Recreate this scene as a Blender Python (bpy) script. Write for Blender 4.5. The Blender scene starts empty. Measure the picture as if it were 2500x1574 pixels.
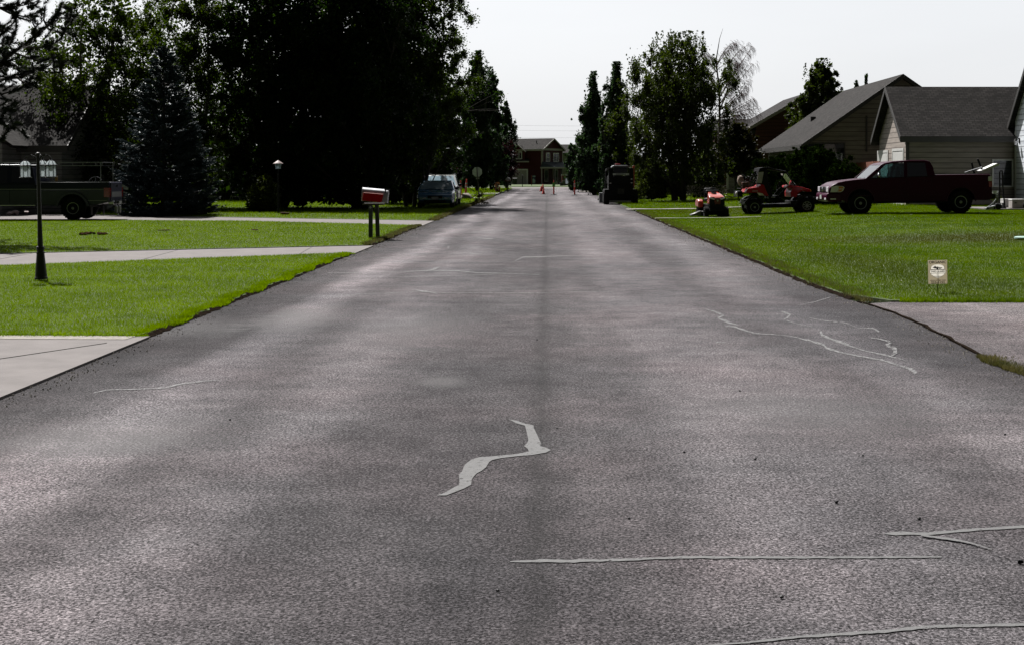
import bpy, bmesh, math, random
import numpy as np
from mathutils import Vector, Matrix
R = math.radians
# ------------------------------------------------------------------ camera, world, sun, exposure
scene = bpy.context.scene
COL = scene.collection
F = 3400.0            # focal length in photo pixels (photo 2500 wide)
EYE = 1.6
VX, VY = 1337.0, 427.0
cam_d = bpy.data.cameras.new("camera"); cam = bpy.data.objects.new("camera", cam_d); COL.objects.link(cam)
cam.location = (0, 0, EYE); cam.rotation_euler = (R(90), 0, 0)
cam_d.sensor_width = 36; cam_d.lens = 36 * F / 2500.0
cam_d.shift_x = -(VX - 1250) / 2500.0; cam_d.shift_y = -(787 - VY) / 2500.0
cam_d.clip_start = .1; cam_d.clip_end = 5000
scene.camera = cam
SUN_EL, SUN_AZ = R(55), R(-30)        # azimuth measured from +Y (ahead), negative = left
sdir = Vector((math.sin(SUN_AZ) * math.cos(SUN_EL), math.cos(SUN_AZ) * math.cos(SUN_EL), math.sin(SUN_EL)))
world = bpy.data.worlds.new("World"); scene.world = world; world.use_nodes = True
wn = world.node_tree.nodes; wl = world.node_tree.links
sky = wn.new('ShaderNodeTexSky'); sky.sky_type = 'NISHITA'; sky.sun_disc = False
sky.sun_elevation = SUN_EL; sky.sun_rotation = SUN_AZ; sky.air_density = 1.0; sky.dust_density = 3.0; sky.ozone_density = 1.0
hs = wn.new('ShaderNodeHueSaturation'); hs.inputs['Saturation'].default_value = .30
vm = wn.new('ShaderNodeMix'); vm.data_type = 'RGBA'; vm.inputs[0].default_value = .72; vm.inputs[7].default_value = (5.1, 5.2, 5.4, 1)
wl.new(sky.outputs[0], hs.inputs['Color']); wl.new(hs.outputs[0], vm.inputs[6])
# sky shaped for the light: bright sunward, dimmed behind the camera to deepen shade
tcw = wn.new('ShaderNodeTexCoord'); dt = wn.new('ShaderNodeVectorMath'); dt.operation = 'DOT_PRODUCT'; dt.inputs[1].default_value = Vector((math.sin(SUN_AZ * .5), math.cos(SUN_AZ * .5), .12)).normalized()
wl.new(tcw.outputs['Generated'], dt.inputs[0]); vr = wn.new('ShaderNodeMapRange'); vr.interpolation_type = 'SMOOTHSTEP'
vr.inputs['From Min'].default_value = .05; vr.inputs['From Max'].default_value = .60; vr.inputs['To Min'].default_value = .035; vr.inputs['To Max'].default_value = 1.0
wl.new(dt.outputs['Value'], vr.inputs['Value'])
cn = wn.new('ShaderNodeTexNoise'); cn.inputs['Scale'].default_value = 3; cn.inputs['Detail'].default_value = 5; cmp_ = wn.new('ShaderNodeMapping'); cmp_.inputs['Scale'].default_value = (1, 1, 5); wl.new(tcw.outputs['Generated'], cmp_.inputs[0]); wl.new(cmp_.outputs[0], cn.inputs['Vector'])
cr_ = wn.new('ShaderNodeMapRange'); cr_.inputs['To Min'].default_value = .93; cr_.inputs['To Max'].default_value = 1.05; wl.new(cn.outputs['Fac'], cr_.inputs['Value'])
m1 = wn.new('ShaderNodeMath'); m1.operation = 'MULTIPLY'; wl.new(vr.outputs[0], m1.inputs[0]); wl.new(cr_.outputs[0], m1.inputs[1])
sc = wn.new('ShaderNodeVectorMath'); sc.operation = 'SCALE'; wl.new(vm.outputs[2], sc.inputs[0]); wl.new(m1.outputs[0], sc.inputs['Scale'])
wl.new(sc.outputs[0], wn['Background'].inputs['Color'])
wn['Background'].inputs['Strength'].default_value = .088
sl = bpy.data.lights.new("sun", 'SUN'); sl.energy = 5.0; sl.angle = R(.5); sl.color = (1, .965, .93)
sun = bpy.data.objects.new("sun", sl); COL.objects.link(sun)
sun.rotation_euler = (-sdir).to_track_quat('-Z', 'Y').to_euler(); sun.location = (-40, 60, 60)
scene.view_settings.view_transform = 'Standard'; scene.view_settings.look = 'None'
scene.view_settings.gamma = 1; scene.view_settings.exposure = 1.0
try: scene.cycles.max_bounces = 6; scene.cycles.transparent_max_bounces = 12
except Exception: pass

# ------------------------------------------------------------------ helpers
def P(px, py, ppm):
    "photo pixel + pixels-per-metre -> world point"
    return ((px - VX) / ppm, F / ppm, EYE - (py - VY) / ppm)
def G(px, py, z=0.0):
    "photo pixel on the level z -> world point"
    ppm = (py - VY) / (EYE - z)
    return ((px - VX) / ppm, F / ppm, z)
def smooth(a, b, t):
    t = min(1, max(0, (t - a) / (b - a))); return t * t * (3 - 2 * t)
def gz(x, y):
    "height of the right hand lawn"
    return .032 + .18 * smooth(6, 12, x) * smooth(20, 46, y) - .05 * math.exp(-((y - 31) / 4) ** 2) * smooth(5, 8, x)

class MB:
    def __init__(s): s.v = []; s.f = []
    def face(s, pts):
        n = len(s.v); s.v += [tuple(p) for p in pts]; s.f.append(tuple(range(n, n + len(pts)))); return s
    def box(s, c, d, rot=None):
        M = rot.to_matrix() if hasattr(rot, 'to_matrix') else (Matrix.Rotation(rot[0], 3, rot[1]) if rot else Matrix.Identity(3))
        n = len(s.v)
        for k in range(8):
            p = Vector(((k & 1) - .5, ((k >> 1) & 1) - .5, ((k >> 2) & 1) - .5)); p = Vector((p.x * d[0], p.y * d[1], p.z * d[2]))
            s.v.append(tuple(M @ p + Vector(c)))
        for q in ((0, 2, 3, 1), (4, 5, 7, 6), (0, 1, 5, 4), (2, 6, 7, 3), (0, 4, 6, 2), (1, 3, 7, 5)): s.f.append(tuple(n + i for i in q))
        return s
    def b2(s, a, b): return s.box([(a[i] + b[i]) / 2 for i in range(3)], [abs(b[i] - a[i]) for i in range(3)])
    def hexa(s, lo, hi):
        "lo, hi: 4 points each"
        n = len(s.v); s.v += [tuple(p) for p in lo] + [tuple(p) for p in hi]
        s.f += [(n + 3, n + 2, n + 1, n), (n + 4, n + 5, n + 6, n + 7)] + [(n + i, n + (i + 1) % 4, n + 4 + (i + 1) % 4, n + 4 + i) for i in range(4)]
        return s
    def prism(s, pts, a, b, axis='y'):
        "extrude a 2D outline between a and b; a and b may be functions of (u, v)"
        fa = a if callable(a) else (lambda u, v: a); fb = b if callable(b) else (lambda u, v: b)
        def put(u, v, w): return {'y': (u, w, v), 'x': (w, u, v), 'z': (u, v, w)}[axis]
        n = len(s.v); k = len(pts)
        s.v += [put(u, v, fa(u, v)) for u, v in pts] + [put(u, v, fb(u, v)) for u, v in pts]
        s.f.append(tuple(range(n, n + k))); s.f.append(tuple(range(n + 2 * k - 1, n + k - 1, -1)))
        for i in range(k): j = (i + 1) % k; s.f.append((n + i, n + k + i, n + k + j, n + j))
        return s
    def tube(s, pts, r, n=8, cap=True):
        pts = [Vector(p) for p in pts]; rs = r if isinstance(r, (list, tuple)) else [r] * len(pts)
        base = len(s.v); up = Vector((0, 0, 1)); pu = None
        for i, p in enumerate(pts):
            t = (pts[min(i + 1, len(pts) - 1)] - pts[max(i - 1, 0)])
            if t.length < 1e-9: t = Vector((0, 0, 1))
            t.normalize()
            if pu is None:
                pu = t.cross(up)
                if pu.length < .05: pu = t.cross(Vector((1, 0, 0)))
            pu = (pu - t * pu.dot(t))
            if pu.length < 1e-6: pu = t.orthogonal()
            pu.normalize(); w = t.cross(pu)
            for k in range(n):
                a = 2 * math.pi * k / n; s.v.append(tuple(p + (pu * math.cos(a) + w * math.sin(a)) * rs[i]))
        for i in range(len(pts) - 1):
            for k in range(n):
                a = base + i * n + k; b = base + i * n + (k + 1) % n; s.f.append((a, b, b + n, a + n))
        if cap:
            s.f.append(tuple(base + k for k in range(n))[::-1]); s.f.append(tuple(base + (len(pts) - 1) * n + k for k in range(n)))
        return s
    def lathe(s, prof, c=(0, 0, 0), axis='z', n=16, a0=0.0):
        base = len(s.v); c = Vector(c)
        for r, h in prof:
            for k in range(n):
                a = a0 + 2 * math.pi * k / n; u, v = r * math.cos(a), r * math.sin(a)
                s.v.append(tuple(c + Vector({'z': (u, v, h), 'y': (u, h, v), 'x': (h, u, v)}[axis])))
        for i in range(len(prof) - 1):
            for k in range(n):
                a = base + i * n + k; b = base + i * n + (k + 1) % n; s.f.append((a, b, b + n, a + n))
        s.f.append(tuple(base + k for k in range(n))[::-1]); s.f.append(tuple(base + (len(prof) - 1) * n + k for k in range(n)))
        return s
    def blob(s, c, d, seed=0, rough=.15, nu=10, nv=7):
        rr = random.Random(seed); base = len(s.v)
        for i in range(nv + 1):
            th = math.pi * i / nv
            for k in range(nu):
                a = 2 * math.pi * k / nu; q = 1 + rr.uniform(-rough, rough)
                s.v.append((c[0] + d[0] * math.sin(th) * math.cos(a) * q, c[1] + d[1] * math.sin(th) * math.sin(a) * q, c[2] + d[2] * math.cos(th) * (q if 0 < i < nv else 1)))
        for i in range(nv):
            for k in range(nu):
                a = base + i * nu + k; b = base + i * nu + (k + 1) % nu; s.f.append((a, a + nu, b + nu, b))
        return s
    def build(s, name, mat, parent=None, sm=True, bevel=0, ang=35, seg=2):
        me = bpy.data.meshes.new(name); me.from_pydata(s.v, [], s.f)
        bm = bmesh.new(); bm.from_mesh(me); bmesh.ops.recalc_face_normals(bm, faces=bm.faces); bm.to_mesh(me); bm.free()
        if sm:
            me.shade_smooth(); me.set_sharp_from_angle(angle=R(ang))
        o = bpy.data.objects.new(name, me); COL.objects.link(o); me.materials.append(mat)
        if parent: o.parent = parent
        if bevel:
            m = o.modifiers.new('bevel', 'BEVEL'); m.width = bevel; m.segments = seg; m.limit_method = 'ANGLE'; m.angle_limit = R(30)
        return o

def np_obj(name, V, mat, parent=None, smooth_=False):
    "V: (N, k, 3) array of N faces with k corners"
    N, k, _ = V.shape; me = bpy.data.meshes.new(name)
    me.vertices.add(N * k); me.vertices.foreach_set('co', V.astype(np.float32).ravel())
    me.loops.add(N * k); me.loops.foreach_set('vertex_index', np.arange(N * k, dtype=np.int32))
    me.polygons.add(N); me.polygons.foreach_set('loop_start', np.arange(0, N * k, k, dtype=np.int32))
    me.update(calc_edges=True); me.validate()
    o = bpy.data.objects.new(name, me); COL.objects.link(o); me.materials.append(mat)
    if parent: o.parent = parent
    return o

def tag(o, label=None, cat=None, group=None, kind=None):
    if label: o['label'] = label
    if cat: o['category'] = cat
    if group: o['group'] = group
    if kind: o['kind'] = kind
    return o
def thing(name, label, cat, loc=(0, 0, 0), rz=0, group=None, rot=None):
    o = bpy.data.objects.new(name, None); COL.objects.link(o); o.location = loc; o.rotation_euler = rot or (0, 0, rz); o.empty_display_size = .3
    return tag(o, label, cat, group)
def copy_tree(o, parent=None):
    c = o.copy(); COL.objects.link(c); c.parent = parent
    for ch in [q for q in bpy.data.objects if q.parent == o]: copy_tree(ch, c)
    return c
def dup(o, loc, rz=0, label=None, scale=None):
    c = copy_tree(o); c.location = loc; c.rotation_euler = (0, 0, rz)
    if label: c['label'] = label
    if scale: c.scale = (scale,) * 3
    return c
def fit(root):
    "seat a thing and children: nothing to do, parts are authored in local space"
    return root

# ------------------------------------------------------------------ materials
KA = .70      # overall albedo level for an exposure of +1
def ka(c): return tuple(x * KA for x in c)
def newmat(name):
    m = bpy.data.materials.new(name); m.use_nodes = True; nt = m.node_tree; return m, nt, nt.nodes['Principled BSDF'], nt.nodes['Material Output']
def N(nt, t, **kw):
    n = nt.nodes.new(t)
    for k, v in kw.items():
        if hasattr(n, k) and k not in n.inputs: setattr(n, k, v)
        else: n.inputs[k].default_value = v
    return n
def c4(c): return (c[0], c[1], c[2], 1)
def mat(name, col, rough=.6, metal=0, var=.25, vs=3.0, bump=0, bs=60.0, coat=0, spec=.5, col2=None, stretch=None):
    m, nt, p, out = newmat(name); col = ka(col); col2 = ka(col2) if col2 else None
    p.inputs['Roughness'].default_value = rough; p.inputs['Metallic'].default_value = metal
    p.inputs['Coat Weight'].default_value = coat; p.inputs['Coat Roughness'].default_value = .06
    p.inputs['Specular IOR Level'].default_value = spec
    tc = N(nt, 'ShaderNodeTexCoord'); mp = N(nt, 'ShaderNodeMapping')
    if stretch: mp.inputs['Scale'].default_value = stretch
    nt.links.new(tc.outputs['Object'], mp.inputs['Vector'])
    nz = N(nt, 'ShaderNodeTexNoise', Scale=vs, Detail=6.0, Roughness=.65); nt.links.new(mp.outputs[0], nz.inputs['Vector'])
    rp = N(nt, 'ShaderNodeValToRGB'); rp.color_ramp.elements[0].position = .3; rp.color_ramp.elements[1].position = .7
    c2 = col2 or tuple(min(1, x * (1 + var)) for x in col)
    rp.color_ramp.elements[0].color = c4(tuple(x * (1 - var) for x in col)) if not col2 else c4(col); rp.color_ramp.elements[1].color = c4(c2)
    nt.links.new(nz.outputs['Fac'], rp.inputs['Fac']); nt.links.new(rp.outputs[0], p.inputs['Base Color'])
    if bump:
        n2 = N(nt, 'ShaderNodeTexNoise', Scale=bs, Detail=4.0); nt.links.new(mp.outputs[0], n2.inputs['Vector'])
        b = N(nt, 'ShaderNodeBump', Strength=bump, Distance=.01); nt.links.new(n2.outputs['Fac'], b.inputs['Height']); nt.links.new(b.outputs[0], p.inputs['Normal'])
    return m
def siding(name, col, pitch=.2, vert=False, rough=.75):
    "painted lap boards: a dark gap and a tilted face per board"
    m, nt, p, out = newmat(name); col = ka(col); p.inputs['Roughness'].default_value = rough; p.inputs['Specular IOR Level'].default_value = .15
    tc = N(nt, 'ShaderNodeTexCoord'); sp = N(nt, 'ShaderNodeSeparateXYZ'); nt.links.new(tc.outputs['Object'], sp.inputs[0])
    d = N(nt, 'ShaderNodeMath', operation='DIVIDE'); nt.links.new(sp.outputs['X' if vert else 'Z'], d.inputs[0]); d.inputs[1].default_value = pitch
    fr = N(nt, 'ShaderNodeMath', operation='FRACT'); nt.links.new(d.outputs[0], fr.inputs[0])
    rp = N(nt, 'ShaderNodeValToRGB'); e = rp.color_ramp.elements; e[0].position = .0; e[0].color = c4([x * .3 for x in col]); e[1].position = .10; e[1].color = c4([x * .35 for x in col])
    e2 = rp.color_ramp.elements.new(.14); e2.color = c4(col)
    nt.links.new(fr.outputs[0], rp.inputs['Fac'])
    nz = N(nt, 'ShaderNodeTexNoise', Scale=1.2, Detail=6.0); mp = N(nt, 'ShaderNodeMapping'); mp.inputs['Scale'].default_value = (1, 1, 6)
    nt.links.new(tc.outputs['Object'], mp.inputs[0]); nt.links.new(mp.outputs[0], nz.inputs['Vector'])
    r2 = N(nt, 'ShaderNodeValToRGB'); r2.color_ramp.elements[0].color = (.72, .72, .72, 1); r2.color_ramp.elements[1].color = (1.1, 1.1, 1.08, 1); r2.color_ramp.elements[0].position = .3; r2.color_ramp.elements[1].position = .7
    nt.links.new(nz.outputs['Fac'], r2.inputs['Fac'])
    mx = N(nt, 'ShaderNodeMix', data_type='RGBA', blend_type='MULTIPLY'); mx.inputs[0].default_value = 1
    nt.links.new(rp.outputs[0], mx.inputs[6]); nt.links.new(r2.outputs[0], mx.inputs[7]); nt.links.new(mx.outputs[2], p.inputs['Base Color'])
    b = N(nt, 'ShaderNodeBump', Strength=.6, Distance=.02); nt.links.new(fr.outputs[0], b.inputs['Height']); b.invert = True; nt.links.new(b.outputs[0], p.inputs['Normal'])
    return m
def shingle(name, col, row=.16, tab=.30):
    m, nt, p, out = newmat(name); col = ka(col); p.inputs['Specular IOR Level'].default_value = .08; p.inputs['Roughness'].default_value = .9
    uv = N(nt, 'ShaderNodeTexCoord')
    bt = N(nt, 'ShaderNodeTexBrick'); bt.inputs['Scale'].default_value = 1; bt.inputs['Brick Width'].default_value = tab; bt.inputs['Row Height'].default_value = row
    bt.inputs['Mortar Size'].default_value = .022; bt.inputs['Mortar Smooth'].default_value = .6; bt.inputs['Bias'].default_value = 0
    bt.inputs['Color1'].default_value = c4([x * .6 for x in col]); bt.inputs['Color2'].default_value = c4([x * 1.35 for x in col]); bt.inputs['Mortar'].default_value = c4([x * .3 for x in col])
    nt.links.new(uv.outputs['UV'], bt.inputs['Vector'])
    nz = N(nt, 'ShaderNodeTexNoise', Scale=1.5, Detail=8.0, Roughness=.7); nt.links.new(uv.outputs['UV'], nz.inputs['Vector'])
    r2 = N(nt, 'ShaderNodeValToRGB'); r2.color_ramp.elements[0].color = (.65, .65, .65, 1); r2.color_ramp.elements[1].color = (1.25, 1.22, 1.2, 1); r2.color_ramp.elements[0].position = .3; r2.color_ramp.elements[1].position = .7
    nt.links.new(nz.outputs['Fac'], r2.inputs['Fac'])
    mx = N(nt, 'ShaderNodeMix', data_type='RGBA', blend_type='MULTIPLY'); mx.inputs[0].default_value = 1
    nt.links.new(bt.outputs['Color'], mx.inputs[6]); nt.links.new(r2.outputs[0], mx.inputs[7]); nt.links.new(mx.outputs[2], p.inputs['Base Color'])
    b = N(nt, 'ShaderNodeBump', Strength=.7, Distance=.02); nt.links.new(bt.outputs['Color'], b.inputs['Height']); nt.links.new(b.outputs[0], p.inputs['Normal'])
    return m
def leafmat(name, dark, light, trans=.35, tcol=None, scale=1.2, rough=.55, spec=.12, patches=(), pcol=(.06, .045, .012)):
    m, nt, p, out = newmat(name); dark, light = ka(dark), ka(light); patches = [q[:5] + (ka(q[5]),) for q in patches]; p.inputs['Roughness'].default_value = rough; p.inputs['Specular IOR Level'].default_value = spec
    tc = N(nt, 'ShaderNodeTexCoord'); nz = N(nt, 'ShaderNodeTexNoise', Scale=scale, Detail=8.0, Roughness=.75); nt.links.new(tc.outputs['Object'], nz.inputs['Vector'])
    rp = N(nt, 'ShaderNodeValToRGB'); rp.color_ramp.elements[0].position = .36; rp.color_ramp.elements[1].position = .66
    rp.color_ramp.elements[0].color = c4(dark); rp.color_ramp.elements[1].color = c4(light); nt.links.new(nz.outputs['Fac'], rp.inputs['Fac'])
    col = rp.outputs[0]
    if patches:
        sp = N(nt, 'ShaderNodeSeparateXYZ'); nt.links.new(tc.outputs['Object'], sp.inputs[0])
        def mth(op, a, b, cl=False):
            n = N(nt, 'ShaderNodeMath', operation=op); n.use_clamp = cl
            for i, q in enumerate((a, b)):
                if isinstance(q, (int, float)): n.inputs[i].default_value = q
                else: nt.links.new(q, n.inputs[i])
            return n.outputs[0]
        n2 = N(nt, 'ShaderNodeTexNoise', Scale=.6, Detail=6.0, Roughness=.7); nt.links.new(tc.outputs['Object'], n2.inputs['Vector'])
        for (x, y, rx, ry, s, pc) in patches:
            if rx == 0: k = mth('MULTIPLY', mth('SUBTRACT', mth('MULTIPLY', n2.outputs['Fac'], 3.2), 1.45, True), s)
            else:
                dx = mth('DIVIDE', mth('SUBTRACT', sp.outputs['X'], x), rx); dy = mth('DIVIDE', mth('SUBTRACT', sp.outputs['Y'], y), ry)
                d = mth('SQRT', mth('ADD', mth('MULTIPLY', dx, dx), mth('MULTIPLY', dy, dy)), 0); d = mth('ADD', d, mth('MULTIPLY', mth('SUBTRACT', n2.outputs['Fac'], .5), 1.6)); k = mth('MULTIPLY', mth('SUBTRACT', 1.3, d, True), s)
            mm = N(nt, 'ShaderNodeMix', data_type='RGBA'); nt.links.new(k, mm.inputs[0]); nt.links.new(col, mm.inputs[6]); mm.inputs[7].default_value = c4(pc); col = mm.outputs[2]
    nt.links.new(col, p.inputs['Base Color'])
    if trans:
        tr = N(nt, 'ShaderNodeBsdfTranslucent'); mx = N(nt, 'ShaderNodeMixShader'); mx.inputs[0].default_value = trans
        hs = N(nt, 'ShaderNodeMix', data_type='RGBA', blend_type='MULTIPLY'); hs.inputs[0].default_value = 1; hs.inputs[7].default_value = c4(tcol or (1.6, 2.0, .5))
        nt.links.new(col, hs.inputs[6]); nt.links.new(hs.outputs[2], tr.inputs['Color'])
        nt.links.new(p.outputs[0], mx.inputs[1]); nt.links.new(tr.outputs[0], mx.inputs[2]); nt.links.new(mx.outputs[0], out.inputs['Surface'])
    return m
def glassmat(name, tint=(.35, .45, .45), refl=.12):
    m, nt, p, out = newmat(name)
    t = N(nt, 'ShaderNodeBsdfTransparent'); t.inputs[0].default_value = c4(tint)
    g = N(nt, 'ShaderNodeBsdfGlossy'); g.inputs['Roughness'].default_value = .03
    fr = N(nt, 'ShaderNodeFresnel'); fr.inputs['IOR'].default_value = 1.5
    ad = N(nt, 'ShaderNodeMath', operation='ADD'); ad.inputs[1].default_value = refl; nt.links.new(fr.outputs[0], ad.inputs[0]); ad.use_clamp = True
    mx = N(nt, 'ShaderNodeMixShader'); nt.links.new(ad.outputs[0], mx.inputs[0]); nt.links.new(t.outputs[0], mx.inputs[1]); nt.links.new(g.outputs[0], mx.inputs[2]); nt.links.new(mx.outputs[0], out.inputs['Surface'])
    return m
M = {}
M['black'] = mat('black_plastic', (.010, .010, .011), .5, spec=.15); M['rubber'] = mat('rubber', (.012, .012, .013), .9, bump=.3, spec=.1)
M['chrome'] = mat('chrome', (.6, .6, .62), .22, 1.0, .1); M['steel'] = mat('steel', (.32, .33, .34), .4, .9)
M['alloy'] = mat('alloy', (.34, .36, .38), .35, .35, .1)
M['darkglass'] = mat('dark_glass', (.006, .008, .010), .04, 0, .1, coat=.5)
M['glass'] = glassmat('clear_glass', (.55, .7, .7)); M['tint'] = glassmat('tinted_glass', (.10, .12, .13))
M['lampglass'] = mat('headlamp_glass', (.95, .9, .98), .2, 0, .1, coat=.4, spec=.3)
M['amber'] = mat('amber_lens', (.75, .25, .02), .15, coat=1); M['redlens'] = mat('red_lens', (.35, .01, .01), .15, coat=1)
M['plate'] = mat('plate', (.5, .52, .5), .5); M['white'] = mat('white_paint', (.72, .72, .70), .5, var=.08)
M['trim'] = mat('house_trim', (.33, .31, .29), .6, var=.1)
M['darktrim'] = mat('dark_trim', (.045, .042, .04), .6, var=.15)
M['soil'] = mat('soil', (.016, .012, .009), 1.0, spec=0, var=.5, vs=14, bump=1, bs=40)
M['bark'] = mat('bark', (.05, .042, .034), .9, var=.4, vs=5, bump=1, bs=25, stretch=(1, 1, .25))
M['palebark'] = mat('pale_bark', (.22, .2, .17), .85, var=.4, vs=6, bump=.6, bs=25, stretch=(1, 1, .4))
M['orange'] = mat('safety_orange', (.75, .045, .02), .45, var=.08)
M['wood'] = mat('weathered_wood', (.085, .08, .07), .85, var=.35, vs=3, bump=.6, bs=20, stretch=(6, 6, .6))
M['galv'] = mat('galvanised', (.42, .43, .45), .42, .6, .12)
M['rust'] = mat('rust_red', (.18, .03, .02), .6)
# ------------------------------------------------------------------ ground and road
def asphalt_mat(drive=False):
    m, nt, p, out = newmat('drive_asphalt' if drive else 'asphalt'); L = nt.links.new
    tc = N(nt, 'ShaderNodeTexCoord'); sp = N(nt, 'ShaderNodeSeparateXYZ'); L(tc.outputs['Object'], sp.inputs[0])
    def noise(scale, vec=None, det=5.0, rough=.6):
        n = N(nt, 'ShaderNodeTexNoise', Scale=scale, Detail=det, Roughness=rough); L(vec or tc.outputs['Object'], n.inputs['Vector']); return n
    def mth(op, a, b=None, clamp=False):
        n = N(nt, 'ShaderNodeMath', operation=op); n.use_clamp = clamp
        for i, q in enumerate((a, b)):
            if q is None: continue
            if isinstance(q, (int, float)): n.inputs[i].default_value = q
            else: L(q, n.inputs[i])
        return n.outputs[0]
    mp = N(nt, 'ShaderNodeMapping'); mp.inputs['Scale'].default_value = (1.0, .28, 1); L(tc.outputs['Object'], mp.inputs[0])
    warp = noise(.55, mp.outputs[0], 3.0)
    xw = mth('ADD', sp.outputs['X'], mth('MULTIPLY', mth('SUBTRACT', warp.outputs['Fac'], .5), 1.3))
    t = mth('DIVIDE', mth('ADD', xw, 4.2), 8.4)
    rp = N(nt, 'ShaderNodeValToRGB'); cr = rp.color_ramp; cr.interpolation = 'EASE'
    stops = [(0, .28), (.05, .38), (.11, .60), (.17, 1.5), (.235, .78), (.30, 1.2), (.375, .74), (.455, .68), (.5, .62), (.55, .76), (.62, 1.15), (.69, 1.05), (.76, .80), (.84, 1.15), (.92, .66), (1, .38)]
    cr.elements[0].position = 0; cr.elements[0].color = (stops[0][1],) * 3 + (1,); cr.elements[1].position = 1; cr.elements[1].color = (stops[-1][1],) * 3 + (1,)
    for q, v in stops[1:-1]: e = cr.elements.new(q); e.color = (v, v, v, 1)
    L(t, rp.inputs['Fac'])
    big = noise(.35, mp.outputs[0], 6.0, .6); r2 = N(nt, 'ShaderNodeValToRGB'); r2.color_ramp.elements[0].position = .33; r2.color_ramp.elements[1].position = .68
    r2.color_ramp.elements[0].color = (.55, .55, .57, 1); r2.color_ramp.elements[1].color = (1.45, 1.42, 1.42, 1); L(big.outputs['Fac'], r2.inputs['Fac'])
    mid = noise(2.2, None, 8.0, .7); r3 = N(nt, 'ShaderNodeValToRGB'); r3.color_ramp.elements[0].position = .3; r3.color_ramp.elements[1].position = .7
    r3.color_ramp.elements[0].color = (.80, .80, .81, 1); r3.color_ramp.elements[1].color = (1.18, 1.17, 1.17, 1); L(mid.outputs['Fac'], r3.inputs['Fac'])
    tint = noise(.5, None, 2.0); r5 = N(nt, 'ShaderNodeValToRGB'); r5.color_ramp.elements[0].color = c4((.106, .102, .106)); r5.color_ramp.elements[1].color = c4((.118, .107, .111)); r5.color_ramp.elements[0].position = .4; r5.color_ramp.elements[1].position = .65
    L(tint.outputs['Fac'], r5.inputs['Fac'])
    vo = N(nt, 'ShaderNodeTexVoronoi', Scale=95.0); L(tc.outputs['Object'], vo.inputs['Vector'])
    fine = noise(150.0, None, 3.0, .8); grit = noise(55.0, None, 4.0, .8)
    r4 = N(nt, 'ShaderNodeValToRGB'); r4.color_ramp.elements[0].position = .36; r4.color_ramp.elements[1].position = .60
    r4.color_ramp.elements[0].color = (.25, .25, .25, 1); r4.color_ramp.elements[1].color = (1.45, 1.45, 1.45, 1); L(grit.outputs['Fac'], r4.inputs['Fac'])
    r6 = N(nt, 'ShaderNodeValToRGB'); r6.color_ramp.elements[0].position = .2; r6.color_ramp.elements[1].position = .8
    r6.color_ramp.elements[0].color = (.55, .55, .55, 1); r6.color_ramp.elements[1].color = (1.45, 1.44, 1.44, 1); L(vo.outputs['Color'], r6.inputs['Fac'])
    def mul(a, b, ):
        n = N(nt, 'ShaderNodeMix', data_type='RGBA', blend_type='MULTIPLY'); n.inputs[0].default_value = 1; L(a, n.inputs[6]); L(b, n.inputs[7]); return n.outputs[2]
    mp2 = N(nt, 'ShaderNodeMapping'); mp2.inputs['Scale'].default_value = (.22, 1.5, 1); L(tc.outputs['Object'], mp2.inputs[0]); lat = noise(.9, mp2.outputs[0], 7.0, .7)
    r7 = N(nt, 'ShaderNodeValToRGB'); r7.color_ramp.elements[0].position = .35; r7.color_ramp.elements[1].position = .65; r7.color_ramp.elements[0].color = (.90, .90, .90, 1); r7.color_ramp.elements[1].color = (1.1, 1.1, 1.1, 1); L(lat.outputs['Fac'], r7.inputs['Fac'])
    r5_ = mul(r5.outputs[0], r7.outputs[0])
    if drive: flat = N(nt, 'ShaderNodeRGB'); flat.outputs[0].default_value = (1.12, 1.08, 1.06, 1)
    c = mul(mul(r5_, flat.outputs[0] if drive else rp.outputs[0]), mul(r2.outputs[0], r3.outputs[0])); c = mul(c, mul(r4.outputs[0], r6.outputs[0]))
    pit = noise(80.0, None, 2.0, .55); pm = N(nt, 'ShaderNodeMapRange'); L(mth('ADD', pit.outputs['Fac'], mth('MULTIPLY', mth('SUBTRACT', mid.outputs['Fac'], .5), .22)), pm.inputs['Value']); pm.inputs['From Min'].default_value = .40; pm.inputs['From Max'].default_value = .49; pm.inputs['To Min'].default_value = .24; pm.inputs['To Max'].default_value = 1.08
    sc_ = N(nt, 'ShaderNodeVectorMath', operation='SCALE'); L(c, sc_.inputs[0]); L(pm.outputs[0], sc_.inputs['Scale']); c = sc_.outputs[0]
    # dark paving seam along the crown of the road, ragged
    sx = mth('ADD', sp.outputs['X'], mth('MULTIPLY', mth('SUBTRACT', noise(1.6).outputs['Fac'], .5), .25))
    seam = mth('SUBTRACT', 1, mth('DIVIDE', mth('ABSOLUTE', mth('ADD', sx, .05)), .10), True)
    sm = mth('MULTIPLY', 0.0 if drive else seam, mth('MULTIPLY', noise(9.0, None, 5.0, .8).outputs['Fac'], .85))
    mx = N(nt, 'ShaderNodeMix', data_type='RGBA'); L(sm, mx.inputs[0]); L(c, mx.inputs[6]); mx.inputs[7].default_value = c4((.018, .018, .018))
    c = mx.outputs[2]
    # worn pale patches of surface binder (position, radii, strength)
    for (x, y, rx, ry, s) in [(G(730, 775) + (0,))[:2] + (.55, 1.6, .8), G(470, 800)[:2] + (.8, 1.2, .45), G(1075, 930)[:2] + (.25, .35, .6), G(150, 1080)[:2] + (.8, .8, .5), G(330, 1060)[:2] + (.6, .8, .4), G(1950, 1010)[:2] + (.9, 1.2, .35), G(1000, 800)[:2] + (.7, 2.0, .4)]:
        dx = mth('DIVIDE', mth('SUBTRACT', sp.outputs['X'], x), rx); dy = mth('DIVIDE', mth('SUBTRACT', sp.outputs['Y'], y), ry)
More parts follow.
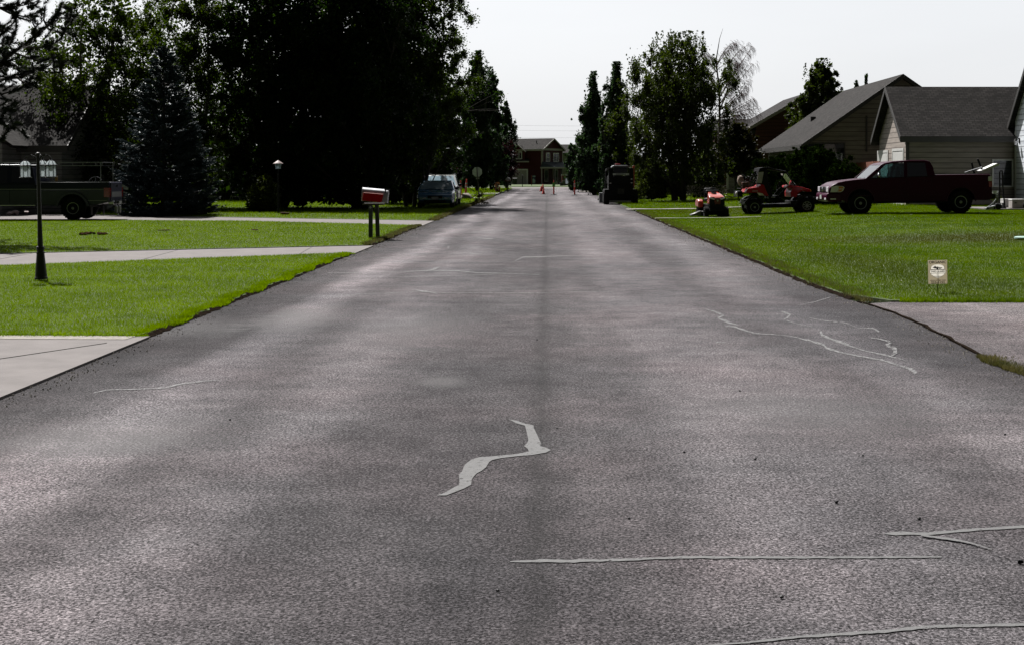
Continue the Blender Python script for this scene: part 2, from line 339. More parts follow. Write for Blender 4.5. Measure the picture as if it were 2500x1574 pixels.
        d = mth('SQRT', mth('ADD', mth('MULTIPLY', dx, dx), mth('MULTIPLY', dy, dy))); d = mth('ADD', d, mth('MULTIPLY', mth('SUBTRACT', mid.outputs['Fac'], .5), 2.6)); s *= .8
        k = mth('MULTIPLY', mth('SUBTRACT', 1.15, d, True), s)
        mx = N(nt, 'ShaderNodeMix', data_type='RGBA'); L(k, mx.inputs[0]); L(c, mx.inputs[6]); mx.inputs[7].default_value = c4((.14, .136, .138)); c = mx.outputs[2]
    # fine dark cracks, only in worn areas
    cv = N(nt, 'ShaderNodeTexVoronoi', feature='DISTANCE_TO_EDGE', Scale=.9); wp = N(nt, 'ShaderNodeMix', data_type='RGBA'); wp.inputs[0].default_value = .12; L(tc.outputs['Object'], wp.inputs[6]); L(noise(3.0, None, 4.0, .7).outputs['Color'], wp.inputs[7]); L(wp.outputs[2], cv.inputs['Vector'])
    ck = mth('MULTIPLY', mth('SUBTRACT', 1, mth('DIVIDE', cv.outputs['Distance'], .006), True), mth('SUBTRACT', mth('MULTIPLY', big.outputs['Fac'], 4.0), 2.0, True))
    mx = N(nt, 'ShaderNodeMix', data_type='RGBA'); L(mth('MULTIPLY', ck, .55), mx.inputs[0]); L(c, mx.inputs[6]); mx.inputs[7].default_value = c4((.02, .018, .018)); c = mx.outputs[2]
    L(c, p.inputs['Base Color']); p.inputs['Roughness'].default_value = .9; p.inputs['Specular IOR Level'].default_value = .10
    hgt = mth('ADD', mth('MULTIPLY', vo.outputs['Distance'], -.8), mth('ADD', fine.outputs['Fac'], mth('MULTIPLY', grit.outputs['Fac'], 2.0)))
    b = N(nt, 'ShaderNodeBump', Strength=.9, Distance=.008); L(hgt, b.inputs['Height']); L(b.outputs[0], p.inputs['Normal'])
    return m
M['asphalt'] = asphalt_mat(); M['drive'] = asphalt_mat(True)
def sealmat(name, col, keep):
    m = mat(name, col, .75, var=.16, vs=30, bump=.4, bs=120, spec=.2); nt = m.node_tree; p = nt.nodes['Principled BSDF']; tc = N(nt, 'ShaderNodeTexCoord'); n = N(nt, 'ShaderNodeTexNoise', Scale=28.0, Detail=5.0, Roughness=.8); nt.links.new(tc.outputs['Object'], n.inputs['Vector'])
    r = N(nt, 'ShaderNodeMapRange'); r.inputs['From Min'].default_value = keep; r.inputs['From Max'].default_value = keep + .06; nt.links.new(n.outputs['Fac'], r.inputs['Value']); nt.links.new(r.outputs[0], p.inputs['Alpha']); return m
M['seal'] = sealmat('crack_sealant', (.140, .140, .141), .35); M['seal2'] = sealmat('worn_crack_sealant', (.185, .184, .186), .44)
M['concrete'] = mat('concrete', (.178, .163, .159), .85, var=.16, vs=2.2, bump=.3, bs=90, spec=.15)
M['drive_flat'] = mat('drive_asphalt_plain', (.07, .066, .066), .85, col2=(.155, .145, .142), vs=16, bump=1, bs=60, spec=.2)
M['gravel'] = mat('gravel', (.24, .22, .19), .9, var=.5, vs=25, bump=1, bs=50)
M['ground'] = mat('rough_ground', (.045, .07, .015), .95, var=.5, vs=1.5, bump=.5, bs=12)
GC1, GC2 = (.078, .130, .0), (.15, .225, .0)
M['lawn'] = mat('lawn_base', (.024, .046, .002), .95, col2=(.05, .085, .002), vs=1.2, bump=1, bs=30)
M['grass'] = leafmat('grass_blades', GC1, GC2, .52, (1.5, 1.55, .2), scale=.8, rough=.8, spec=0, patches=[(0, 0, 0, 0, .35, (.03, .062, .002))])
M['grassr'] = leafmat('grass_blades_right', (.055, .105, .001), (.14, .20, .002), .48, (1.4, 1.5, .25), scale=.5, rough=.8, spec=0, patches=[(0, 0, 0, 0, .55, (.028, .044, .008)), (10.5, 33.5, 4.5, 2.0, .8, (.050, .040, .012)), (5.6, 24, 1.2, 7, .7, (.050, .062, .022)), (8, 19.5, 3.0, 1.5, .5, (.055, .078, .030)), (7, 58, 6, 5, .5, (.06, .06, .012))])
M['weeds'] = leafmat('dry_weeds', (.06, .07, .02), (.16, .14, .06), .3, (1.2, 1.2, .8), scale=3)

rng = np.random.default_rng(7); rnd = random.Random(5)
g = MB().face([(-900, -60, -.06), (900, -60, -.06), (900, 2500, -.06), (-900, 2500, -.06)]).build('ground', M['ground'], sm=False); tag(g, kind='structure')

def edge_noise(y, seed): return .10 * math.sin(y * 11.3 + seed * 3) * math.sin(y * 3.1) + .06 * math.sin(y * 23.7 + seed) +  .07 * math.sin(y * .9 + seed) + .05 * math.sin(y * 2.3 + seed * 2) + .03 * math.sin(y * 5.7 + seed)
ROAD_L = lambda y: -3.93 + .13 * edge_noise(y, 1.0)
ROAD_R = lambda y: 3.78 + .16 * edge_noise(y, 4.0) + .22 * math.exp(-((y - 15.5) / 2.5) ** 2)
YEND = F * 1.6 / 34
ys = list(np.arange(-30, 60, .4)) + list(np.arange(60, YEND + 1, 3))
mb = MB(); xs = 12
for y in ys:
    for i in range(xs + 1): mb.v.append((ROAD_L(y) + (ROAD_R(y) - ROAD_L(y)) * i / xs, float(y), .0))
for j in range(len(ys) - 1):
    for i in range(xs): a = j * (xs + 1) + i; mb.f.append((a, a + 1, a + xs + 2, a + xs + 1))
road = mb.build('road', M['asphalt'], sm=False); tag(road, kind='structure')
cs = MB().face([(-150, YEND + .5, .004), (150, YEND + .5, .004), (150, YEND + 17, .004), (-150, YEND + 17, .004)]).build('cross_street', M['concrete'], sm=False); tag(cs, kind='structure')

def seal(pts, name='crack_seal', z=.004):
    w = [G(x, y, z) for x, y in pts]
    MB().face(w).build(name, M['seal'], road, sm=False)
def strip(pts, ox, oy, s, name='crack_seal', jag=.6, z=.004):
    worn = oy < 1150; pts = [(a, b, c * (.82 if worn else .85)) for a, b, c in pts]
    "pts: (u, v, half width) in zoom pixels; builds one ribbon"
    P2 = []
    for i in range(len(pts) - 1):
        a, b = pts[i], pts[i + 1]; L = math.hypot(b[0] - a[0], b[1] - a[1]); n = max(1, int(L / 28))
        for k in range(n): t = k / n; P2.append([a[j] + (b[j] - a[j]) * t for j in range(3)])
    P2.append(list(pts[-1]))
    top, bot = [], []
    for i, q in enumerate(P2):
        a, b = P2[max(0, i - 1)], P2[min(len(P2) - 1, i + 1)]; dx, dy = b[0] - a[0], b[1] - a[1]; L = math.hypot(dx, dy) or 1
        nx, ny = -dy / L, dx / L; h1 = q[2] * (1 + rnd.uniform(-.35, .35)); h2 = q[2] * (1 + rnd.uniform(-.35, .35))
        top.append((ox + (q[0] - nx * h1) / s, oy + (q[1] - ny * h1) / s)); bot.append((ox + (q[0] + nx * h2) / s, oy + (q[1] + ny * h2) / s))
    mb = MB(); n = len(top)
    for q in top + bot: mb.v.append(G(q[0], q[1], z))
    for i in range(n - 1): mb.f.append((i, i + 1, n + i + 1, n + i))
    mb.build(name, M['seal2' if worn else 'seal'], road, sm=False)
C1 = [(1370,290),(1450,303),(1540,335),(1590,343),(1615,352),(1622,385),(1650,440),(1668,480),(1692,535),(1678,552),(1740,568),(1785,592),(1740,615),(1600,640),(1450,652),(1300,670),(1210,688),(1180,710),(1150,760),(1110,792),(1055,822),(1030,850),(1010,880),(1005,930),(940,965),(850,1000),(760,1035),(665,1035),(740,1012),(820,965),(885,932),(890,890),(885,830),(915,800),(930,760),(945,730),(1010,682),(1090,660),(1180,655),(1320,642),(1450,630),(1570,605),(1560,580),(1522,552),(1555,520),(1565,490),(1552,430),(1540,380),(1530,352),(1450,330)]
seal([(900 + x / 4.013, 950 + y / 4.013) for x, y in C1])
strip([(170,302,2),(300,299,7),(420,300,8),(560,297,6),(760,290,5),(900,284,6),(1200,283,5),(1600,284,5),(2050,282,3)], 1150, 1200, 1.784)
strip([(1800,181,2),(1850,179,8),(1990,181,6),(2200,162,6),(2420,149,6)], 1150, 1200, 1.784)
strip([(1960,187,3),(2100,206,5),(2180,222,3),(2270,250,1)], 1150, 1200, 1.784, z=.008)
strip([(1020,667,2),(1200,655,5),(1400,632,6),(1800,606,7),(1950,590,7),(2100,582,7),(2420,577,7)], 1150, 1200, 1.784)
strip([(400,180,2),(510,212,7),(572,238,11),(528,262,10),(640,308,10),(700,322,3)], 1600, 700, 3.44)
strip([(585,328,3),(650,330,8),(740,360,8),(830,388,6),(1080,405,2.5),(1180,422,5),(1290,450,9),(1420,488,10),(1440,512,12),(1560,550,7),(1700,578,6),(1900,612,8),(2080,668,8),(2150,692,14),(2190,725,16)], 1600, 700, 3.44)
strip([(1385,372,10),(1400,405,12),(1500,448,12),(1600,478,15),(1640,497,5),(1760,537,5),(1900,562,7),(2000,588,6),(2120,620,2)], 1600, 700, 3.44)
strip([(1810,425,3),(1900,440,6),(1985,464,9),(1935,484,12),(2012,520,20),(2015,548,22),(1985,577,12)], 1600, 700, 3.44, z=.008)
strip([(1060,210,4),(1132,234,14),(1108,258,12),(1080,275,5),(1200,312,3),(1320,335,2)], 1600, 700, 3.44)
strip([(1290,258,2),(1400,282,3),(1600,302,4),(1700,345,2),(1830,348,5),(1880,375,9)], 1600, 700, 3.44)
strip([(790,888,4),(900,862,5),(1150,857,4),(1400,845,6),(1480,820,7),(1700,790,5),(1860,778,1)], 0, 700, 3.44)
strip([(0,712,2.2),(600,703,2),(850,690,4),(1080,692,4),(1250,708,4),(1500,715,2),(1780,725,1.5)], 800, 460, 3.44)
strip([(850,690,3),(900,677,8),(945,660,2)], 800, 460, 3.44, z=.008)
strip([(230,885,2),(500,880,2),(720,870,1.6),(1000,878,2),(1690,878,2),(2400,865,2)], 800, 460, 3.44)
strip([(710,855,2),(850,868,8),(920,885,3)], 800, 460, 3.44, z=.008)
strip([(640,742,2),(1050,733,1.5),(1400,722,1.5)], 800, 460, 3.44)
strip([(1000,497,2),(1018,488,8),(1008,505,6)], 800, 460, 3.44)
strip([(1570,612,1.5),(1640,578,5),(1700,577,5),(2100,565,1.5),(2400,558,1.5)], 800, 460, 3.44)
strip([(380,590,1.5),(820,560,2)], 800, 460, 3.44)
strip([(1190,548,4),(1300,548,2)], 800, 460, 3.44); strip([(1250,415,2),(1340,424,5),(1390,424,3)], 800, 460, 3.44)
strip([(1200,155,1),(1330,130,3),(1470,88,3)], 1600, 700, 3.44); strip([(510,464,3),(585,466,4)], 1600, 700, 3.44)
for k, (x, y, s) in enumerate([(540, 988, .012), (1609, 1065, .011), (1776, 1081, .012), (1967, 1183, .014), (2162, 1222, .012), (2029, 1072, .010), (2400, 1326, .018), (1838, 1407, .014), (2364, 1023, .012), (1479, 1220, .010), (1740, 920, .010), (1310, 1008, .010), (1263, 800, .012), (1170, 1390, .01)]):
    w = G(x * 1.0382, y * 1.0382); o = MB().blob((0, 0, s * .6), (s * .75, s * .6, s * .5), k, .25, 7, 5).build('pebble', M['black']); o.location = w
    tag(o, 'small dark pebble lying loose on the grey road', 'pebble', 'pebbles on the road')

# ------------------------------------------------------------------ slabs and lawns
def jag_poly(pts, step=.5, amp=.03, seed=0, closed=True):
    r = random.Random(seed); out = []
    for i in range(len(pts)):
        a, b = pts[i], pts[(i + 1) % len(pts)]; L = math.hypot(b[0] - a[0], b[1] - a[1]); n = max(1, int(L / step)) if L < 60 else 8
        for k in range(n):
            t = k / n; j = amp if k else 0; out.append((a[0] + (b[0] - a[0]) * t + r.uniform(-j, j), a[1] + (b[1] - a[1]) * t + r.uniform(-j, j)))
    return out
def slab(name, pts, z, m, low=-.05, kind='structure', jag=0, seed=0, parent=None, step=.5):
    q = jag_poly(pts, step, jag, seed) if jag else pts
    o = MB().prism(q, low, z, 'z').build(name, m, parent, sm=False)
    return tag(o, kind=kind)
def inpoly(x, y, poly):
    r = np.zeros(len(x), bool); n = len(poly)
    for i in range(n):
        x1, y1 = poly[i]; x2, y2 = poly[(i + 1) % n]
        if y1 == y2: continue
        c = ((y1 > y) != (y2 > y)) & (x < (x2 - x1) * (y - y1) / (y2 - y1) + x1); r ^= c
    return r
def blades(name, poly, dens, h, w, m, zf=None, label='short green grass', seed=1, ref=14.0, lean=.5, parent=None, mask=None):
    rg = np.random.default_rng(seed); P0 = np.array(poly); x0, y0 = P0.min(0); x1, y1 = P0.max(0); V = []
    y = y0
    while y < y1:
        step = max(1.0, y * .08); ye = min(y + step, y1); ym = (y + ye) / 2; s = max(1, ym / ref)
        d = dens / s ** 1.45; n = int(d * (x1 - x0) * (ye - y))
        xx = rg.uniform(x0, x1, n); yy = rg.uniform(y, ye, n); k = inpoly(xx, yy, poly); xx, yy = xx[k], yy[k]
        # keep what the camera or a small step aside could see
        vis = (xx > (-VX - 300) / F * yy - 1) & (xx < (2500 - VX + 300) / F * yy + 1); xx, yy = xx[vis], yy[vis]
        if mask is not None:
            kk = mask(xx, yy); xx, yy = xx[kk], yy[kk]
        n = len(xx)
        if n:
            zz = np.array([zf(a, b) for a, b in zip(xx, yy)]) if zf else np.zeros(n)
            a = rg.uniform(0, 2 * np.pi, n); ww = w * (s ** .7) * rg.uniform(.6, 1.3, n) / 2; hh = h * (1 + .12 * (s - 1)) * rg.uniform(.55, 1.25, n)
            la = rg.uniform(0, 2 * np.pi, n); ll = hh * rg.uniform(.05, lean, n) * 1.2
            B = np.stack([np.stack([xx - np.cos(a) * ww, yy - np.sin(a) * ww, zz], 1), np.stack([xx + np.cos(a) * ww, yy + np.sin(a) * ww, zz], 1), np.stack([xx + np.cos(la) * ll, yy + np.sin(la) * ll, zz + hh], 1)], 1)
            V.append(B)
        y = ye
    V = np.concatenate(V); o = np_obj(name, V, m, parent); 
    return tag(o, label, 'grass', kind='stuff')
XL = -60.0
def xyG(px, py): q = G(px, py); return (q[0], q[1])
# near concrete drive, bottom left
yA = xyG(348, 825)[1]; 
drive1 = [(XL, yA + .6), (-12, yA + .35), (-3.90, yA), (-3.90, 3.0), (XL, 3.0)]
d1 = slab('driveway', drive1, .020, M['concrete'], -.05); 
MB().face([(-14, yA + .42, .024), (ROAD_L(yA) - .1, yA + .0, .024), (ROAD_L(yA) - .12, yA - .30, .024), (-14, yA + .10, .024)]).build('pebbled_border', M['gravel'], d1, sm=False)
jm = mat('joint', (.05, .045, .04), .9)
p0, p1 = G(0, 870, .04), G(260, 832, .04)
MB().prism([(p0[0] - 2, p0[1] - 2 * (p1[1] - p0[1]) / (p1[0] - p0[0]) - .015), (p1[0], p1[1] - .012), (p1[0], p1[1] + .012), (p0[0] - 2, p0[1] - 2 * (p1[1] - p0[1]) / (p1[0] - p0[0]) + .015)], .018, .025, 'z').build('expansion_joint', jm, d1, sm=False)
# diagonal concrete path and second path
n1 = [xyG(0, 654), xyG(880, 621)]; f1 = [xyG(0, 623), xyG(924, 602)]
def ext(a, b, x):
    t = (x - a[0]) / (b[0] - a[0]); return (x, a[1] + (b[1] - a[1]) * t)
path1 = [ext(n1[0], n1[1], -24), ext(n1[0], n1[1], -3.88), ext(f1[0], f1[1], -3.88), ext(f1[0], f1[1], -24)]
cp1 = slab('concrete_path', path1, .022, M['concrete'])
for k in range(7):
    x = -4.9 - k * 2.6; a = ext(n1[0], n1[1], x); b = ext(f1[0], f1[1], x - .25)
    MB().prism([(a[0] - .012, a[1]), (a[0] + .012, a[1]), (b[0] + .012, b[1]), (b[0] - .012, b[1])], .020, .0255, 'z').build('expansion_joint', jm, cp1, sm=False)
n2 = [(-40, xyG(0, 539)[1] + 2), xyG(0, 539), xyG(592, 542), xyG(1007, 553)]; f2 = [xyG(1069, 541), xyG(623, 534), xyG(300, 528), xyG(0, 521), (-40, xyG(0, 521)[1] + 4)]
n2[-1] = (-3.88, n2[-1][1]); f2[0] = (-3.88, f2[0][1])
slab('concrete_path', n2 + f2, .022, M['concrete'])
# lawns on the left
def along(y0, y1, fn, off, n=14, seed=0):
    r = random.Random(seed); return [(fn(y0 + (y1 - y0) * i / n) + off + r.uniform(-.05, .05), y0 + (y1 - y0) * i / n) for i in range(n + 1)]
LW = [('lawn', [(XL, yA + .62), (-12, yA + .37), (-3.98, yA + .04)] + along(yA + .12, n1[1][1] - .05, ROAD_L, -.05, 60, 3) + [(path1[0][0], path1[0][1] - .02), (XL, path1[0][1] + 3)], 'short bright green grass of the lawn between the drive and the path', 4600)]
L2 = [(-24, path1[3][1] + .02)] + along(f1[1][1] + .05, n2[-1][1] - .05, ROAD_L, -.06, 60, 4) + [(a, b - .02) for a, b in n2[::-1]] + [(-40, path1[3][1])]
LW.append(('lawn', L2, 'short green grass of the lawn strip between the two concrete paths', 3600))
L3 = [(a, b + .02) for a, b in f2[::-1]] + along(f2[0][1] + .05, F * 1.6 / 52, ROAD_L, -.03, 26, 5) + [(-90, F * 1.6 / 52)]
LW.append(('lawn', L3, 'shaded grass under the big trees beyond the far concrete path', 1900))
for i, (nm, pl, lab, dn) in enumerate(LW):
    slab(nm, pl, .030, M['lawn'], -.05); blades('grass', pl, dn, .032 if i < 2 else .05, .0048, M['grass'], lambda x, y: .028, lab, 11 + i)
def soil(y0, y1, side, fn, w, seed):
    r = random.Random(seed); n = int((y1 - y0) / .12); ys_ = [y0 + (y1 - y0) * i / n for i in range(n + 1)]; mb = MB()
    for y in ys_: mb.v += [(fn(y) - side * (.012 + r.uniform(-.02, .02)), y, .006), (fn(y) + side * (w * .5), y, .012 + r.uniform(0, .035)), (fn(y) + side * w, y, .034)]
    for i in range(n): a = 3 * i; mb.f += [(a, a + 1, a + 4, a + 3), (a + 1, a + 2, a + 5, a + 4)]
    tag(mb.build('soil_edge', M['soil'], sm=False), kind='structure')
soil(yA + .05, n1[1][1], -1, ROAD_L, .07, 1); soil(f1[1][1], n2[-1][1], -1, ROAD_L, .08, 2); soil(f2[0][1], 60, -1, ROAD_L, .2, 3)
# soil edge and ragged grass fringe against the asphalt
def fringe(fn, y0, y1, side, m, dens, h, label, seed, off=0.0):
    rg = np.random.default_rng(seed); ys_ = y0 * (y1 / y0) ** rg.uniform(0, 1, dens); s = np.maximum(1, ys_ / 14)
    xx = np.array([fn(a) for a in ys_]) + side * (np.abs(rg.normal(0, .10, dens)) - .06) + off + side * .05 * np.sin(ys_ * 3.1 + seed)
    a = rg.uniform(0, 2 * np.pi, dens); ww = .004 * s * rg.uniform(.6, 1.4, dens); hh = h * rg.uniform(.4, 1.4, dens); la = rg.uniform(0, 2 * np.pi, dens); ll = hh * rg.uniform(.2, 1.0, dens)
    z = np.full(dens, .005)
    V = np.stack([np.stack([xx - np.cos(a) * ww, ys_ - np.sin(a) * ww, z], 1), np.stack([xx + np.cos(a) * ww, ys_ + np.sin(a) * ww, z], 1), np.stack([xx + np.cos(la) * ll, ys_ + np.sin(la) * ll, z + hh], 1)], 1)
    return tag(np_obj('edge_grass', V, m), label, 'grass', kind='stuff')
fringe(ROAD_L, yA + .2, n1[1][1], -1, M['grass'], 30000, .045, 'ragged grass fringe on the left road edge by the near lawn', 21, -.09)
fringe(ROAD_L, f1[1][1], n2[-1][1], -1, M['weeds'], 16000, .06, 'ragged weedy fringe on the left road edge by the mailbox', 22, -.10)
fringe(ROAD_L, f2[0][1], 100, -1, M['weeds'], 9000, .10, 'rough dry grass along the far left road edge', 23)
# right: asphalt driveway, lawn, gravel strips
yB = xyG(2300, 738)[1]
drv = [(ROAD_R(3) + .02, 2.0)] + [(ROAD_R(y) + .03, y) for y in np.linspace(3, yB - .3, 24)] + [(4.25, yB - .12), (4.7, yB), (9, yB - .15), (40, yB - .6), (40, 2)]
d2 = slab('driveway', drv, .012, M['drive'], -.05)
fringe(ROAD_R, 9.4, 12.2, 1, M['weeds'], 7000, .035, 'clump of yellow green weeds in the joint beside the road', 31, .02)
cg = MB().prism([(ROAD_R(y) + .0, y) for y in np.linspace(4, yB, 40)] + [(ROAD_R(y) + .030 + .012 * math.sin(y * 7), y) for y in np.linspace(yB, 4, 40)], .002, .016, 'z').build('joint_gap', M['soil'], d2, sm=False)
yF = F * 1.38 / 70
rl = [(4.25, yB - .08), (4.7, yB + .03), (9, yB - .12), (40, yB - .55), (70, yB), (70, 95)] + [(30, 95)] + [(ROAD_R(y) + .03, y) for y in np.linspace(95, yB + .3, 90)]
# terrain grid inside the right lawn outline
def grid_lawn(name, x0f, x1, y0, y1, nx, ny, m, zf):
    mb = MB()
    for j in range(ny + 1):
        y = y0 * (y1 / y0) ** (j / ny)
        for i in range(nx + 1):
            x = x0f(y) + (x1 - x0f(y)) * (i / nx) ** 1.6; mb.v.append((x, y, zf(x, y)))
    for j in range(ny):
        for i in range(nx): a = j * (nx + 1) + i; mb.f.append((a, a + 1, a + nx + 2, a + nx + 1))
    n = len(mb.v)
    for j in range(ny + 1): a = mb.v[j * (nx + 1)]; mb.v.append((a[0], a[1], -.05))
    for j in range(ny): mb.f.append((j * (nx + 1), (j + 1) * (nx + 1), n + j + 1, n + j))
    n = len(mb.v)
    for i in range(nx + 1): a = mb.v[i]; mb.v.append((a[0], a[1], -.05))
    for i in range(nx): mb.f.append((i, n + i, n + i + 1, i + 1))
    return tag(mb.build(name, m, sm=True), kind='structure')
def RL(y): return ROAD_R(y) + .04 + .35 * math.exp(-((y - yB) / .45) ** 2)
grid_lawn('lawn', RL, 70, yB - .1, 135, 60, 90, M['lawn'], lambda x, y: gz(x, y))
dryc = [(8.9, 28.0, 4.5, 2.6)]
blades('grass', [(RL(yB) + .02, yB - .06), (40, yB - .06), (40, 62)] + [(RL(y) + .02, y) for y in np.linspace(62, yB, 60)], 4000, .034, .0048, M['grassr'], gz, 'green grass of the big lawn in front of the parked vehicles', 41)
blades('grass', [(RL(62) + .02, 62), (45, 62), (45, 128)] + [(RL(y) + .02, y) for y in np.linspace(128, 62, 30)], 1500, .06, .006, M['grassr'], gz, 'shaded grass behind the mower and under the right trees', 42)
soil(yB + .3, 60, 1, ROAD_R, .05, 5)
fringe(ROAD_R, yB, 60, 1, M['weeds'], 14000, .055, 'dry ragged grass along the right road edge', 43, .12)
fringe(lambda y: ROAD_R(y) + .18, yB + .5, 60, 1, M['weeds'], 16000, .05, 'dry brownish verge grass behind the right road edge', 44, .12)
def fringe_seg(a, b, n, h, m, label, seed, zf=.01, w=.05):
    rg = np.random.default_rng(seed); t = rg.uniform(0, 1, n); xx = a[0] + (b[0] - a[0]) * t + rg.normal(0, w, n) * .3; yy = a[1] + (b[1] - a[1]) * t + rg.normal(0, w, n); s = max(1, a[1] / 14)
    an = rg.uniform(0, 6.28, n); ww = .0035 * s * rg.uniform(.6, 1.4, n); hh = h * rg.uniform(.4, 1.3, n); la = rg.uniform(0, 6.28, n); ll = hh * rg.uniform(.2, 1, n); z = np.full(n, zf)
    V = np.stack([np.stack([xx - np.cos(an) * ww, yy - np.sin(an) * ww, z], 1), np.stack([xx + np.cos(an) * ww, yy + np.sin(an) * ww, z], 1), np.stack([xx + np.cos(la) * ll, yy + np.sin(la) * ll - .02, z + hh], 1)], 1)
    tag(np_obj('edge_grass', V, m), label, 'grass', kind='stuff')
fringe_seg((-12, yA + .36), (-3.95, yA + .03), 9000, .055, M['grass'], 'tufted grass edge along the near concrete drive', 61)
fringe_seg(path1[0], path1[1], 9000, .05, M['grass'], 'tufted grass edge along the near side of the concrete path', 62, w=.07)
fringe_seg((4.4, yB - .08), (9, yB - .13), 9000, .055, M['grassr'], 'tufted grass edge along the right asphalt driveway', 63); fringe_seg((9, yB - .13), (16, yB - .25), 3000, .055, M['grassr'], 'tufted grass edge further right along the asphalt driveway', 64)
def grit(name, fn, y0, y1, n, seed, m, label):
    rg = np.random.default_rng(seed); yy = y0 * (y1 / y0) ** rg.uniform(0, 1, n); xx = np.array([fn(a) for a in yy]) + rg.normal(0, .12, n); s = rg.uniform(.004, .011, n) * np.maximum(1, yy / 18); an = rg.uniform(0, 6.28, n); V = []
    for k in range(4):
        a0 = an + k * 1.5708; a1 = a0 + 1.5708; V.append(np.stack([np.stack([xx + s * np.cos(a0), yy + s * np.sin(a0), np.full(n, .002)], 1), np.stack([xx + s * np.cos(a1), yy + s * np.sin(a1), np.full(n, .002)], 1), np.stack([xx, yy, s * 1.1 + .003], 1)], 1))
    tag(np_obj(name, np.concatenate(V), m), label, 'gravel', kind='stuff')
grit('loose_gravel', lambda y: ROAD_L(y) + .06, 5, 45, 1500, 1, M['gravel'], 'loose grit scattered along the left road edge'); grit('loose_gravel', lambda y: ROAD_R(y) - .04, 5, 45, 1700, 2, M['gravel'], 'loose grit scattered along the right road edge')
# white clover heads / daisies sprinkled over the lawn (uncountable)
def flecks(name, poly_fn, n, m, label, seed, size=.012):
    rg = np.random.default_rng(seed); V = []
    for _ in range(n):
        x, y = poly_fn(rg); z = gz(x, y) + .05 if x > 0 else .10; s = size * max(1, y / 30) * rg.uniform(.6, 1.3); a = rg.uniform(0, 6.28)
        V.append([(x + s * math.cos(a + k * 1.5708), y + s * math.sin(a + k * 1.5708), z + (s * .6 if k % 2 else 0)) for k in range(4)])
    return tag(np_obj(name, np.array(V), m), label, 'clover', kind='stuff')
M['clover'] = mat('clover_white', (.4, .42, .3), .8)
flecks('clover', lambda r: (r.uniform(4.4, 13), yB + .3 + 30 * r.uniform() ** 1.7), 380, M['clover'], 'tiny white clover heads sprinkled over the right lawn', 5, .010)
flecks('clover', lambda r: (-r.uniform(4.3, 14), yA + .6 + 32 * r.uniform() ** 1.6), 130, M['clover'], 'tiny pale clover heads sprinkled over the left lawns', 6, .008)
# gravel tracks on the right beyond the mower
def strip_r(px0, py0, px1, py1, w, m, z=.0):
    a = G(px0, py0, .06); b = G(px1, py1, .06); 
    zz = lambda x, y: gz(x, y) + .055
    mb = MB(); n = 14
    for i in range(n + 1):
        t = i / n; x = a[0] + (b[0] - a[0]) * t; y = a[1] + (b[1] - a[1]) * t; mb.v += [(x, y, zz(x, y)), (x, y + w * (.8 + .3 * math.sin(i * 1.3)), zz(x, y + w))]
    for i in range(n): mb.f.append((2 * i, 2 * i + 2, 2 * i + 3, 2 * i + 1))
    return tag(mb.build('gravel_strip', m, sm=False), kind='structure')
strip_r(1530, 513, 1830, 511, 1.1, M['gravel']); strip_r(1600, 535, 1860, 533, .35, M['gravel'])
strip_r(1412, 469, 1480, 468, 5, M['gravel'])
# left side far: gravel pull-in and kerb
for (a, b, c, d) in [(1155, 487, 1222, 484)]:
    q = [xyG(a, b), xyG(c, b - 1), xyG(c, d), xyG(a, d)]; slab('gravel_strip', [(q[0][0], q[0][1]), (ROAD_L(q[1][1]), q[1][1]), (ROAD_L(q[2][1]), q[2][1]), (q[3][0], q[3][1])], .06, M['gravel'])
q = [xyG(1165, 477.5), xyG(1215, 477.5), xyG(1225, 474.5), xyG(1170, 474.5)]
slab('kerb', [(q[0][0], q[0][1]), (ROAD_L(90), q[1][1]), (ROAD_L(90), q[2][1]), (q[3][0], q[3][1])], .12, M['concrete'])
# far left lawn between stop sign and the crossing
L4 = along(F * 1.6 / 51, YEND - 3, ROAD_L, -.05, 10, 8) + [(-60, YEND - 3), (-60, F * 1.6 / 51)]
slab('lawn', L4, .06, M['lawn']); blades('grass', L4, 900, .08, .006, M['grass'], lambda x, y: .055, 'sunlit verge grass around the mailbox and stop sign far left', 51)
# far side of the crossing
L5 = [(-80, YEND + 18), (120, YEND + 18), (120, YEND + 120), (-80, YEND + 120)]
slab('lawn', L5, .06, M['lawn']); 
# dirt mound
M['mound'] = mat('mound_soil', (.05, .03, .018), 1.0, spec=0, var=.5, vs=12, bump=1, bs=40)
w = G(222, 573, .05)
mb = MB(); rr = random.Random(3)
for k in range(26):
    a = rr.uniform(0, 6.28); q = rr.uniform(0, 1) ** .6; mb.blob((q * .55 * math.cos(a), q * .35 * math.sin(a), .02 + .03 * (1 - q)), (rr.uniform(.04, .12), rr.uniform(.04, .1), rr.uniform(.02, .05)), k, .3, 7, 4)
o = mb.build('dirt_mound', M['mound']); o.scale = (.7, .7, .8); o.location = w; tag(o, 'low crumbly brown molehill of dirt in the left lawn', 'dirt mound')
for px, py, s, lb in [(405, 565, .5, 'small patch of dug brown soil in the left lawn, nearer the blue spruce'), (622, 564, .45, 'small patch of dug brown soil in the left lawn, between lantern post and mailbox')]:
    w = G(px, py, .05); mb = MB()
    for k in range(10): a = rr.uniform(0, 6.28); q = rr.uniform(0, 1); mb.blob((q * .5 * s * math.cos(a), q * .4 * s * math.sin(a), .03), (.05, .04, .012), k, .3, 6, 4)
    o = mb.build('dirt_mound', M['mound']); o.location = w; tag(o, lb, 'dirt mound')
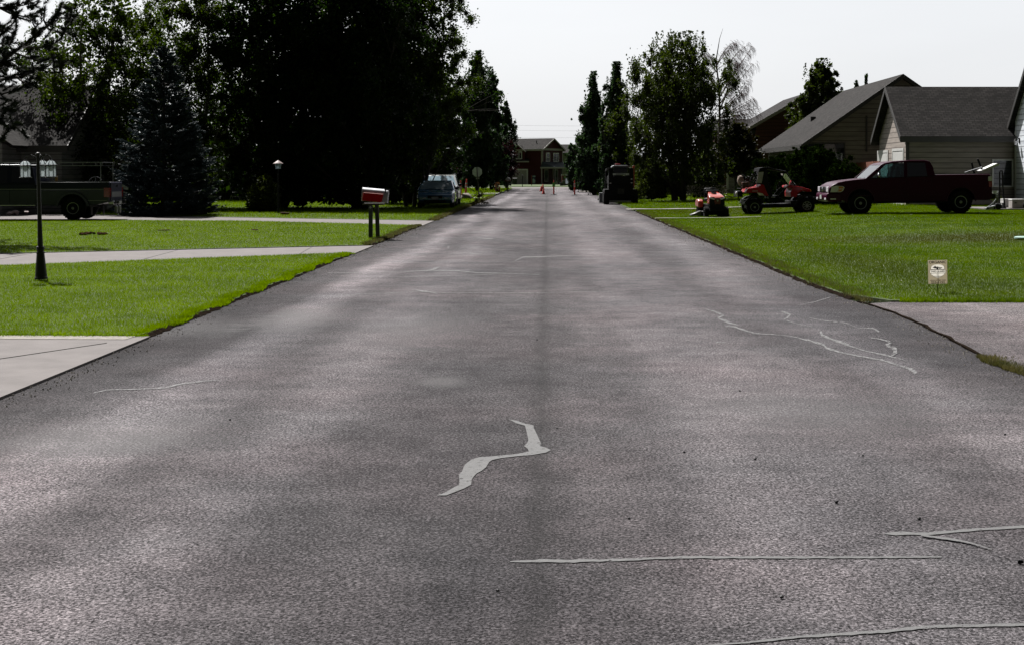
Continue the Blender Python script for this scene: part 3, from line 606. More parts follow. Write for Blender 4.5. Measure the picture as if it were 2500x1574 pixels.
# ------------------------------------------------------------------ buildings
def add_uv(o, axis, sinp):
    me = o.data; uv = me.uv_layers.new(name='UVMap'); 
    for l in me.loops:
        c = me.vertices[l.vertex_index].co; uv.data[l.index].uv = ((c.x if axis == 'x' else c.y), c.z / sinp)
def roof_slab(parent, a, b, c, d, th, m, axis, name='roof'):
    "a-b lower edge, c-d upper edge"
    a, b, c, d = map(Vector, (a, b, c, d)); n = (b - a).cross(d - a).normalized(); n = n if n.z > 0 else -n
    up = abs(d.z - a.z) / max(.01, (d - a).length)
    o = MB().hexa([p - n * th for p in (a, b, c, d)], [a, b, c, d]).build(name, m, parent, sm=False); add_uv(o, axis, max(.05, up)); return o
def gable(root, x0, x1, y0, y1, zb, ze, zr, oh, rk, axis, wm, rm, tm, th=.14, xr=None, fascia=True, wall='wall'):
    "a pitched block: ridge along axis; x0..x1, y0..y1 wall lines, ze eave height at the wall"
    if axis == 'x': ym = xr if xr is not None else (y0 + y1) / 2; prof = [(y0, zb), (y1, zb), (y1, ze), (ym, zr), (y0, ze)]; w = MB().prism(prof, x0, x1, 'x')
    else: ym = xr if xr is not None else (x0 + x1) / 2; prof = [(x0, zb), (x1, zb), (x1, ze), (ym, zr), (x0, ze)]; w = MB().prism(prof, y0, y1, 'y')
    wo = w.build(wall, wm, root, sm=False)
    lo, hi = (y0, y1) if axis == 'x' else (x0, x1); a0, a1 = (x0 - rk, x1 + rk) if axis == 'x' else (y0 - rk, y1 + rk)
    for e, s in ((lo, -1), (hi, 1)):
        sl = (zr - ze) / abs(ym - e); E = e + s * oh; zE = ze - sl * oh; dz = .05
        def q(t, u, z): return (t, u, z) if axis == 'x' else (u, t, z)
        roof_slab(root, q(a0, E, zE + dz + .1), q(a1, E, zE + dz + .1), q(a1, ym - s * 0.0, zr + dz + .1), q(a0, ym, zr + dz + .1), th, rm, axis)
        if fascia:
            f = MB(); f.hexa([q(a0 - .02, E + s * .03, zE - .12), q(a1 + .02, E + s * .03, zE - .12), q(a1 + .02, E - s * .0, zE - .12), q(a0 - .02, E, zE - .12)], [q(a0 - .02, E + s * .03, zE + .145), q(a1 + .02, E + s * .03, zE + .145), q(a1 + .02, E, zE + .145), q(a0 - .02, E, zE + .145)])
            for t, ss in ((a0, -1), (a1, 1)):
                f.hexa([q(t + ss * .035, E, zE - .09), q(t + ss * .004, E, zE - .09), q(t + ss * .004, ym, zr - .09), q(t + ss * .035, ym, zr - .09)], [q(t + ss * .035, E, zE + .15), q(t + ss * .004, E, zE + .15), q(t + ss * .004, ym, zr + .15), q(t + ss * .035, ym, zr + .15)])
            f.build('fascia', tm, root, sm=False)
    return wo
def window(root, kind, fixed, u0, u1, z0, z1, tm, gm, mull=(), out=1, fr=.07, name='window'):
    "kind 'y': on a wall of constant y, u = x; kind 'x': constant x, u = y. out = direction of outside"
    mb = MB(); d = .05 * out
    def bx(a, b, c, e, t0=0.003, t1=1.0):
        if kind == 'y': mb.b2((a, fixed + d * t0 + .002 * out, c), (b, fixed + d * t1, e))
        else: mb.b2((fixed + d * t0 + .002 * out, a, c), (fixed + d * t1, b, e))
    bx(u0 - fr, u0, z0 - fr, z1 + fr); bx(u1, u1 + fr, z0 - fr, z1 + fr); bx(u0, u1, z0 - fr, z0); bx(u0, u1, z1, z1 + fr)
    for q in mull:
        if q == 'v': m = (u0 + u1) / 2; bx(m - fr * .35, m + fr * .35, z0, z1)
        else: m = (z0 + z1) / 2; bx(u0, u1, m - fr * .35, m + fr * .35)
    f = mb.build(name, tm, root, sm=False); p = MB(); d2 = fixed + .012 * out
    if kind == 'y': p.b2((u0, fixed + .003 * out, z0), (u1, d2, z1))
    else: p.b2((fixed + .003 * out, u0, z0), (d2, u1, z1))
    p.build('pane', gm, f, sm=False); return f
shg = shingle('grey_shingle', (.036, .034, .033), .135, .26); shd = shingle('dark_shingle', (.038, .036, .037), .14, .3); shb = shingle('blue_grey_shingle', (.06, .075, .085), .2, .3)
sid_tan = siding('tan_siding', (.30, .265, .235), .24); sid_red = siding('dark_red_siding', (.07, .010, .014), .2); sid_brown = siding('brown_siding', (.13, .055, .045), .25)
sid_white = siding('pale_blue_siding', (.85, .90, .98), .24); sid_tan_lit = siding('tan_siding_lit', (.42, .37, .335), .24); sid_grey = siding('grey_siding', (.3, .3, .29), .2)

# --- tan garage with the gable end facing the road
PA = 54.0
xg = (2199 - VX) / PA; y1e = F / PA; y2e = F / (PA / 1.091)
GB = .2
root = thing('garage', 'tan lap sided garage with grey shingle roof, directly behind the maroon pickup', 'garage', (xg + .35, y1e + .35, GB))
L = (2500 - VX) / 52.0 - xg + .6; W_ = (y2e - y1e) - .7
ze_ = EYE - (339 - VY) / PA - GB + .25; zr_ = EYE - (214 - VY) / (PA / 1.045) - GB
gable(root, 0, L, 0, W_, -.3, ze_, zr_ - .12, .35, .35, 'x', sid_tan, shg, M['darktrim'])
# gable sheet in a paler copy of the tan siding, sunlight put into its colour
MB().prism([(0.02, -.3), (W_ - .02, -.3), (W_ - .02, ze_ - .05), (W_ / 2, zr_ - .3), (0.02, ze_ - .05)], -.03, -.003, 'x').build('gable_lit_sheet', sid_tan_lit, root, sm=False)
MB().b2((-.04, -.05, -.3), (.12, -.004, ze_ - .1)).build('corner_board', M['darktrim'], root, sm=False)
MB().b2((.12, -.03, -.28), (L, -.003, .0)).build('foundation', M['concrete'], root, sm=False)
yd = lambda px: F * (xg + .35) / (px - VX) - (y1e + .35)
for a, b, zt in ((2207, 2182, 370), (2169, 2146, 372)):
    u0, u1 = yd(a), yd(b); z1 = EYE - (zt - VY) / 52 - GB
    f = MB(); x = -.06
    f.b2((x, u0 - .12, 0), (x + .028, u0, z1 + .12)).b2((x, u1, 0), (x + .028, u1 + .12, z1 + .12)).b2((x, u0, z1), (x + .028, u1, z1 + .12))
    d = f.build('door_frame', M['white'], root, sm=False)
    mb = MB().b2((-.045, u0, 0), (-.032, u1, z1))
    for k in range(4): mb.b2((-.052, u0 + .08, .1 + k * z1 / 4), (-.045, u1 - .08, (k + 1) * z1 / 4 - .08))
    mb.build('garage_door', M['white'], d, sm=False)
wu0 = (2423 - VX) / 53.6 - xg - .35; wu1 = (2468 - VX) / 53.6 - xg - .35
window(root, 'y', 0, wu0, wu1, EYE - (454 - VY) / 53.6 - GB, EYE - (393 - VY) / 53.6 - GB, M['white'], M['darkglass'], out=-1, fr=.06)
# wall lanterns either side of the garage doors
def wall_lantern(loc, rz, lab, grp=None):
    t = thing('wall_lantern', lab, 'wall lamp', loc, rz, grp)
    MB().b2((-.01, -.06, -.12), (.015, .06, .12)).tube([(.01, 0, .05), (.1, 0, .14), (.16, 0, .1), (.17, 0, .04)], .012, 6).build('bracket', M['black'], t)
    MB().lathe([(.085, .0), (.04, .07), (.012, .10), (.012, .13)], (.17, 0, -.02), n=6).build('cap', M['black'], t); MB().lathe([(.05, -.24), (.06, -.22), (.06, -.21), (.0, -.205)], (.17, 0, 0), n=6).build('lantern_base', M['black'], t)
    MB().lathe([(.05, -.21), (.075, -.02)], (.17, 0, 0), n=6).build('lamp_glass', M['lampglass'], t); return t
wall_lantern((xg + .30, y1e + .35 + yd(2218) + .35, GB + 1.9), R(180), 'small lantern on the garage gable wall, nearer the corner board')
wall_lantern((xg + .30, y1e + .35 + yd(2142), GB + 1.85), R(180), 'small lantern on the far end of the garage gable wall')

# --- pale blue house at the right edge
xw = (2479 - VX) / 53.9; yb = y1e + .2
root = thing('house', 'pale blue white clapboard house cut by the right edge', 'house', (xw, yb - 7.4, GB))
z_e = EYE - (320 - VY) / 54.5 - GB
gable(root, 0, 9, 0, 7.35, -.3, z_e + .5, z_e + 4.5, .5, .22, 'x', sid_white, shd, M['darktrim'])
MB().b2((-.03, 7.2, -.3), (-.004, 7.34, z_e)).build('corner_board', M['white'], root, sm=False)
wall_lantern((xw - .01, F * xw / (2489 - VX), EYE - (342 - VY) / 55.5), R(180), 'black lantern on the pale blue house wall at the right edge')

# --- tall tan house with the long roof slope
PH = 47.0
D1 = F / PH; D2 = F / (PH / 1.2); xa = (2205 - VX) / PH; xe = (1957 - VX) / PH
zap = EYE - (181 - VY) / PH; zea = EYE - (353 - VY) / PH
root = thing('house', 'tall tan house with long roof slope behind the round hedge', 'house', (0, D1, 0))
xr_ = xa; x0 = xe + .5; sl_ = (zap - zea) / (xa - xe); x1 = xa + (xa - x0)
gable(root, x0, x1, .5, D2 - D1 - .5, 0, zea + sl_ * .5 - .15, zap - .15, .5, .5, 'y', sid_tan, shg, M['darktrim'])
wx0, wx1 = (1972 - VX) / PH, (2065 - VX) / PH
window(root, 'y', .5, wx0, wx1, .9, EYE - (352 - VY) / PH, M['darktrim'], M['darkglass'], out=-1)
MB().b2(((2119 - VX) / PH, .44, 2.8), ((2121 - VX) / PH + .03, .497, EYE - (282 - VY) / PH)).build('downpipe', M['darktrim'], root)
MB().b2((xa - 3.1, 9, zap - 2.2), (xa - 2.8, 9.3, zap - 1.85)).build('vent', M['darktrim'], root)
# --- brown red house further back
PB = 35.0; yh = F / PB; X = lambda p, q=PB: (p - VX) / q; Z = lambda p, q=PB: EYE - (p - VY) / q
root = thing('house', 'brown red house with a rising roof edge, left of the tall tan house', 'house', (0, yh, 0))
gable(root, X(1850), X(2110), .6, 11, 0, Z(304), Z(229), .5, .5, 'y', sid_brown, shd, M['trim'])
mb = gable(root, X(1752), X(1850) - .02, 1.6, 8, 0, Z(318), Z(290), .5, .3, 'x', sid_brown, shd, M['darktrim'], wall='wing_wall')
MB().b2((X(1786), 1.53, .1), (X(1850) - .05, 1.58, Z(414))).build('garage_door', siding('garage_panels', (.38, .37, .36), .35), root, sm=False)
MB().b2((X(1780), 1.5, .05), (X(1786) - .01, 1.585, Z(414))).build('door_frame', M['white'], root, sm=False)
roof_slab(root, (X(1866), -1.6, Z(371)), (X(1935), -1.6, Z(371)), (X(1935), .55, Z(348)), (X(1880), .55, Z(348)), .12, shd, 'x', 'porch_roof')
window(root, 'y', .6, X(1893), X(1903), Z(356), Z(344), M['white'], M['darkglass'], out=-1, fr=.08)
# --- far dark red house
PR = 15.5; zb = .0; ph = R(-30)
root = thing('house', 'dark red two storey house with front gable and porch at the street end', 'house', ((1324 - VX) / PR, F / PR, 0), ph)
zr = EYE - (337 - VY) / PR; ze = EYE - (369 - VY) / PR; W_ = 6.5; LL = 12
gable(root, -LL, 0, 0, W_, 0, ze + .3, zr - .15, .35, .35, 'x', sid_red, shg, M['trim'])
MB().b2((.003, .0, ze + .1), (.05, W_, ze + .42)).b2((.003, 0, 3.6), (.05, .18, ze + .1)).b2((.003, W_ - .18, 3.6), (.05, W_, ze + .1)).b2((-.18, -.05, 0), (0, -.003, ze)).build('trim_board', M['trim'], root, sm=False)
window(root, 'x', 0, 1.2, 2.25, 3.75, 4.95, M['white'], M['darkglass'], ('h',), 1, .12)
window(root, 'x', 0, 3.5, 5.1, 3.7, 4.95, M['white'], M['darkglass'], ('v',), 1, .12)
window(root, 'y', 0, -4.5, -3.55, 4.15, 5.15, M['white'], M['darkglass'], ('v',), -1, .12)
# dormer
MB().prism([(-5.2, 3.9), (-3.0, 3.9), (-3.0, 5.3), (-4.1, 6.1), (-5.2, 5.3)], -.0, -.35, 'y').b2((-5.2, -.35, 3.9), (-4.62, -.003, 5.2)).build('dormer', sid_red, root, sm=False)
window(root, 'y', -.36, -4.5, -3.6, 4.15, 5.15, M['white'], M['darkglass'], ('v',), -1, .10)
for s in (-1, 1): roof_slab(root, (-4.1 + s * 1.35, -.6, 5.25), (-4.1 + s * 1.35, .6, 5.25), (-4.1, .6, 6.25), (-4.1, -.6, 6.25), .1, shg, 'y', 'dormer_roof')
MB().prism([(-5.55, 5.12), (-4.1, 6.2), (-2.65, 5.12), (-2.65, 5.28), (-4.1, 6.36), (-5.55, 5.28)], -.62, -.68, 'y').build('dormer_trim', M['trim'], root, sm=False)
roof_slab(root, (-6.5, -.9, 3.72), (-1.9, -.9, 3.72), (-2.4, -.01, 4.1), (-6.2, -.01, 4.1), .12, shg, 'x', 'lower_roof')
MB().b2((-6.5, -.95, 3.55), (-1.9, -.9, 3.72)).build('lower_fascia', M['trim'], root, sm=False)
# garage door
mb = MB().b2((-5.6, -.04, .05), (-2.85, -.003, 2.3))
for k in range(4): mb.b2((-5.5, -.055, .1 + k * .56), (-2.95, -.04, .6 + k * .56))
mb.build('garage_door', M['trim'], root, sm=False)
MB().b2((-5.85, -.06, .0), (-5.6, -.003, 2.5)).b2((-2.85, -.06, 0), (-2.62, -.003, 2.5)).b2((-5.6, -.06, 2.3), (-2.85, -.003, 2.5)).build('door_frame', M['white'], root, sm=False)
# porch on the gable side
PRF = [(0, -.3), (2.4, -.9), (2.4, W_ + 1.2), (0, W_ + .4)]
mb = MB(); mb.face([(.01, 0, 3.65), (2.6, -.6, 2.75), (2.6, W_ + 1.6, 2.75), (.01, W_ + .2, 3.65)]); mb.face([(.01, 0, 3.65), (.01, -.6, 2.75), (2.6, -.6, 2.75)]); mb.face([(.01, W_ + .2, 3.65), (2.6, W_ + 1.6, 2.75), (.01, W_ + 1.6, 2.75)]); mb.face([(.01, -.6, 2.75), (.01, W_ + 1.6, 2.75), (2.6, W_ + 1.6, 2.75), (2.6, -.6, 2.75)])
pr = mb.build('porch_roof', shb, root, sm=False); add_uv(pr, 'y', .33)
MB().b2((2.6, -.65, 2.55), (2.66, W_ + 1.65, 2.78)).b2((0.01, -.66, 2.55), (2.6, -.6, 2.78)).build('porch_fascia', M['trim'], root, sm=False)
for y in (-.4, 1.9, 4.2, W_ + 1.3): MB().b2((2.35, y - .1, 0), (2.55, y + .1, 2.55)).build('porch_post', M['rust'] if y > 6 else M['darktrim'], root, sm=False)
MB().b2((2.3, -.4, .5), (2.36, W_ + 1.3, .62)).b2((2.3, -.4, 1.0), (2.36, W_ + 1.3, 1.07)).build('porch_rail', M['darktrim'], root, sm=False)
window(root, 'x', 0, .7, 1.7, .6, 2.3, M['trim'], M['darkglass'], (), 1, .12); window(root, 'x', 0, 3.4, 4.8, .2, 2.3, M['trim'], M['darkglass'], ('v',), 1, .12)
MB().tube([(-2.0, 1.6, 6.4), (-2.0, 1.6, 7.0)], .07, 6).build('vent_pipe', M['darktrim'], root); MB().blob((-2.3, 1.2, 6.05), (.2, .15, .15)).build('roof_vent', M['white'], root)
# --- further roof to its right
PQ = 12.5
root = thing('house', 'distant grey roofed house half hidden to the right of the dark red house', 'house', ((1372 - VX) / PQ, F / PQ, 0))
gable(root, 0, 9, 0, 9, 0, EYE - (374 - VY) / PQ, EYE - (354 - VY) / PQ, .4, .4, 'x', sid_grey, shg, M['darktrim'])
for s in (-1, 1): roof_slab(root, (3.0 + s * 1.4, -1, 5.9), (3.0 + s * 1.4, 2, 5.9), (3.0, 2, 7.0), (3.0, -1, 7.0), .1, shg, 'y', 'dormer_roof')
# --- left edge house roof
PL = 60.0
root = thing('house', 'dark shingled house at the left edge, half hidden by pine branches', 'house', ((-140 - VX) / PL, F / PL, 0))
x1 = (150 + 140) / PL
gable(root, 0, x1, 0, 9, 0, EYE - (345 - VY) / PL, EYE - (205 - VY) / PL, .5, .4, 'x', sid_grey, shg, M['darktrim'], xr=3.4)
for s in (-1, 1): roof_slab(root, (1.6 + s * 2.1, -2.2, 2.75), (1.6 + s * 2.1, 1.2, 2.75), (1.6, 1.2, 4.2), (1.6, -2.2, 4.2), .12, shg, 'y', 'porch_roof')
MB().b2((0.1, -2, 0), (3.2, -.01, 2.85)).build('porch_wall', sid_grey, root, sm=False)

# --- fences
def board_fence(px0, px1, ppm0, ppm1, z0, top0, top1, m, label, pitch=.14):
    a = Vector(((px0 - VX) / ppm0, F / ppm0, z0)); b = Vector(((px1 - VX) / ppm1, F / ppm1, z0)); h0 = EYE - (top0 - VY) / ppm0 - z0; h1 = EYE - (top1 - VY) / ppm1 - z0
    L = (b - a).length; d = (b - a) / L; t = thing('board_fence', label, 'fence', tuple(a), math.atan2(d.y, d.x)); mb = MB(); n = int(L / pitch)
    for i in range(n): x = i * pitch; h = h0 + (h1 - h0) * i / n + rnd.uniform(-.02, .02); mb.b2((x, 0, 0), (x + pitch * .93, .025, h))
    mb.build('boards', m, t, sm=False); MB().b2((0, .03, .4), (L, .07, .5)).b2((0, .03, h0 * .8), (L, .07, h0 * .8 + .1)).build('rail', m, t, sm=False)
    for k in range(int(L / 2.4) + 1): MB().b2((k * 2.4, .075, 0), (k * 2.4 + .1, .17, max(h0, h1))).build('post', m, t, sm=False)
    return t
board_fence(2078, 2150, 46, 50, .2, 399, 394, mat('cedar_stain', (.22, .06, .025), .8, var=.3, vs=6), 'reddish brown cedar board fence between hedge and garage')
board_fence(440, 720, 40, 40, 0, 425, 425, mat('dark_blue_fence', (.03, .04, .06), .8), 'dark blue grey board fence behind the shaded left lawn')
# power line with poles beyond
t = thing('power_line', 'thin power wires crossing the sky above the dark red house', 'power line', (0, F / 11.5, 0))
for k, (za, zb_) in enumerate([(12.2, 11.6), (11.2, 10.5), (9.6, 9.2)]):
    MB().tube([(-40 + i * 8, 0, za + (zb_ - za) * i / 12 + .012 * (i - 6) ** 2) for i in range(13)], .013, 4).build('wire', M['darktrim'], t)
for x, lb in ((-40, 'tall utility pole left of the wires, hidden behind the left trees'), (56, 'tall utility pole behind the far right trees')):
    t = thing('utility_pole', lb, 'utility pole', (x, F / 11.5, 0)); MB().tube([(0, 0, 0), (0, 0, 14)], [.16, .11], 8).build('pole', M['bark'], t); MB().b2((-1.1, -.06, 12.4), (1.1, .06, 12.55)).build('crossarm', M['bark'], t)
# ------------------------------------------------------------------ vegetation
def diamonds(C, Lh, Wh, rg, updir=None, flat=0.0):
    "N leaf diamonds with random orientation"
    n = len(C); u = rg.normal(size=(n, 3))
    if updir is not None: u = u * .6 + np.array(updir)
    u /= np.linalg.norm(u, axis=1, keepdims=True) + 1e-9
    w = rg.normal(size=(n, 3)); w[:, 2] *= (1 - flat); w -= u * (w * u).sum(1, keepdims=True); w /= np.linalg.norm(w, axis=1, keepdims=True) + 1e-9
    Lh = np.asarray(Lh).reshape(-1, 1); Wh = np.asarray(Wh).reshape(-1, 1)
    return np.stack([C - u * Lh, C + w * Wh - u * Lh * .1, C + u * Lh, C - w * Wh - u * Lh * .1], 1)
def bez(a, b, bend, n, rg):
    a, b = np.array(a, float), np.array(b, float); m = (a + b) / 2 + np.array([0, 0, bend]) + rg.normal(0, .06, 3) * np.linalg.norm(b - a)
    t = np.linspace(0, 1, n)[:, None]; return (1 - t) ** 2 * a + 2 * t * (1 - t) * m + t ** 2 * b
def tree(name, label, cat, px, ppm, top, prof, nclump, nleaf, leaf, lm, bm_, z0=0.0, tr=.14, t0=.08, rc=.22, inner=.45, stretch=1.0, seed=1, group=None, updir=None, trunks=1, limbs=22, bigf=2.4, depth=1.0, spread=.5, loc=None, tb=.0, basepx=None, shoots=0, wide=1.0, fill=.22, out_=.16):
    """prof: [(t, left px, right px)] half widths of the crown in photo pixels, t = 0 ground .. 1 top"""
    nclump = int(nclump * 1.5); rg = np.random.default_rng(seed); x, y = (px - VX) / ppm, F / ppm
    H = EYE - (top - VY) / ppm - z0
    t = thing(name, label, cat, (x, y, z0), group=group)
    T = [p[0] for p in prof]; Lp = [p[1] / ppm for p in prof]; Rp = [p[2] / ppm for p in prof]
    tt = t0 + (1 - t0) * rg.uniform(0, 1, nclump * 4); wgt = np.interp(tt, T, np.array(Lp) + np.array(Rp)); keep = rg.uniform(0, wgt.max(), len(tt)) < wgt; tt = tt[keep][:nclump]
    a = rg.uniform(0, 2 * np.pi, len(tt)); rr_ = np.sqrt(rg.uniform(0.02, 1, len(tt))); lw = np.interp(tt, T, Lp); rw = np.interp(tt, T, Rp); mw = (lw + rw) / 2
    cx = np.cos(a) * rr_; X = np.where(cx < 0, cx * lw, cx * rw); Y = np.sin(a) * rr_ * mw * depth; Zc = tt * H
    cr = rc * mw.max() * rg.uniform(.55, 1.2, len(tt)) * np.clip(mw / mw.max(), .35, 1)
    nz = 1 + .20 * np.sin(tt * 23 + a * 2 + seed) + .12 * np.sin(tt * 51 + a * 5 + seed * 2); X *= 1.14 * nz * wide; Y *= 1.14 * nz; out = rg.uniform(0, 1, len(tt)) < out_; X[out] *= 1.16; Y[out] *= 1.16; cr[out] *= .55
    shrink = np.clip(1 - cr * .30 / np.maximum(mw, .05), .1, 1); X *= shrink; Y *= shrink; Zc = np.minimum(Zc, H - cr * stretch * .5)
    # leaves
    w = cr ** 2; w = w / w.sum(); idx = rg.choice(len(tt), nleaf, p=w); g3 = rg.normal(size=(nleaf, 3)); g3 /= np.linalg.norm(g3, axis=1, keepdims=True); rad = np.minimum(np.abs(rg.normal(0, .55, nleaf)), 1.7)
    Cc = np.stack([X, Y, Zc], 1)[idx] + g3 * (cr[idx] * rad)[:, None] * np.array([1, 1, stretch])
    Cc[:, 2] = np.maximum(Cc[:, 2], .05 + .08 * rg.uniform(0, 1, nleaf))
    rel = rr_[idx] * .6 + rad * .4; sz = leaf * np.where(rel < inner, bigf, 1.0) * rg.uniform(.6, 1.3, nleaf)
    nf = int(nleaf * fill); tf_ = t0 + (1 - t0) * rg.uniform(0, 1, nf * 3); kf = rg.uniform(0, wgt.max(), nf * 3) < np.interp(tf_, T, np.array(Lp) + np.array(Rp)); tf_ = tf_[kf][:nf]; nf = len(tf_)
    af = rg.uniform(0, 2 * np.pi, nf); qf = np.sqrt(rg.uniform(0, 1, nf)) * .80; lf, rf_ = np.interp(tf_, T, Lp), np.interp(tf_, T, Rp); cf = np.cos(af) * qf
    Ff = np.stack([np.where(cf < 0, cf * lf, cf * rf_), np.sin(af) * qf * (lf + rf_) / 2 * depth, tf_ * H * .97], 1)
    if shoots:
        a = rg.uniform(0, 6.28, shoots); ts = rg.uniform(.5, .96, shoots); mxs = np.interp(ts, T, np.array(Lp) + np.array(Rp)) / 2; q = rg.uniform(.2, 1.08, shoots); bx_, by_ = np.cos(a) * q * mxs, np.sin(a) * q * mxs; bz = ts * H; hl = rg.uniform(.06, .14, shoots) * H
        m = 46; u = rg.uniform(0, 1, (shoots, m)); r_ = .12 * (1.15 - u) * (H / 9); S = np.stack([bx_[:, None] + rg.normal(0, 1, (shoots, m)) * r_, by_[:, None] + rg.normal(0, 1, (shoots, m)) * r_, np.minimum(bz[:, None] + u * hl[:, None], H * 1.01 * (1 - 0 * u))], 2).reshape(-1, 3)
        Cc = np.concatenate([Cc, S]); sz = np.concatenate([sz, leaf * rg.uniform(.7, 1.1, len(S))])
    Cc = np.concatenate([Cc, Ff]); sz = np.concatenate([sz, leaf * rg.uniform(1.0, 2.2, nf)])
    np_obj('crown', diamonds(Cc, sz / 2, sz * .32, rg, updir), lm, t)
    # trunk and limbs in one branching mesh
    mb = MB(); n0 = 0
    for k in range(trunks):
        bx = (0, 0) if trunks == 1 else ((k - (trunks - 1) / 2) * .35 + rg.normal(0, .05), rg.normal(0, .2))
        tx = bx[0] + (rg.normal(0, .03) * H if trunks == 1 else (k - (trunks - 1) / 2) * H * .09); ty = rg.normal(0, .03) * H
        pts = bez((bx[0], bx[1], -.1), (tx, ty, H * .86), 0, 9, rg); mb.tube(pts, [tr * (1.25 if i == 0 else 1 - .85 * i / 8) for i in range(9)], 7)
    order = rg.permutation(len(tt))[:limbs]
    for i in order:
        s = max(.06, tt[i] - rg.uniform(.12, .3)); q = pts[min(8, int(s / .86 * 8))]; e = (X[i], Y[i], Zc[i]); ln = bez(q, e, .08 * H * rg.uniform(-.3, 1), 6, rg)
        mb.tube(ln, [tr * .42 * (1 - s) * (1 - .8 * j / 5) + .006 for j in range(6)], 5)
        for _ in range(3):
            e2 = np.array(e) + rg.normal(0, 1, 3) * cr[i] * .8; mb.tube(bez(ln[3], e2, 0, 4, rg), [.014, .010, .008, .004], 4)
    mb.build('trunk', bm_, t); return t

L_dark = leafmat('cottonwood_leaves', (.006, .013, .004), (.020, .038, .006), .35, (1.8, 2.2, .35), scale=.7)
L_aspen = leafmat('aspen_leaves', (.008, .018, .004), (.042, .062, .006), .42, (1.9, 2.1, .2), scale=.35)
L_right = leafmat('willow_leaves', (.014, .022, .007), (.060, .075, .018), .32, (1.6, 1.9, .4), scale=.8)
L_far = leafmat('poplar_leaves', (.016, .030, .018), (.050, .078, .038), .3, (1.3, 1.7, .8), scale=.5)
L_maroon = leafmat('purple_maple_leaves', (.012, .005, .007), (.030, .012, .015), .25, (1.6, .8, .8), scale=.7)
L_hedge = leafmat('hedge_leaves', (.005, .011, .003), (.022, .038, .006), .06, (1.6, 2.0, .4), scale=1.4, spec=0)
L_shrub = leafmat('shrub_leaves', (.03, .045, .012), (.09, .11, .02), .35, (1.4, 1.5, .5), scale=2)
L_spruce = leafmat('blue_spruce_needles', (.020, .032, .036), (.065, .095, .105), .08, (1, 1, 1), scale=1.0, rough=.5)
L_pine = leafmat('pine_needles', (.006, .010, .005), (.020, .028, .012), .10, (1.2, 1.4, .6), scale=1.5)
CW = 'big leafy trees massed beside the road on the left'
# aspens behind the lamp and pickup
tree('aspen_tree', 'leafy aspen behind the grey pickup, left of the blue spruce, bright edged leaves', 'tree', 250, 56, -70, [(0, 60, 60), (.15, 130, 150), (.4, 190, 190), (.7, 175, 185), (1, 60, 60)], 190, 82000, .11, L_aspen, M['palebark'], tr=.13, seed=11, trunks=2, rc=.16, inner=.35, bigf=1.6, fill=.10, group=CW, t0=.12, tb=0)
tree('aspen_tree', 'leafy aspen whose crown rises just behind the blue spruce top', 'tree', 470, 52, -140, [(0, 60, 60), (.12, 110, 110), (.4, 140, 150), (.7, 150, 140), (1, 60, 60)], 150, 68000, .11, L_aspen, M['palebark'], tr=.13, seed=12, trunks=1, rc=.17, inner=.4, bigf=1.7, fill=.10, group=CW, t0=.10)
tree('cottonwood_tree', 'dense dark cottonwood standing right behind the small post lantern', 'tree', 690, 52, -190, [(0, 90, 100), (.06, 130, 140), (.3, 190, 190), (.7, 180, 180), (1, 70, 70)], 170, 80000, .13, L_dark, M['bark'], tr=.22, seed=13, rc=.22, group=CW, t0=.03, inner=.6)
tree('cottonwood_tree', 'dense dark cottonwood behind the red and silver mailbox, second from the road', 'tree', 880, 53, -210, [(0, 110, 90), (.06, 150, 120), (.3, 190, 150), (.7, 180, 150), (1, 70, 60)], 170, 85000, .13, L_dark, M['bark'], tr=.24, seed=14, rc=.22, group=CW, t0=.02, inner=.62, trunks=2)
tree('cottonwood_tree', 'tall pale limbed cottonwood nearest the road, overhanging the parked blue sedan', 'tree', 1010, 50, -120, [(0, 60, 10), (.11, 90, 20), (.17, 120, 70), (.3, 120, 132), (.5, 120, 138), (.8, 120, 132), (1, 60, 66)], 240, 100000, .11, L_aspen, M['bark'], tr=.09, seed=15, rc=.15, group=CW, t0=.06, inner=.4, trunks=3, limbs=34, bigf=1.9, fill=.14, out_=.05)
tree('cottonwood_tree', 'dark understorey tree behind the parked blue sedan, under the overhanging crown', 'tree', 1000, 45, 130, [(0, 90, 20), (.1, 120, 60), (.3, 130, 130), (.6, 120, 165), (.85, 110, 140), (1, 30, 30)], 120, 50000, .14, L_dark, M['bark'], tr=.12, seed=16, rc=.22, group=CW, t0=.02, inner=.6)
tree('bush', 'yellow green lilac bush left of the small post lantern', 'bush', 648, 58, 428, [(0, 50, 25), (.3, 58, 30), (.6, 50, 25), (1, 15, 15)], 40, 9000, .09, L_shrub, M['bark'], tr=.03, seed=17, rc=.3, t0=.02, limbs=12)
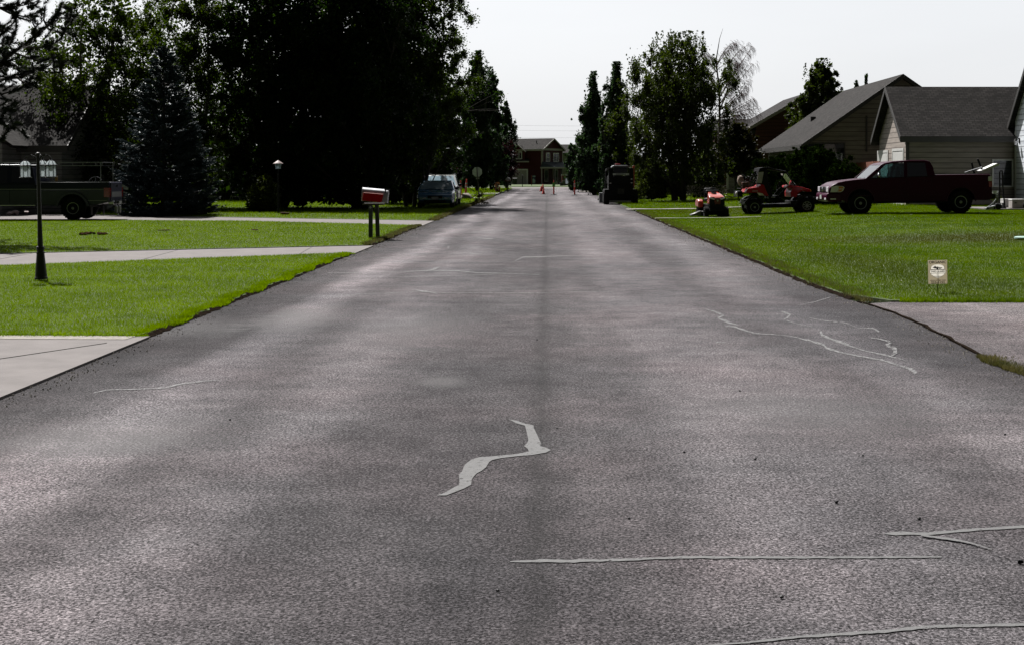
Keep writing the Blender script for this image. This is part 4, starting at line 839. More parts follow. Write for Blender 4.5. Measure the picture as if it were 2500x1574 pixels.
# far left evergreens / poplars stepping down towards the far house
PP = 'poplars stepping down towards the far house'
tree('poplar_tree', 'tall dark poplar just right of the big cottonwood crown', 'tree', 1165, 27, 128, [(0, 30, 30), (.15, 45, 40), (.5, 45, 42), (.8, 30, 32), (1, 6, 6)], 90, 34000, .21, L_far, M['bark'], tr=.12, seed=21, rc=.22, group=PP, shoots=30, wide=1.2, fill=.25, stretch=1.5, updir=(0, 0, .6), t0=.05, inner=.6)
tree('poplar_tree', 'second dark poplar, lower than its left neighbour', 'tree', 1200, 25, 168, [(0, 30, 20), (.2, 42, 30), (.5, 38, 26), (.8, 20, 20), (1, 4, 4)], 80, 30000, .22, L_far, M['bark'], tr=.12, seed=22, rc=.22, group=PP, shoots=30, wide=1.2, fill=.25, stretch=1.5, updir=(0, 0, .6), t0=.05, inner=.6)
tree('poplar_tree', 'smallest pale green poplar beside the left end of the dark red house', 'tree', 1236, 23, 240, [(0, 22, 14), (.3, 28, 20), (.6, 26, 26), (.85, 14, 16), (1, 3, 3)], 60, 13000, .17, L_far, M['bark'], tr=.1, seed=23, rc=.3, group=PP, stretch=1.3, updir=(0, 0, .6), t0=.05)
tree('maple_tree', 'dark purple leaved maple in front of the far dark red house', 'tree', 1208, 24, 332, [(0, 6, 6), (.14, 10, 12), (.3, 42, 45), (.6, 50, 52), (.85, 38, 38), (1, 12, 12)], 90, 26000, .17, L_maroon, M['bark'], tr=.12, seed=24, rc=.3, t0=.2, inner=.6)
tree('maple_tree', 'second purple maple, left of the stop sign under the poplars', 'tree', 1110, 25, 372, [(0, 10, 10), (.2, 40, 40), (.6, 44, 44), (1, 12, 12)], 60, 15000, .17, L_maroon, M['bark'], tr=.1, seed=25, rc=.3, t0=.05, inner=.6)
tree('weed_clump', 'tall dry weeds at the foot of the stop sign', 'weeds', 1172, 46, 466, [(0, 26, 24), (.5, 20, 18), (1, 10, 10)], 30, 900, .06, leafmat('dry_stalks', (.06, .05, .02), (.13, .10, .045), .3, (1.2, 1.1, .8), scale=3), M['bark'], tr=.008, seed=26, rc=.3, t0=.02, limbs=8, updir=(0, 0, 1.6), fill=.05, bigf=1)
tree('shrub', 'low rusty shrub left of the far red mailbox', 'shrub', 1215, 29, 446, [(0, 8, 8), (.5, 8, 8), (1, 4, 4)], 14, 500, .10, leafmat('rusty_leaves', (.07, .04, .02), (.16, .09, .04), .3, (1.2, 1, .8), scale=3), M['bark'], tr=.02, seed=27, rc=.35, t0=.02, limbs=6)
# right hand trees
PO = 'twin poplars at the far right kerb'
tree('poplar_tree', 'left one of the twin dark poplars behind the skid steer loader', 'tree', 1450, 31, 178, [(0, 38, 34), (.25, 42, 42), (.45, 42, 40), (.7, 30, 26), (.85, 15, 14), (1, 3, 3)], 110, 36000, .17, L_far, M['bark'], tr=.13, seed=31, rc=.20, group=PO, shoots=50, wide=1.12, fill=.25, stretch=1.5, updir=(0, 0, .6), t0=.04, inner=.55)
tree('poplar_tree', 'right one of the twin dark poplars behind the skid steer loader', 'tree', 1505, 32, 155, [(0, 40, 40), (.2, 42, 42), (.5, 36, 36), (.8, 24, 22), (1, 3, 3)], 120, 38000, .17, L_far, M['bark'], tr=.13, seed=32, rc=.20, group=PO, shoots=50, wide=1.12, fill=.25, stretch=1.5, updir=(0, 0, .6), t0=.04, inner=.55)
tree('bush', 'mid green tree like bush at the far corner, in front of the distant grey house', 'bush', 1400, 26, 352, [(0, 12, 20), (.4, 18, 26), (.75, 18, 26), (1, 8, 8)], 40, 9000, .17, L_far, M['bark'], tr=.06, seed=33, rc=.3, t0=.05)
tree('willow_tree', 'large dark round crowned tree with upright shoots, between loader and mower', 'tree', 1656, 42, 82, [(0, 18, 20), (.08, 30, 40), (.16, 95, 90), (.3, 118, 98), (.5, 118, 105), (.68, 112, 108), (.82, 85, 100), (.92, 60, 60), (1, 14, 14)], 200, 70000, .13, L_right, M['bark'], z0=.23, tr=.17, seed=34, rc=.17, stretch=1.7, updir=(0, 0, .8), t0=.10, inner=.35, trunks=2, limbs=34, bigf=1.6, shoots=150, wide=1.2, fill=.08, out_=.08)
tree('ornamental_tree', 'low dark crabapple with bent trunk beside the brown house garage', 'tree', 1800, 40, 300, [(0, 8, 8), (.25, 12, 10), (.42, 50, 48), (.65, 56, 50), (.85, 40, 40), (1, 14, 14)], 90, 26000, .14, leafmat('dark_crabapple_leaves', (.012, .014, .006), (.028, .030, .012), .25, (1.6, 1.5, .5), scale=.8), M['bark'], z0=.23, tr=.1, seed=35, rc=.26, t0=.3, inner=.6, trunks=2, limbs=20)
tree('ornamental_tree', 'leafy shrub tree filling the gap right of the large dark tree', 'tree', 1735, 39, 345, [(0, 25, 25), (.4, 34, 34), (.7, 30, 30), (1, 10, 10)], 50, 14000, .14, L_right, M['bark'], z0=.2, tr=.06, seed=36, rc=.3, t0=.05, inner=.6)
tree('maple_tree', 'dark green tree rising behind the long tan roof', 'tree', 2003, 37.3, 148, [(0, 50, 50), (.3, 75, 68), (.55, 72, 68), (.8, 45, 50), (.93, 24, 26), (1, 8, 8)], 220, 62000, .17, L_right, M['bark'], tr=.2, seed=37, rc=.17, t0=.15, inner=.6, stretch=1.2, wide=1.15, out_=.04, shoots=30)
tree('poplar_tree', 'small feathery treetop peeping over the tan house ridge, left of pair', 'tree', 2090, 26, 190, [(0, 20, 20), (.5, 18, 18), (.85, 11, 11), (1, 2, 2)], 50, 9000, .2, L_far, M['bark'], tr=.1, seed=38, rc=.35, stretch=1.6, updir=(0, 0, .8), t0=.3)
tree('poplar_tree', 'small feathery treetop peeping over the tan house ridge, right of pair', 'tree', 2115, 26, 183, [(0, 20, 20), (.5, 16, 16), (.85, 9, 9), (1, 2, 2)], 50, 9000, .2, L_far, M['bark'], tr=.1, seed=39, rc=.35, stretch=1.6, updir=(0, 0, .8), t0=.3)
tree('poplar_tree', 'treetop just showing above the garage roof at the right edge', 'tree', 2502, 40, 178, [(0, 30, 30), (.6, 30, 30), (.9, 14, 14), (1, 2, 2)], 50, 9000, .15, L_far, M['bark'], tr=.1, seed=40, rc=.35, stretch=1.4, updir=(0, 0, .8), t0=.3)
tree('round_hedge', 'big rounded dark clipped hedge behind the red utility vehicle', 'hedge', 1985, 52, 355, [(0, 135, 110), (.2, 138, 116), (.5, 126, 104), (.75, 96, 78), (.92, 50, 40), (1, 22, 18)], 420, 130000, .055, L_hedge, M['bark'], z0=.22, tr=.06, seed=41, rc=.16, t0=.01, inner=.7, depth=.8, limbs=16, bigf=3.4, wide=1.04, fill=.3)
tree('bush', 'pale flowering bush behind the loader', 'bush', 1590, 42, 420, [(0, 42, 40), (.4, 45, 45), (.8, 30, 30), (1, 10, 10)], 50, 10000, .10, L_shrub, M['bark'], z0=.2, tr=.03, seed=42, rc=.28, t0=.02, limbs=10)
t = tree('flower_bed', 'drift of white and pink garden flowers behind the orange mower', 'flowers', 1722, 42, 442, [(0, 48, 55), (.5, 48, 52), (1, 40, 40)], 60, 5000, .06, L_shrub, M['bark'], z0=.2, tr=.008, seed=43, rc=.16, t0=.05, limbs=10, depth=.5)
rg = np.random.default_rng(3); n = 900; C = np.stack([rg.uniform(-1.15, 1.3, n), rg.uniform(-.75, .4, n), rg.uniform(.15, .78, n) ], 1)
np_obj('blossom', diamonds(C, np.full(n, .04), np.full(n, .035), rg), mat('blossom_white', (.65, .58, .52), .8), t)

# blue spruce
def spruce(px, ppm, top, hw, label, seed=5):
    rg = np.random.default_rng(seed); H = EYE - (top - VY) / ppm; t = thing('blue_spruce', label, 'tree', ((px - VX) / ppm, F / ppm, 0)); mb = MB(); mb.tube([(0, 0, 0), (0, 0, H * .97)], [.13, .015], 7)
    C, U, S = [], [], []; z = .15
    while z < H * .985:
        q = 1 - z / H; rad = hw / ppm * (q ** .78) * 1.05; nb = max(6, int(20 * q ** .6))
        for k in range(nb):
            a = rg.uniform(0, 6.28); L = rad * rg.uniform(.72, 1.1); d = np.array([math.cos(a), math.sin(a), 0]); rise = .30 * (1 - q) + rg.uniform(-.08, .08)
            s = np.linspace(0, 1, 7); pts = np.array([0, 0, z]) + d * (s * L)[:, None]; pts[:, 2] += (-.22 * s + .30 * s ** 2.5) * L + rise * s * L
            if rg.uniform() < .5: mb.tube(pts, [.02 * (1 - j / 7.5) for j in range(7)], 4)
            m = int(26 * L / 1.5) + 8
            for _ in range(m):
                u = rg.uniform(.25, 1) ** .7; i = min(5, int(u * 6)); p = pts[i] + (pts[i + 1] - pts[i]) * (u * 6 - i); side = np.cross(d, [0, 0, 1]) * rg.uniform(-1, 1) * .30 * L * (1.15 - u)
                p = p + side; dd = d + side * .9 + np.array([0, 0, rg.uniform(-.15, .35)]); C.append(p); U.append(dd / np.linalg.norm(dd)); S.append(.20 * rg.uniform(.6, 1.2))
        z += .13 + .05 * q
    C, U, S = map(np.array, (C, U, S)); V = []
    for j in range(6):   # bottlebrush of needles round each shoot
        o = rg.normal(0, 1, C.shape); o -= U * (o * U).sum(1, keepdims=True); o /= np.linalg.norm(o, axis=1, keepdims=True); b = C + U * (S * rg.uniform(-.5, .5, len(S)))[:, None]
        tip = b + U * (S * .45)[:, None] + o * (S * .30)[:, None]; w = np.cross(U, o) * .018; V.append(np.stack([b - w, b + w, tip + w * .4, tip - w * .4], 1))
        tip = b + U * (S * .8)[:, None]; V.append(np.stack([b - o * .012, b + o * .012, tip + o * .012, tip - o * .012], 1)) if j < 2 else None
    np_obj('crown', np.concatenate(V), L_spruce, t); mb.build('trunk', M['bark'], t)
spruce(400, 63, 112, 132, 'blue spruce with a conical blue grey crown beside the grey pickup')

# pine at the left edge (trunk just outside the frame)
def pine(px, ppm, label, seed=4):
    rg = np.random.default_rng(seed); x0 = (px - VX) / ppm; t = thing('pine_tree', label, 'tree', (x0, F / ppm, 0)); mb = MB(); H = 8.5
    mb.tube([(0, 0, -.1), (.1, 0, 2), (0, .1, 5), (.15, 0, H)], [.22, .19, .13, .03], 9)
    tips = []
    def br(p0, pts, r):
        q = [p0] + pts; mb.tube(q, [r * (1 - .8 * i / len(q)) for i in range(len(q))], 6)
        for i in range(1, len(q)):
            A_, B_ = np.array(q[i - 1], float), np.array(q[i], float); nn = max(1, int(np.linalg.norm(B_ - A_) / .16))
            for k in range(nn):
                if i == 1 and k < nn * .5: continue
                tips.append((A_ + (B_ - A_) * (k + 1) / nn, B_ - A_))
        return q
    def loc(ax, ay, dy=0.0): return ((ax - px) / ppm, dy, EYE - (ay - VY) / ppm)
    main = br(loc(-150, 260), [loc(-60, 200), loc(0, 162, -.1), loc(35, 130, -.1), loc(62, 115, -.15), loc(88, 92, -.15), loc(118, 72, -.2), loc(140, 45, -.2), loc(160, 18, -.2)], .055)
    subs = [[(0, 162), (15, 150), (30, 155), (45, 170)], [(35, 130), (30, 112), (22, 98)], [(62, 115), (90, 118), (112, 112), (128, 118)], [(88, 92), (82, 72), (78, 55)], [(118, 72), (145, 78), (168, 62)], [(118, 72), (108, 50), (104, 32)], [(140, 45), (160, 42), (178, 40)],
            [(-60, 200), (-10, 195), (40, 188), (95, 172), (150, 165)], [(-60, 215), (0, 230), (35, 218), (60, 205)], [(-60, 230), (0, 262), (22, 270)], [(-80, 250), (-10, 290), (12, 300)],
            [(-150, 60), (-60, 30), (0, 20), (50, 18), (80, 8), (108, -8)], [(-60, 30), (-20, 60), (10, 72), (35, 85)], [(-150, 120), (-60, 90), (0, 78), (25, 60), (40, 50)], [(0, 20), (30, 35), (62, 42), (85, 30)], [(-150, 0), (-40, -30), (30, -20), (90, -30)], [(40, 188), (60, 200), (75, 208)], [(95, 172), (110, 160), (122, 150)], [(35, 130), (60, 138), (95, 150)]]
    for s in subs: br(loc(*s[0]), [loc(a, b, rg.uniform(-.25, .25)) for a, b in s[1:]], .03)
    for _ in range(46):
        z = rg.uniform(2.2, H - .3); a = rg.uniform(0, 6.28); L = (H - z) * .38 + 1.0; 
        if math.cos(a) > .25: L *= .55
        d = np.array([math.cos(a), math.sin(a), .25]); br((0, 0, z), [tuple(np.array([0, 0, z]) + d * L * s + rg.normal(0, .08, 3)) for s in (.4, .6, .75, .88, 1)], .04)
    Vs = []
    for p, d in tips:
        d = d / (np.linalg.norm(d) + 1e-6)
        for _ in range(2):
            o0 = rg.normal(0, .06, 3); ax = d + rg.normal(0, .55, 3); ax[2] += .25; ax /= np.linalg.norm(ax); n = 110
            b = p + o0 + ax * rg.uniform(-.16, .16, n)[:, None]; o = rg.normal(0, 1, (n, 3)); o -= ax * (o @ ax)[:, None]; o /= np.linalg.norm(o, axis=1, keepdims=True)
            tip = b + o * .085 + ax * .085; w = np.cross(o, ax) * .0100; Vs.append(np.stack([b - w, b + w, tip], 1))
    np_obj('crown', np.concatenate(Vs), L_pine, t); mb.build('trunk', M['bark'], t)
pine(-150, 105, 'long needled pine reaching into the top left corner with bare limbs')

# bare weeping birch
def bare_birch(px, ppm, z0, label, seed=9):
    rg = np.random.default_rng(seed); t = thing('bare_birch', label, 'tree', ((px - VX) / ppm, F / ppm, z0)); mb = MB()
    loc = lambda a, b: np.array(((a - px) / ppm, 0, EYE - (b - VY) / ppm - z0))
    trunk = [loc(1752, 470), loc(1754, 380), loc(1757, 300), loc(1756, 220), loc(1748, 150), loc(1757, 95), loc(1765, 70)]
    mb.tube(trunk, [.12, .11, .09, .07, .05, .02, .008], 6); tw = []
    ends = [((1757, 290), (1800, 262), (1838, 242)), ((1757, 270), (1800, 235), (1835, 198)), ((1757, 255), (1795, 210), (1838, 160)), ((1756, 240), (1790, 180), (1832, 120)), ((1755, 210), (1780, 150), (1815, 112)), ((1750, 160), (1775, 120), (1790, 104)), ((1757, 300), (1790, 290), (1822, 280)), ((1756, 230), (1735, 190), (1720, 165)), ((1752, 180), (1735, 140), (1722, 130)), ((1757, 285), (1785, 250), (1812, 225)), ((1757, 270), (1778, 205), (1800, 160)), ((1755, 200), (1775, 170), (1795, 150)), ((1757, 290), (1800, 278), (1845, 275))]
    for e in ends:
        for rep in range(2):
            dy = rg.uniform(-1.6, 1.6); a, b, c = [loc(*q) + (rg.normal(0, .12, 3) if i else 0) for i, q in enumerate(e)]; b[1] += dy * .5; c[1] += dy
            s = np.linspace(0, 1, 10)[:, None]; pts = (1 - s) ** 2 * a + 2 * s * (1 - s) * b + s ** 2 * c; mb.tube(pts, [.035 * (1 - .85 * i / 9) + .004 for i in range(10)], 4)
            for i in range(3, 10):
                for _ in range(7): tw.append(pts[i] + rg.normal(0, .12, 3))
    mb.build('trunk', mat('birch_bark', (.10, .075, .07), .8), t); mt = MB()
    for p in tw:
        L = rg.uniform(.15, .6); dx = rg.uniform(.05, .3); q = [p, p + np.array([dx * .5, rg.uniform(-.1, .1), -.15 * L]), p + np.array([dx * .9, 0, -.6 * L]), p + np.array([dx, 0, -L])]; mt.tube(q, [.012, .010, .008, .006], 3, False)
        q2 = [q[1], q[1] + np.array([.12, 0, -.2 * L]), q[1] + np.array([.16, 0, -.7 * L])]; mt.tube(q2, [.006, .005, .004], 3, False)
    mt.build('twigs', mat('red_twigs', (.16, .085, .085), .8), t)
bare_birch(1757, 36, .2, 'leafless reddish weeping birch between the large dark tree and the brown house')

# far-off masses of foliage
def mass(name, label, x0, x1, y, h, dep, n, leaf, m, seed, z0=0.0):
    rg = np.random.default_rng(seed); X = rg.uniform(x0, x1, n); top = h * (.62 + .22 * np.sin(X * .35 + seed) + .16 * np.sin(X * 1.13 + seed * 2)); Zc = top * rg.uniform(0, 1, n) ** .8; Y = y + rg.normal(0, dep, n)
    C = np.stack([X, Y, Zc + z0], 1); s = leaf * rg.uniform(.6, 1.4, n); return tag(np_obj(name, diamonds(C, s / 2, s * .35, rg), m), label, 'trees', kind='stuff')
mass('distant_trees', 'far-off dark line of trees behind the last houses', -170, 190, 300, 6.5, 3, 60000, .8, L_far, 1)
mass('undergrowth', 'dark undergrowth filling in behind the big left trees', -60, -6.5, 86, 7.5, 2.5, 60000, .32, L_dark, 2)
mass('undergrowth', 'dark shrubbery behind the right lawn and the large dark tree', 5.6, 15, 104, 4.2, 1.5, 22000, .3, L_right, 3, .2)
# ------------------------------------------------------------------ vehicles
def arch(cx, cz, r, n=9, z=None):
    "points of a wheel arch from front (+x) to back (-x), opening downwards"
    a0 = math.asin(max(-1, min(1, ((z if z is not None else cz) - cz) / r))); return [(cx + r * math.cos(a0 + (math.pi - 2 * a0) * i / n), cz + r * math.sin(a0 + (math.pi - 2 * a0) * i / n)) for i in range(n + 1)]
def wheel(root, x, y, r, w, rr, side, spokes=6, rim='alloy', name='wheel', hub=.25, steer=0):
    prof = [(rr, -w * .42), (r * .9, -w * .5), (r * .975, -w * .4), (r, -w * .2), (r, w * .2), (r * .975, w * .4), (r * .9, w * .5), (rr, w * .42)]
    mb = MB().lathe(prof, (0, 0, 0), 'y', 28)
    for k in range(28):
        a = 2 * math.pi * k / 28; mb.box((r * math.cos(a), 0, r * math.sin(a)), (.02, w * .8, .05), (-a, 'Y'))
    o = mb.build(name, M['rubber'], root); o.location = (x, y, r); o.rotation_euler = (0, 0, steer)
    s = side; m2 = MB(); yo = s * w * .40
    m2.lathe([(rr * 1.0, yo - s * .04), (rr * 1.02, yo + s * .015), (rr * .90, yo + s * .012), (rr * .86, yo - s * .05)], (0, 0, 0), 'y', 24)
    for k in range(spokes):
        a = 2 * math.pi * (k + .5) / spokes; m2.box((rr * .52 * math.cos(a), yo - s * .01, rr * .52 * math.sin(a)), (rr * .8, .03, rr * .17), (-a, 'Y'))
    m2.lathe([(rr * hub, yo - s * .02), (rr * hub, yo + s * .015), (rr * .1, yo + s * .02)], (0, 0, 0), 'y', 12)
    m2.build('rim', M[rim], o)
    MB().lathe([(rr * .9, yo - s * .07), (rr * .1, yo - s * .068)], (0, 0, 0), 'y', 16).build('brake_disc', M['black'], o)
    return o
def panel(root, pts, yf, s, m, name='window', off=.004, th=.006):
    return MB().prism(pts, lambda u, v: s * (yf(u, v) + off), lambda u, v: s * (yf(u, v) + off - th), 'y').build(name, m, root, sm=False)

# ---- maroon crew cab pickup (nose towards -X: root turned by 180 degrees)
M['maroon'] = mat('maroon_paint', (.050, .001, .020), .3, 0, .1, coat=.12, spec=.12)
def maroon_pickup():
    Z0 = .215; ppm = 69.4; D = F / ppm
    xc = ((2022 + 2425) / 2 - VX) / ppm
    t = thing('pickup_truck', 'maroon crew cab pickup parked side on upon the right lawn, boards in its bed', 'pickup truck', (xc, D + .95, Z0), R(180), rot=(0, R(.7), R(180)))
    f = lambda x: 2.88 - x      # distance from nose -> local x
    hw = .96; wy = lambda u, v: hw - .30 * max(0, v - 1.2) * .62 - .05 * max(0, .75 - v)
    fw, rw, r = f(1.13), f(4.66), .40
    low = [(f(.03), .62), (f(0), .78), (f(.06), .98), (f(.12), 1.03), (f(.34), 1.14), (f(.6), 1.19), (f(.9), 1.225), (f(1.38), 1.27), (f(3.74), 1.335), (f(3.76), 1.37), (f(5.68), 1.37), (f(5.74), 1.30), (f(5.76), .62), (f(5.7), .5)]
    low += arch(rw, .44, .50, 10, .5)[::-1] if False else []
    bottom = [(f(5.7), .48)] + [(x, z) for x, z in arch(rw, .42, .50, 10, .46)[::-1]] + [(f(4.1), .44), (f(1.75), .44)] + [(x, z) for x, z in arch(fw, .42, .50, 10, .46)[::-1]] + [(f(.5), .50), (f(.12), .46)]
    body = low[:-1] + bottom
    MB().prism(body, lambda u, v: wy(u, v), lambda u, v: -wy(u, v), 'y').build('body', M['maroon'], t, bevel=.035, ang=30, seg=3)
    for cx in (fw, rw): MB().b2((cx - .5, -.62, .40), (cx + .5, .62, .95)).build('wheel_well', M['black'], t, sm=False)
    MB().b2((f(5.6), -.82, 1.0), (f(3.85), .82, 1.374)).build('bed_liner', M['black'], t, sm=False)
    # cab: roof, pillars, glass
    b0 = 1.26
    roofp = [(f(1.86), 1.735), (f(2.0), 1.80), (f(2.3), 1.86), (f(2.9), 1.895), (f(3.4), 1.895), (f(3.58), 1.86), (f(3.6), 1.80), (f(3.3), 1.815), (f(2.9), 1.82), (f(2.3), 1.79), (f(1.98), 1.735)]
    MB().prism(roofp, lambda u, v: wy(u, v), lambda u, v: -wy(u, v), 'y').build('roof', M['maroon'], t, bevel=.02)
    pil = MB()
    for s in (-1, 1):
        def bar(p, w2):
            pil.prism(p, lambda u, v: s * wy(u, v), lambda u, v: s * (wy(u, v) - .07), 'y')
        bar([(f(1.32), 1.27), (f(1.50), 1.27), (f(2.06), 1.76), (f(1.9), 1.76)], 0)
        bar([(f(2.66), 1.27), (f(2.78), 1.27), (f(2.80), 1.83), (f(2.70), 1.83)], 0)
        bar([(f(3.50), 1.27), (f(3.77), 1.33), (f(3.70), 1.66), (f(3.60), 1.85), (f(3.44), 1.82)], 0)
    pil.build('pillar', M['maroon'], t, bevel=.008)
    for s in (-1, 1):
        w1 = [(f(1.50), 1.285), (f(2.66), 1.30), (f(2.70), 1.80), (f(2.3), 1.785), (f(2.06), 1.75)]; w2 = [(f(2.78), 1.30), (f(3.50), 1.315), (f(3.44), 1.80), (f(2.80), 1.81)]
        panel(t, w1, wy, s, M['glass'], off=-.02); panel(t, w2, wy, s, M['tint'], off=-.02)
        panel(t, [(f(1.45), 1.262), (f(3.70), 1.315), (f(3.70), 1.335), (f(1.45), 1.285)], wy, s, M['black'], 'window_trim', off=.008)
        panel(t, [(f(.95), .655), (f(4.0), .655), (f(4.0), .675), (f(.95), .675)], lambda u, v: hw, s, M['maroon'], 'door_moulding', off=.012, th=.02)
        for xx in (1.62, 2.72, 3.62): panel(t, [(f(xx), .55), (f(xx) - .012, .55), (f(xx + (.04 if xx < 2 else .02)) - .012, 1.27), (f(xx + (.04 if xx < 2 else .02)), 1.27)], wy, s, M['black'], 'door_seam', off=.003)
        for xx in (2.5, 3.42): MB().b2((f(xx), s * hw, 1.10), (f(xx + .2), s * (hw + .03), 1.14)).build('door_handle', M['maroon'], t, bevel=.01)
        # headlamp: lens + amber turn signal, wrapping the corner
        panel(t, [(f(.06), .80), (f(.10), .99), (f(.30), 1.03), (f(.34), .99), (f(.30), .80)], wy, s, M['lampglass'], 'headlight', off=.012, th=.03)
        h = panel(t, [(f(.31), .80), (f(.335), 1.02), (f(.52), 1.0), (f(.56), .95), (f(.50), .84), (f(.42), .80)], wy, s, M['lampglass'], 'turn_signal', off=.012, th=.03)
        h2 = panel(h, [(f(.325), .815), (f(.345), .90), (f(.50), .90), (f(.47), .85), (f(.42), .815)], wy, s, M['amber'], 'amber_lens', off=.016, th=.01); panel(h, [(f(.345), .92), (f(.355), 1.0), (f(.49), .985), (f(.52), .95), (f(.52), .92)], wy, s, M['amber'], 'amber_lens', off=.016, th=.01)
        MB().b2((f(.02), s * .55, .80), (f(-.015), s * .93, .99)).build('headlight', M['lampglass'], t, bevel=.02)
        MB().blob((f(1.74), s * 1.06, 1.36), (.06, .11, .10), 1, 0).build('mirror', M['chrome'], t); MB().b2((f(1.70), s * .9, 1.28), (f(1.78), s * 1.06, 1.32)).build('mirror_arm', M['black'], t)
        panel(t, [(f(5.64), .92), (f(5.755), .92), (f(5.745), 1.12), (f(5.62), 1.12)], lambda u, v: hw, s, M['redlens'], 'tail_light', off=.01, th=.03); panel(t, [(f(5.62), 1.13), (f(5.745), 1.13), (f(5.73), 1.3), (f(5.62), 1.28)], lambda u, v: hw, s, M['lampglass'], 'reverse_light', off=.01, th=.03)
        panel(t, [(fw + .52 * math.cos(a), .42 + .52 * math.sin(a)) for a in [math.pi * i / 10 for i in range(11)]] + [(fw + .49 * math.cos(a), .42 + .49 * math.sin(a)) for a in [math.pi * i / 10 for i in range(10, -1, -1)]], lambda u, v: hw, s, M['maroon'], 'wheel_flare', off=.03, th=.05)
        panel(t, [(rw + .52 * math.cos(a), .42 + .52 * math.sin(a)) for a in [math.pi * i / 10 for i in range(11)]] + [(rw + .49 * math.cos(a), .42 + .49 * math.sin(a)) for a in [math.pi * i / 10 for i in range(10, -1, -1)]], lambda u, v: hw, s, M['maroon'], 'wheel_flare', off=.03, th=.05)
        wheel(t, fw, s * .80, r, .26, .215, s, 10); wheel(t, rw, s * .80, r, .26, .215, s, 10)
    # windscreen, rear glass, interior
    MB().hexa([(f(1.36), -.86, 1.275), (f(1.36), .86, 1.275), (f(1.90), .76, 1.755), (f(1.90), -.76, 1.755)], [(f(1.375), -.86, 1.265), (f(1.375), .86, 1.265), (f(1.915), .76, 1.745), (f(1.915), -.76, 1.745)]).build('windscreen', M['glass'], t, sm=False)
    MB().b2((f(3.66), -.7, 1.36), (f(3.65), .7, 1.80)).build('rear_window', M['tint'], t, sm=False)
    for y in (-.4, .4): MB().box((f(2.5), y, 1.30), (.14, .5, .52), (R(-12), 'Y')).box((f(2.56), y, 1.60), (.10, .26, .18), (R(-12), 'Y')).build('seat', M['black'], t, bevel=.04)
    MB().b2((f(3.35), -.75, 1.2), (f(3.5), .75, 1.65)).build('rear_seat', M['black'], t, bevel=.04)
    MB().tube([(f(1.95) + .13 * math.sin(a) * .5, .4 + .17 * math.cos(a), 1.36 + .15 * math.sin(a)) for a in [2 * math.pi * i / 14 for i in range(15)]], .014, 6).build('steering_wheel', M['black'], t)
    # grille, bumper
    MB().b2((f(.06), -.55, .80), (f(-.02), .55, .99)).build('grille', M['black'], t, bevel=.03)
    g_ = MB()
    for z in (.84, .90, .96): g_.b2((f(-.02), -.5, z), (f(-.035), .5, z + .022))
    g_.build('grille_bar', M['chrome'], t, sm=False)
    MB().lathe([(.10, 0), (.075, .02)], (f(-.035), 0, .9), 'x', 16).build('badge', M['chrome'], t)
    MB().prism([(f(.45), .46), (f(-.02), .46), (f(-.08), .56), (f(-.08), .70), (f(-.03), .775), (f(.45), .775)], -.97, .97, 'y').build('front_bumper', M['maroon'], t, bevel=.04)
    MB().b2((f(-.09), -.86, .52), (f(-.07), -.6, .60)).b2((f(-.09), .6, .52), (f(-.07), .86, .60)).build('fog_light', M['lampglass'], t, bevel=.01)
    MB().b2((f(.05), .972, .54), (f(.25), .985, .58)).build('bumper_lamp', M['lampglass'], t)
    MB().b2((f(-.10), -.16, .55), (f(-.09), .16, .70)).build('number_plate', M['plate'], t)
    MB().prism([(f(5.72), .48), (f(5.88), .50), (f(5.90), .66), (f(5.72), .70)], -.93, .93, 'y').build('rear_bumper', M['black'], t, bevel=.03)
    MB().b2((f(4.2), -.7, .38), (f(1.7), .7, .5)).b2((f(.9), -.75, .40), (f(1.4), .75, .46)).build('underbody', M['black'], t)
    MB().tube([(f(1.36), -.2, 1.28), (f(1.5), -.5, 1.37)], .008, 4).tube([(f(1.36), .5, 1.28), (f(1.5), .2, 1.37)], .008, 4).build('wiper', M['black'], t)
    return t, f
tk, tf = maroon_pickup()
# load in the bed: things of their own
def W2(px, py, ppm): return P(px, py, ppm)
o = MB().hexa([(0, 0, 0), (1.05, 0, .50), (1.05, .5, .50), (0, .5, 0)], [(-.05, 0, .10), (.66 + .22, 0, .62), (.66 + .22, .5, .62), (-.05, .5, .10)]).build('white_board', M['white'], sm=False, bevel=.01)
b = P(2408, 420.5, 69.4); o.location = (b[0], b[1] + .5, b[2]); o.rotation_euler = (0, 0, 0); o.scale = (.62, 1, .50); tag(o, 'white plank sticking up at the tailgate of the maroon pickup bed', 'plank')
for i, (x0, y0, x1, y1, lb) in enumerate([(2396, 421, 2389, 397, 'short dark padded post standing in the pickup bed, left one'), (2415, 411, 2404, 388, 'longer dark padded post leaning in the pickup bed, right one')]):
    a = P(x0, y0 + 4, 69.4); c = P(x1, y1, 69.4); o = MB().tube([(0, 0, 0), (c[0] - a[0], 0, c[2] - a[2])], .038, 10).build('padded_post', M['black']); o.location = (a[0], a[1] + .8, a[2]); tag(o, lb, 'post', 'posts in the pickup bed')
a = P(2368, 422, 69.4); c = P(2410, 409, 69.4); o = MB().tube([(0, 0, 0), (c[0] - a[0], 0, c[2] - a[2])], .022, 8).build('metal_rail', M['steel']); o.location = (a[0], a[1] + .6, a[2]); tag(o, 'thin metal rail lying aslant over the pickup bed side', 'rail')

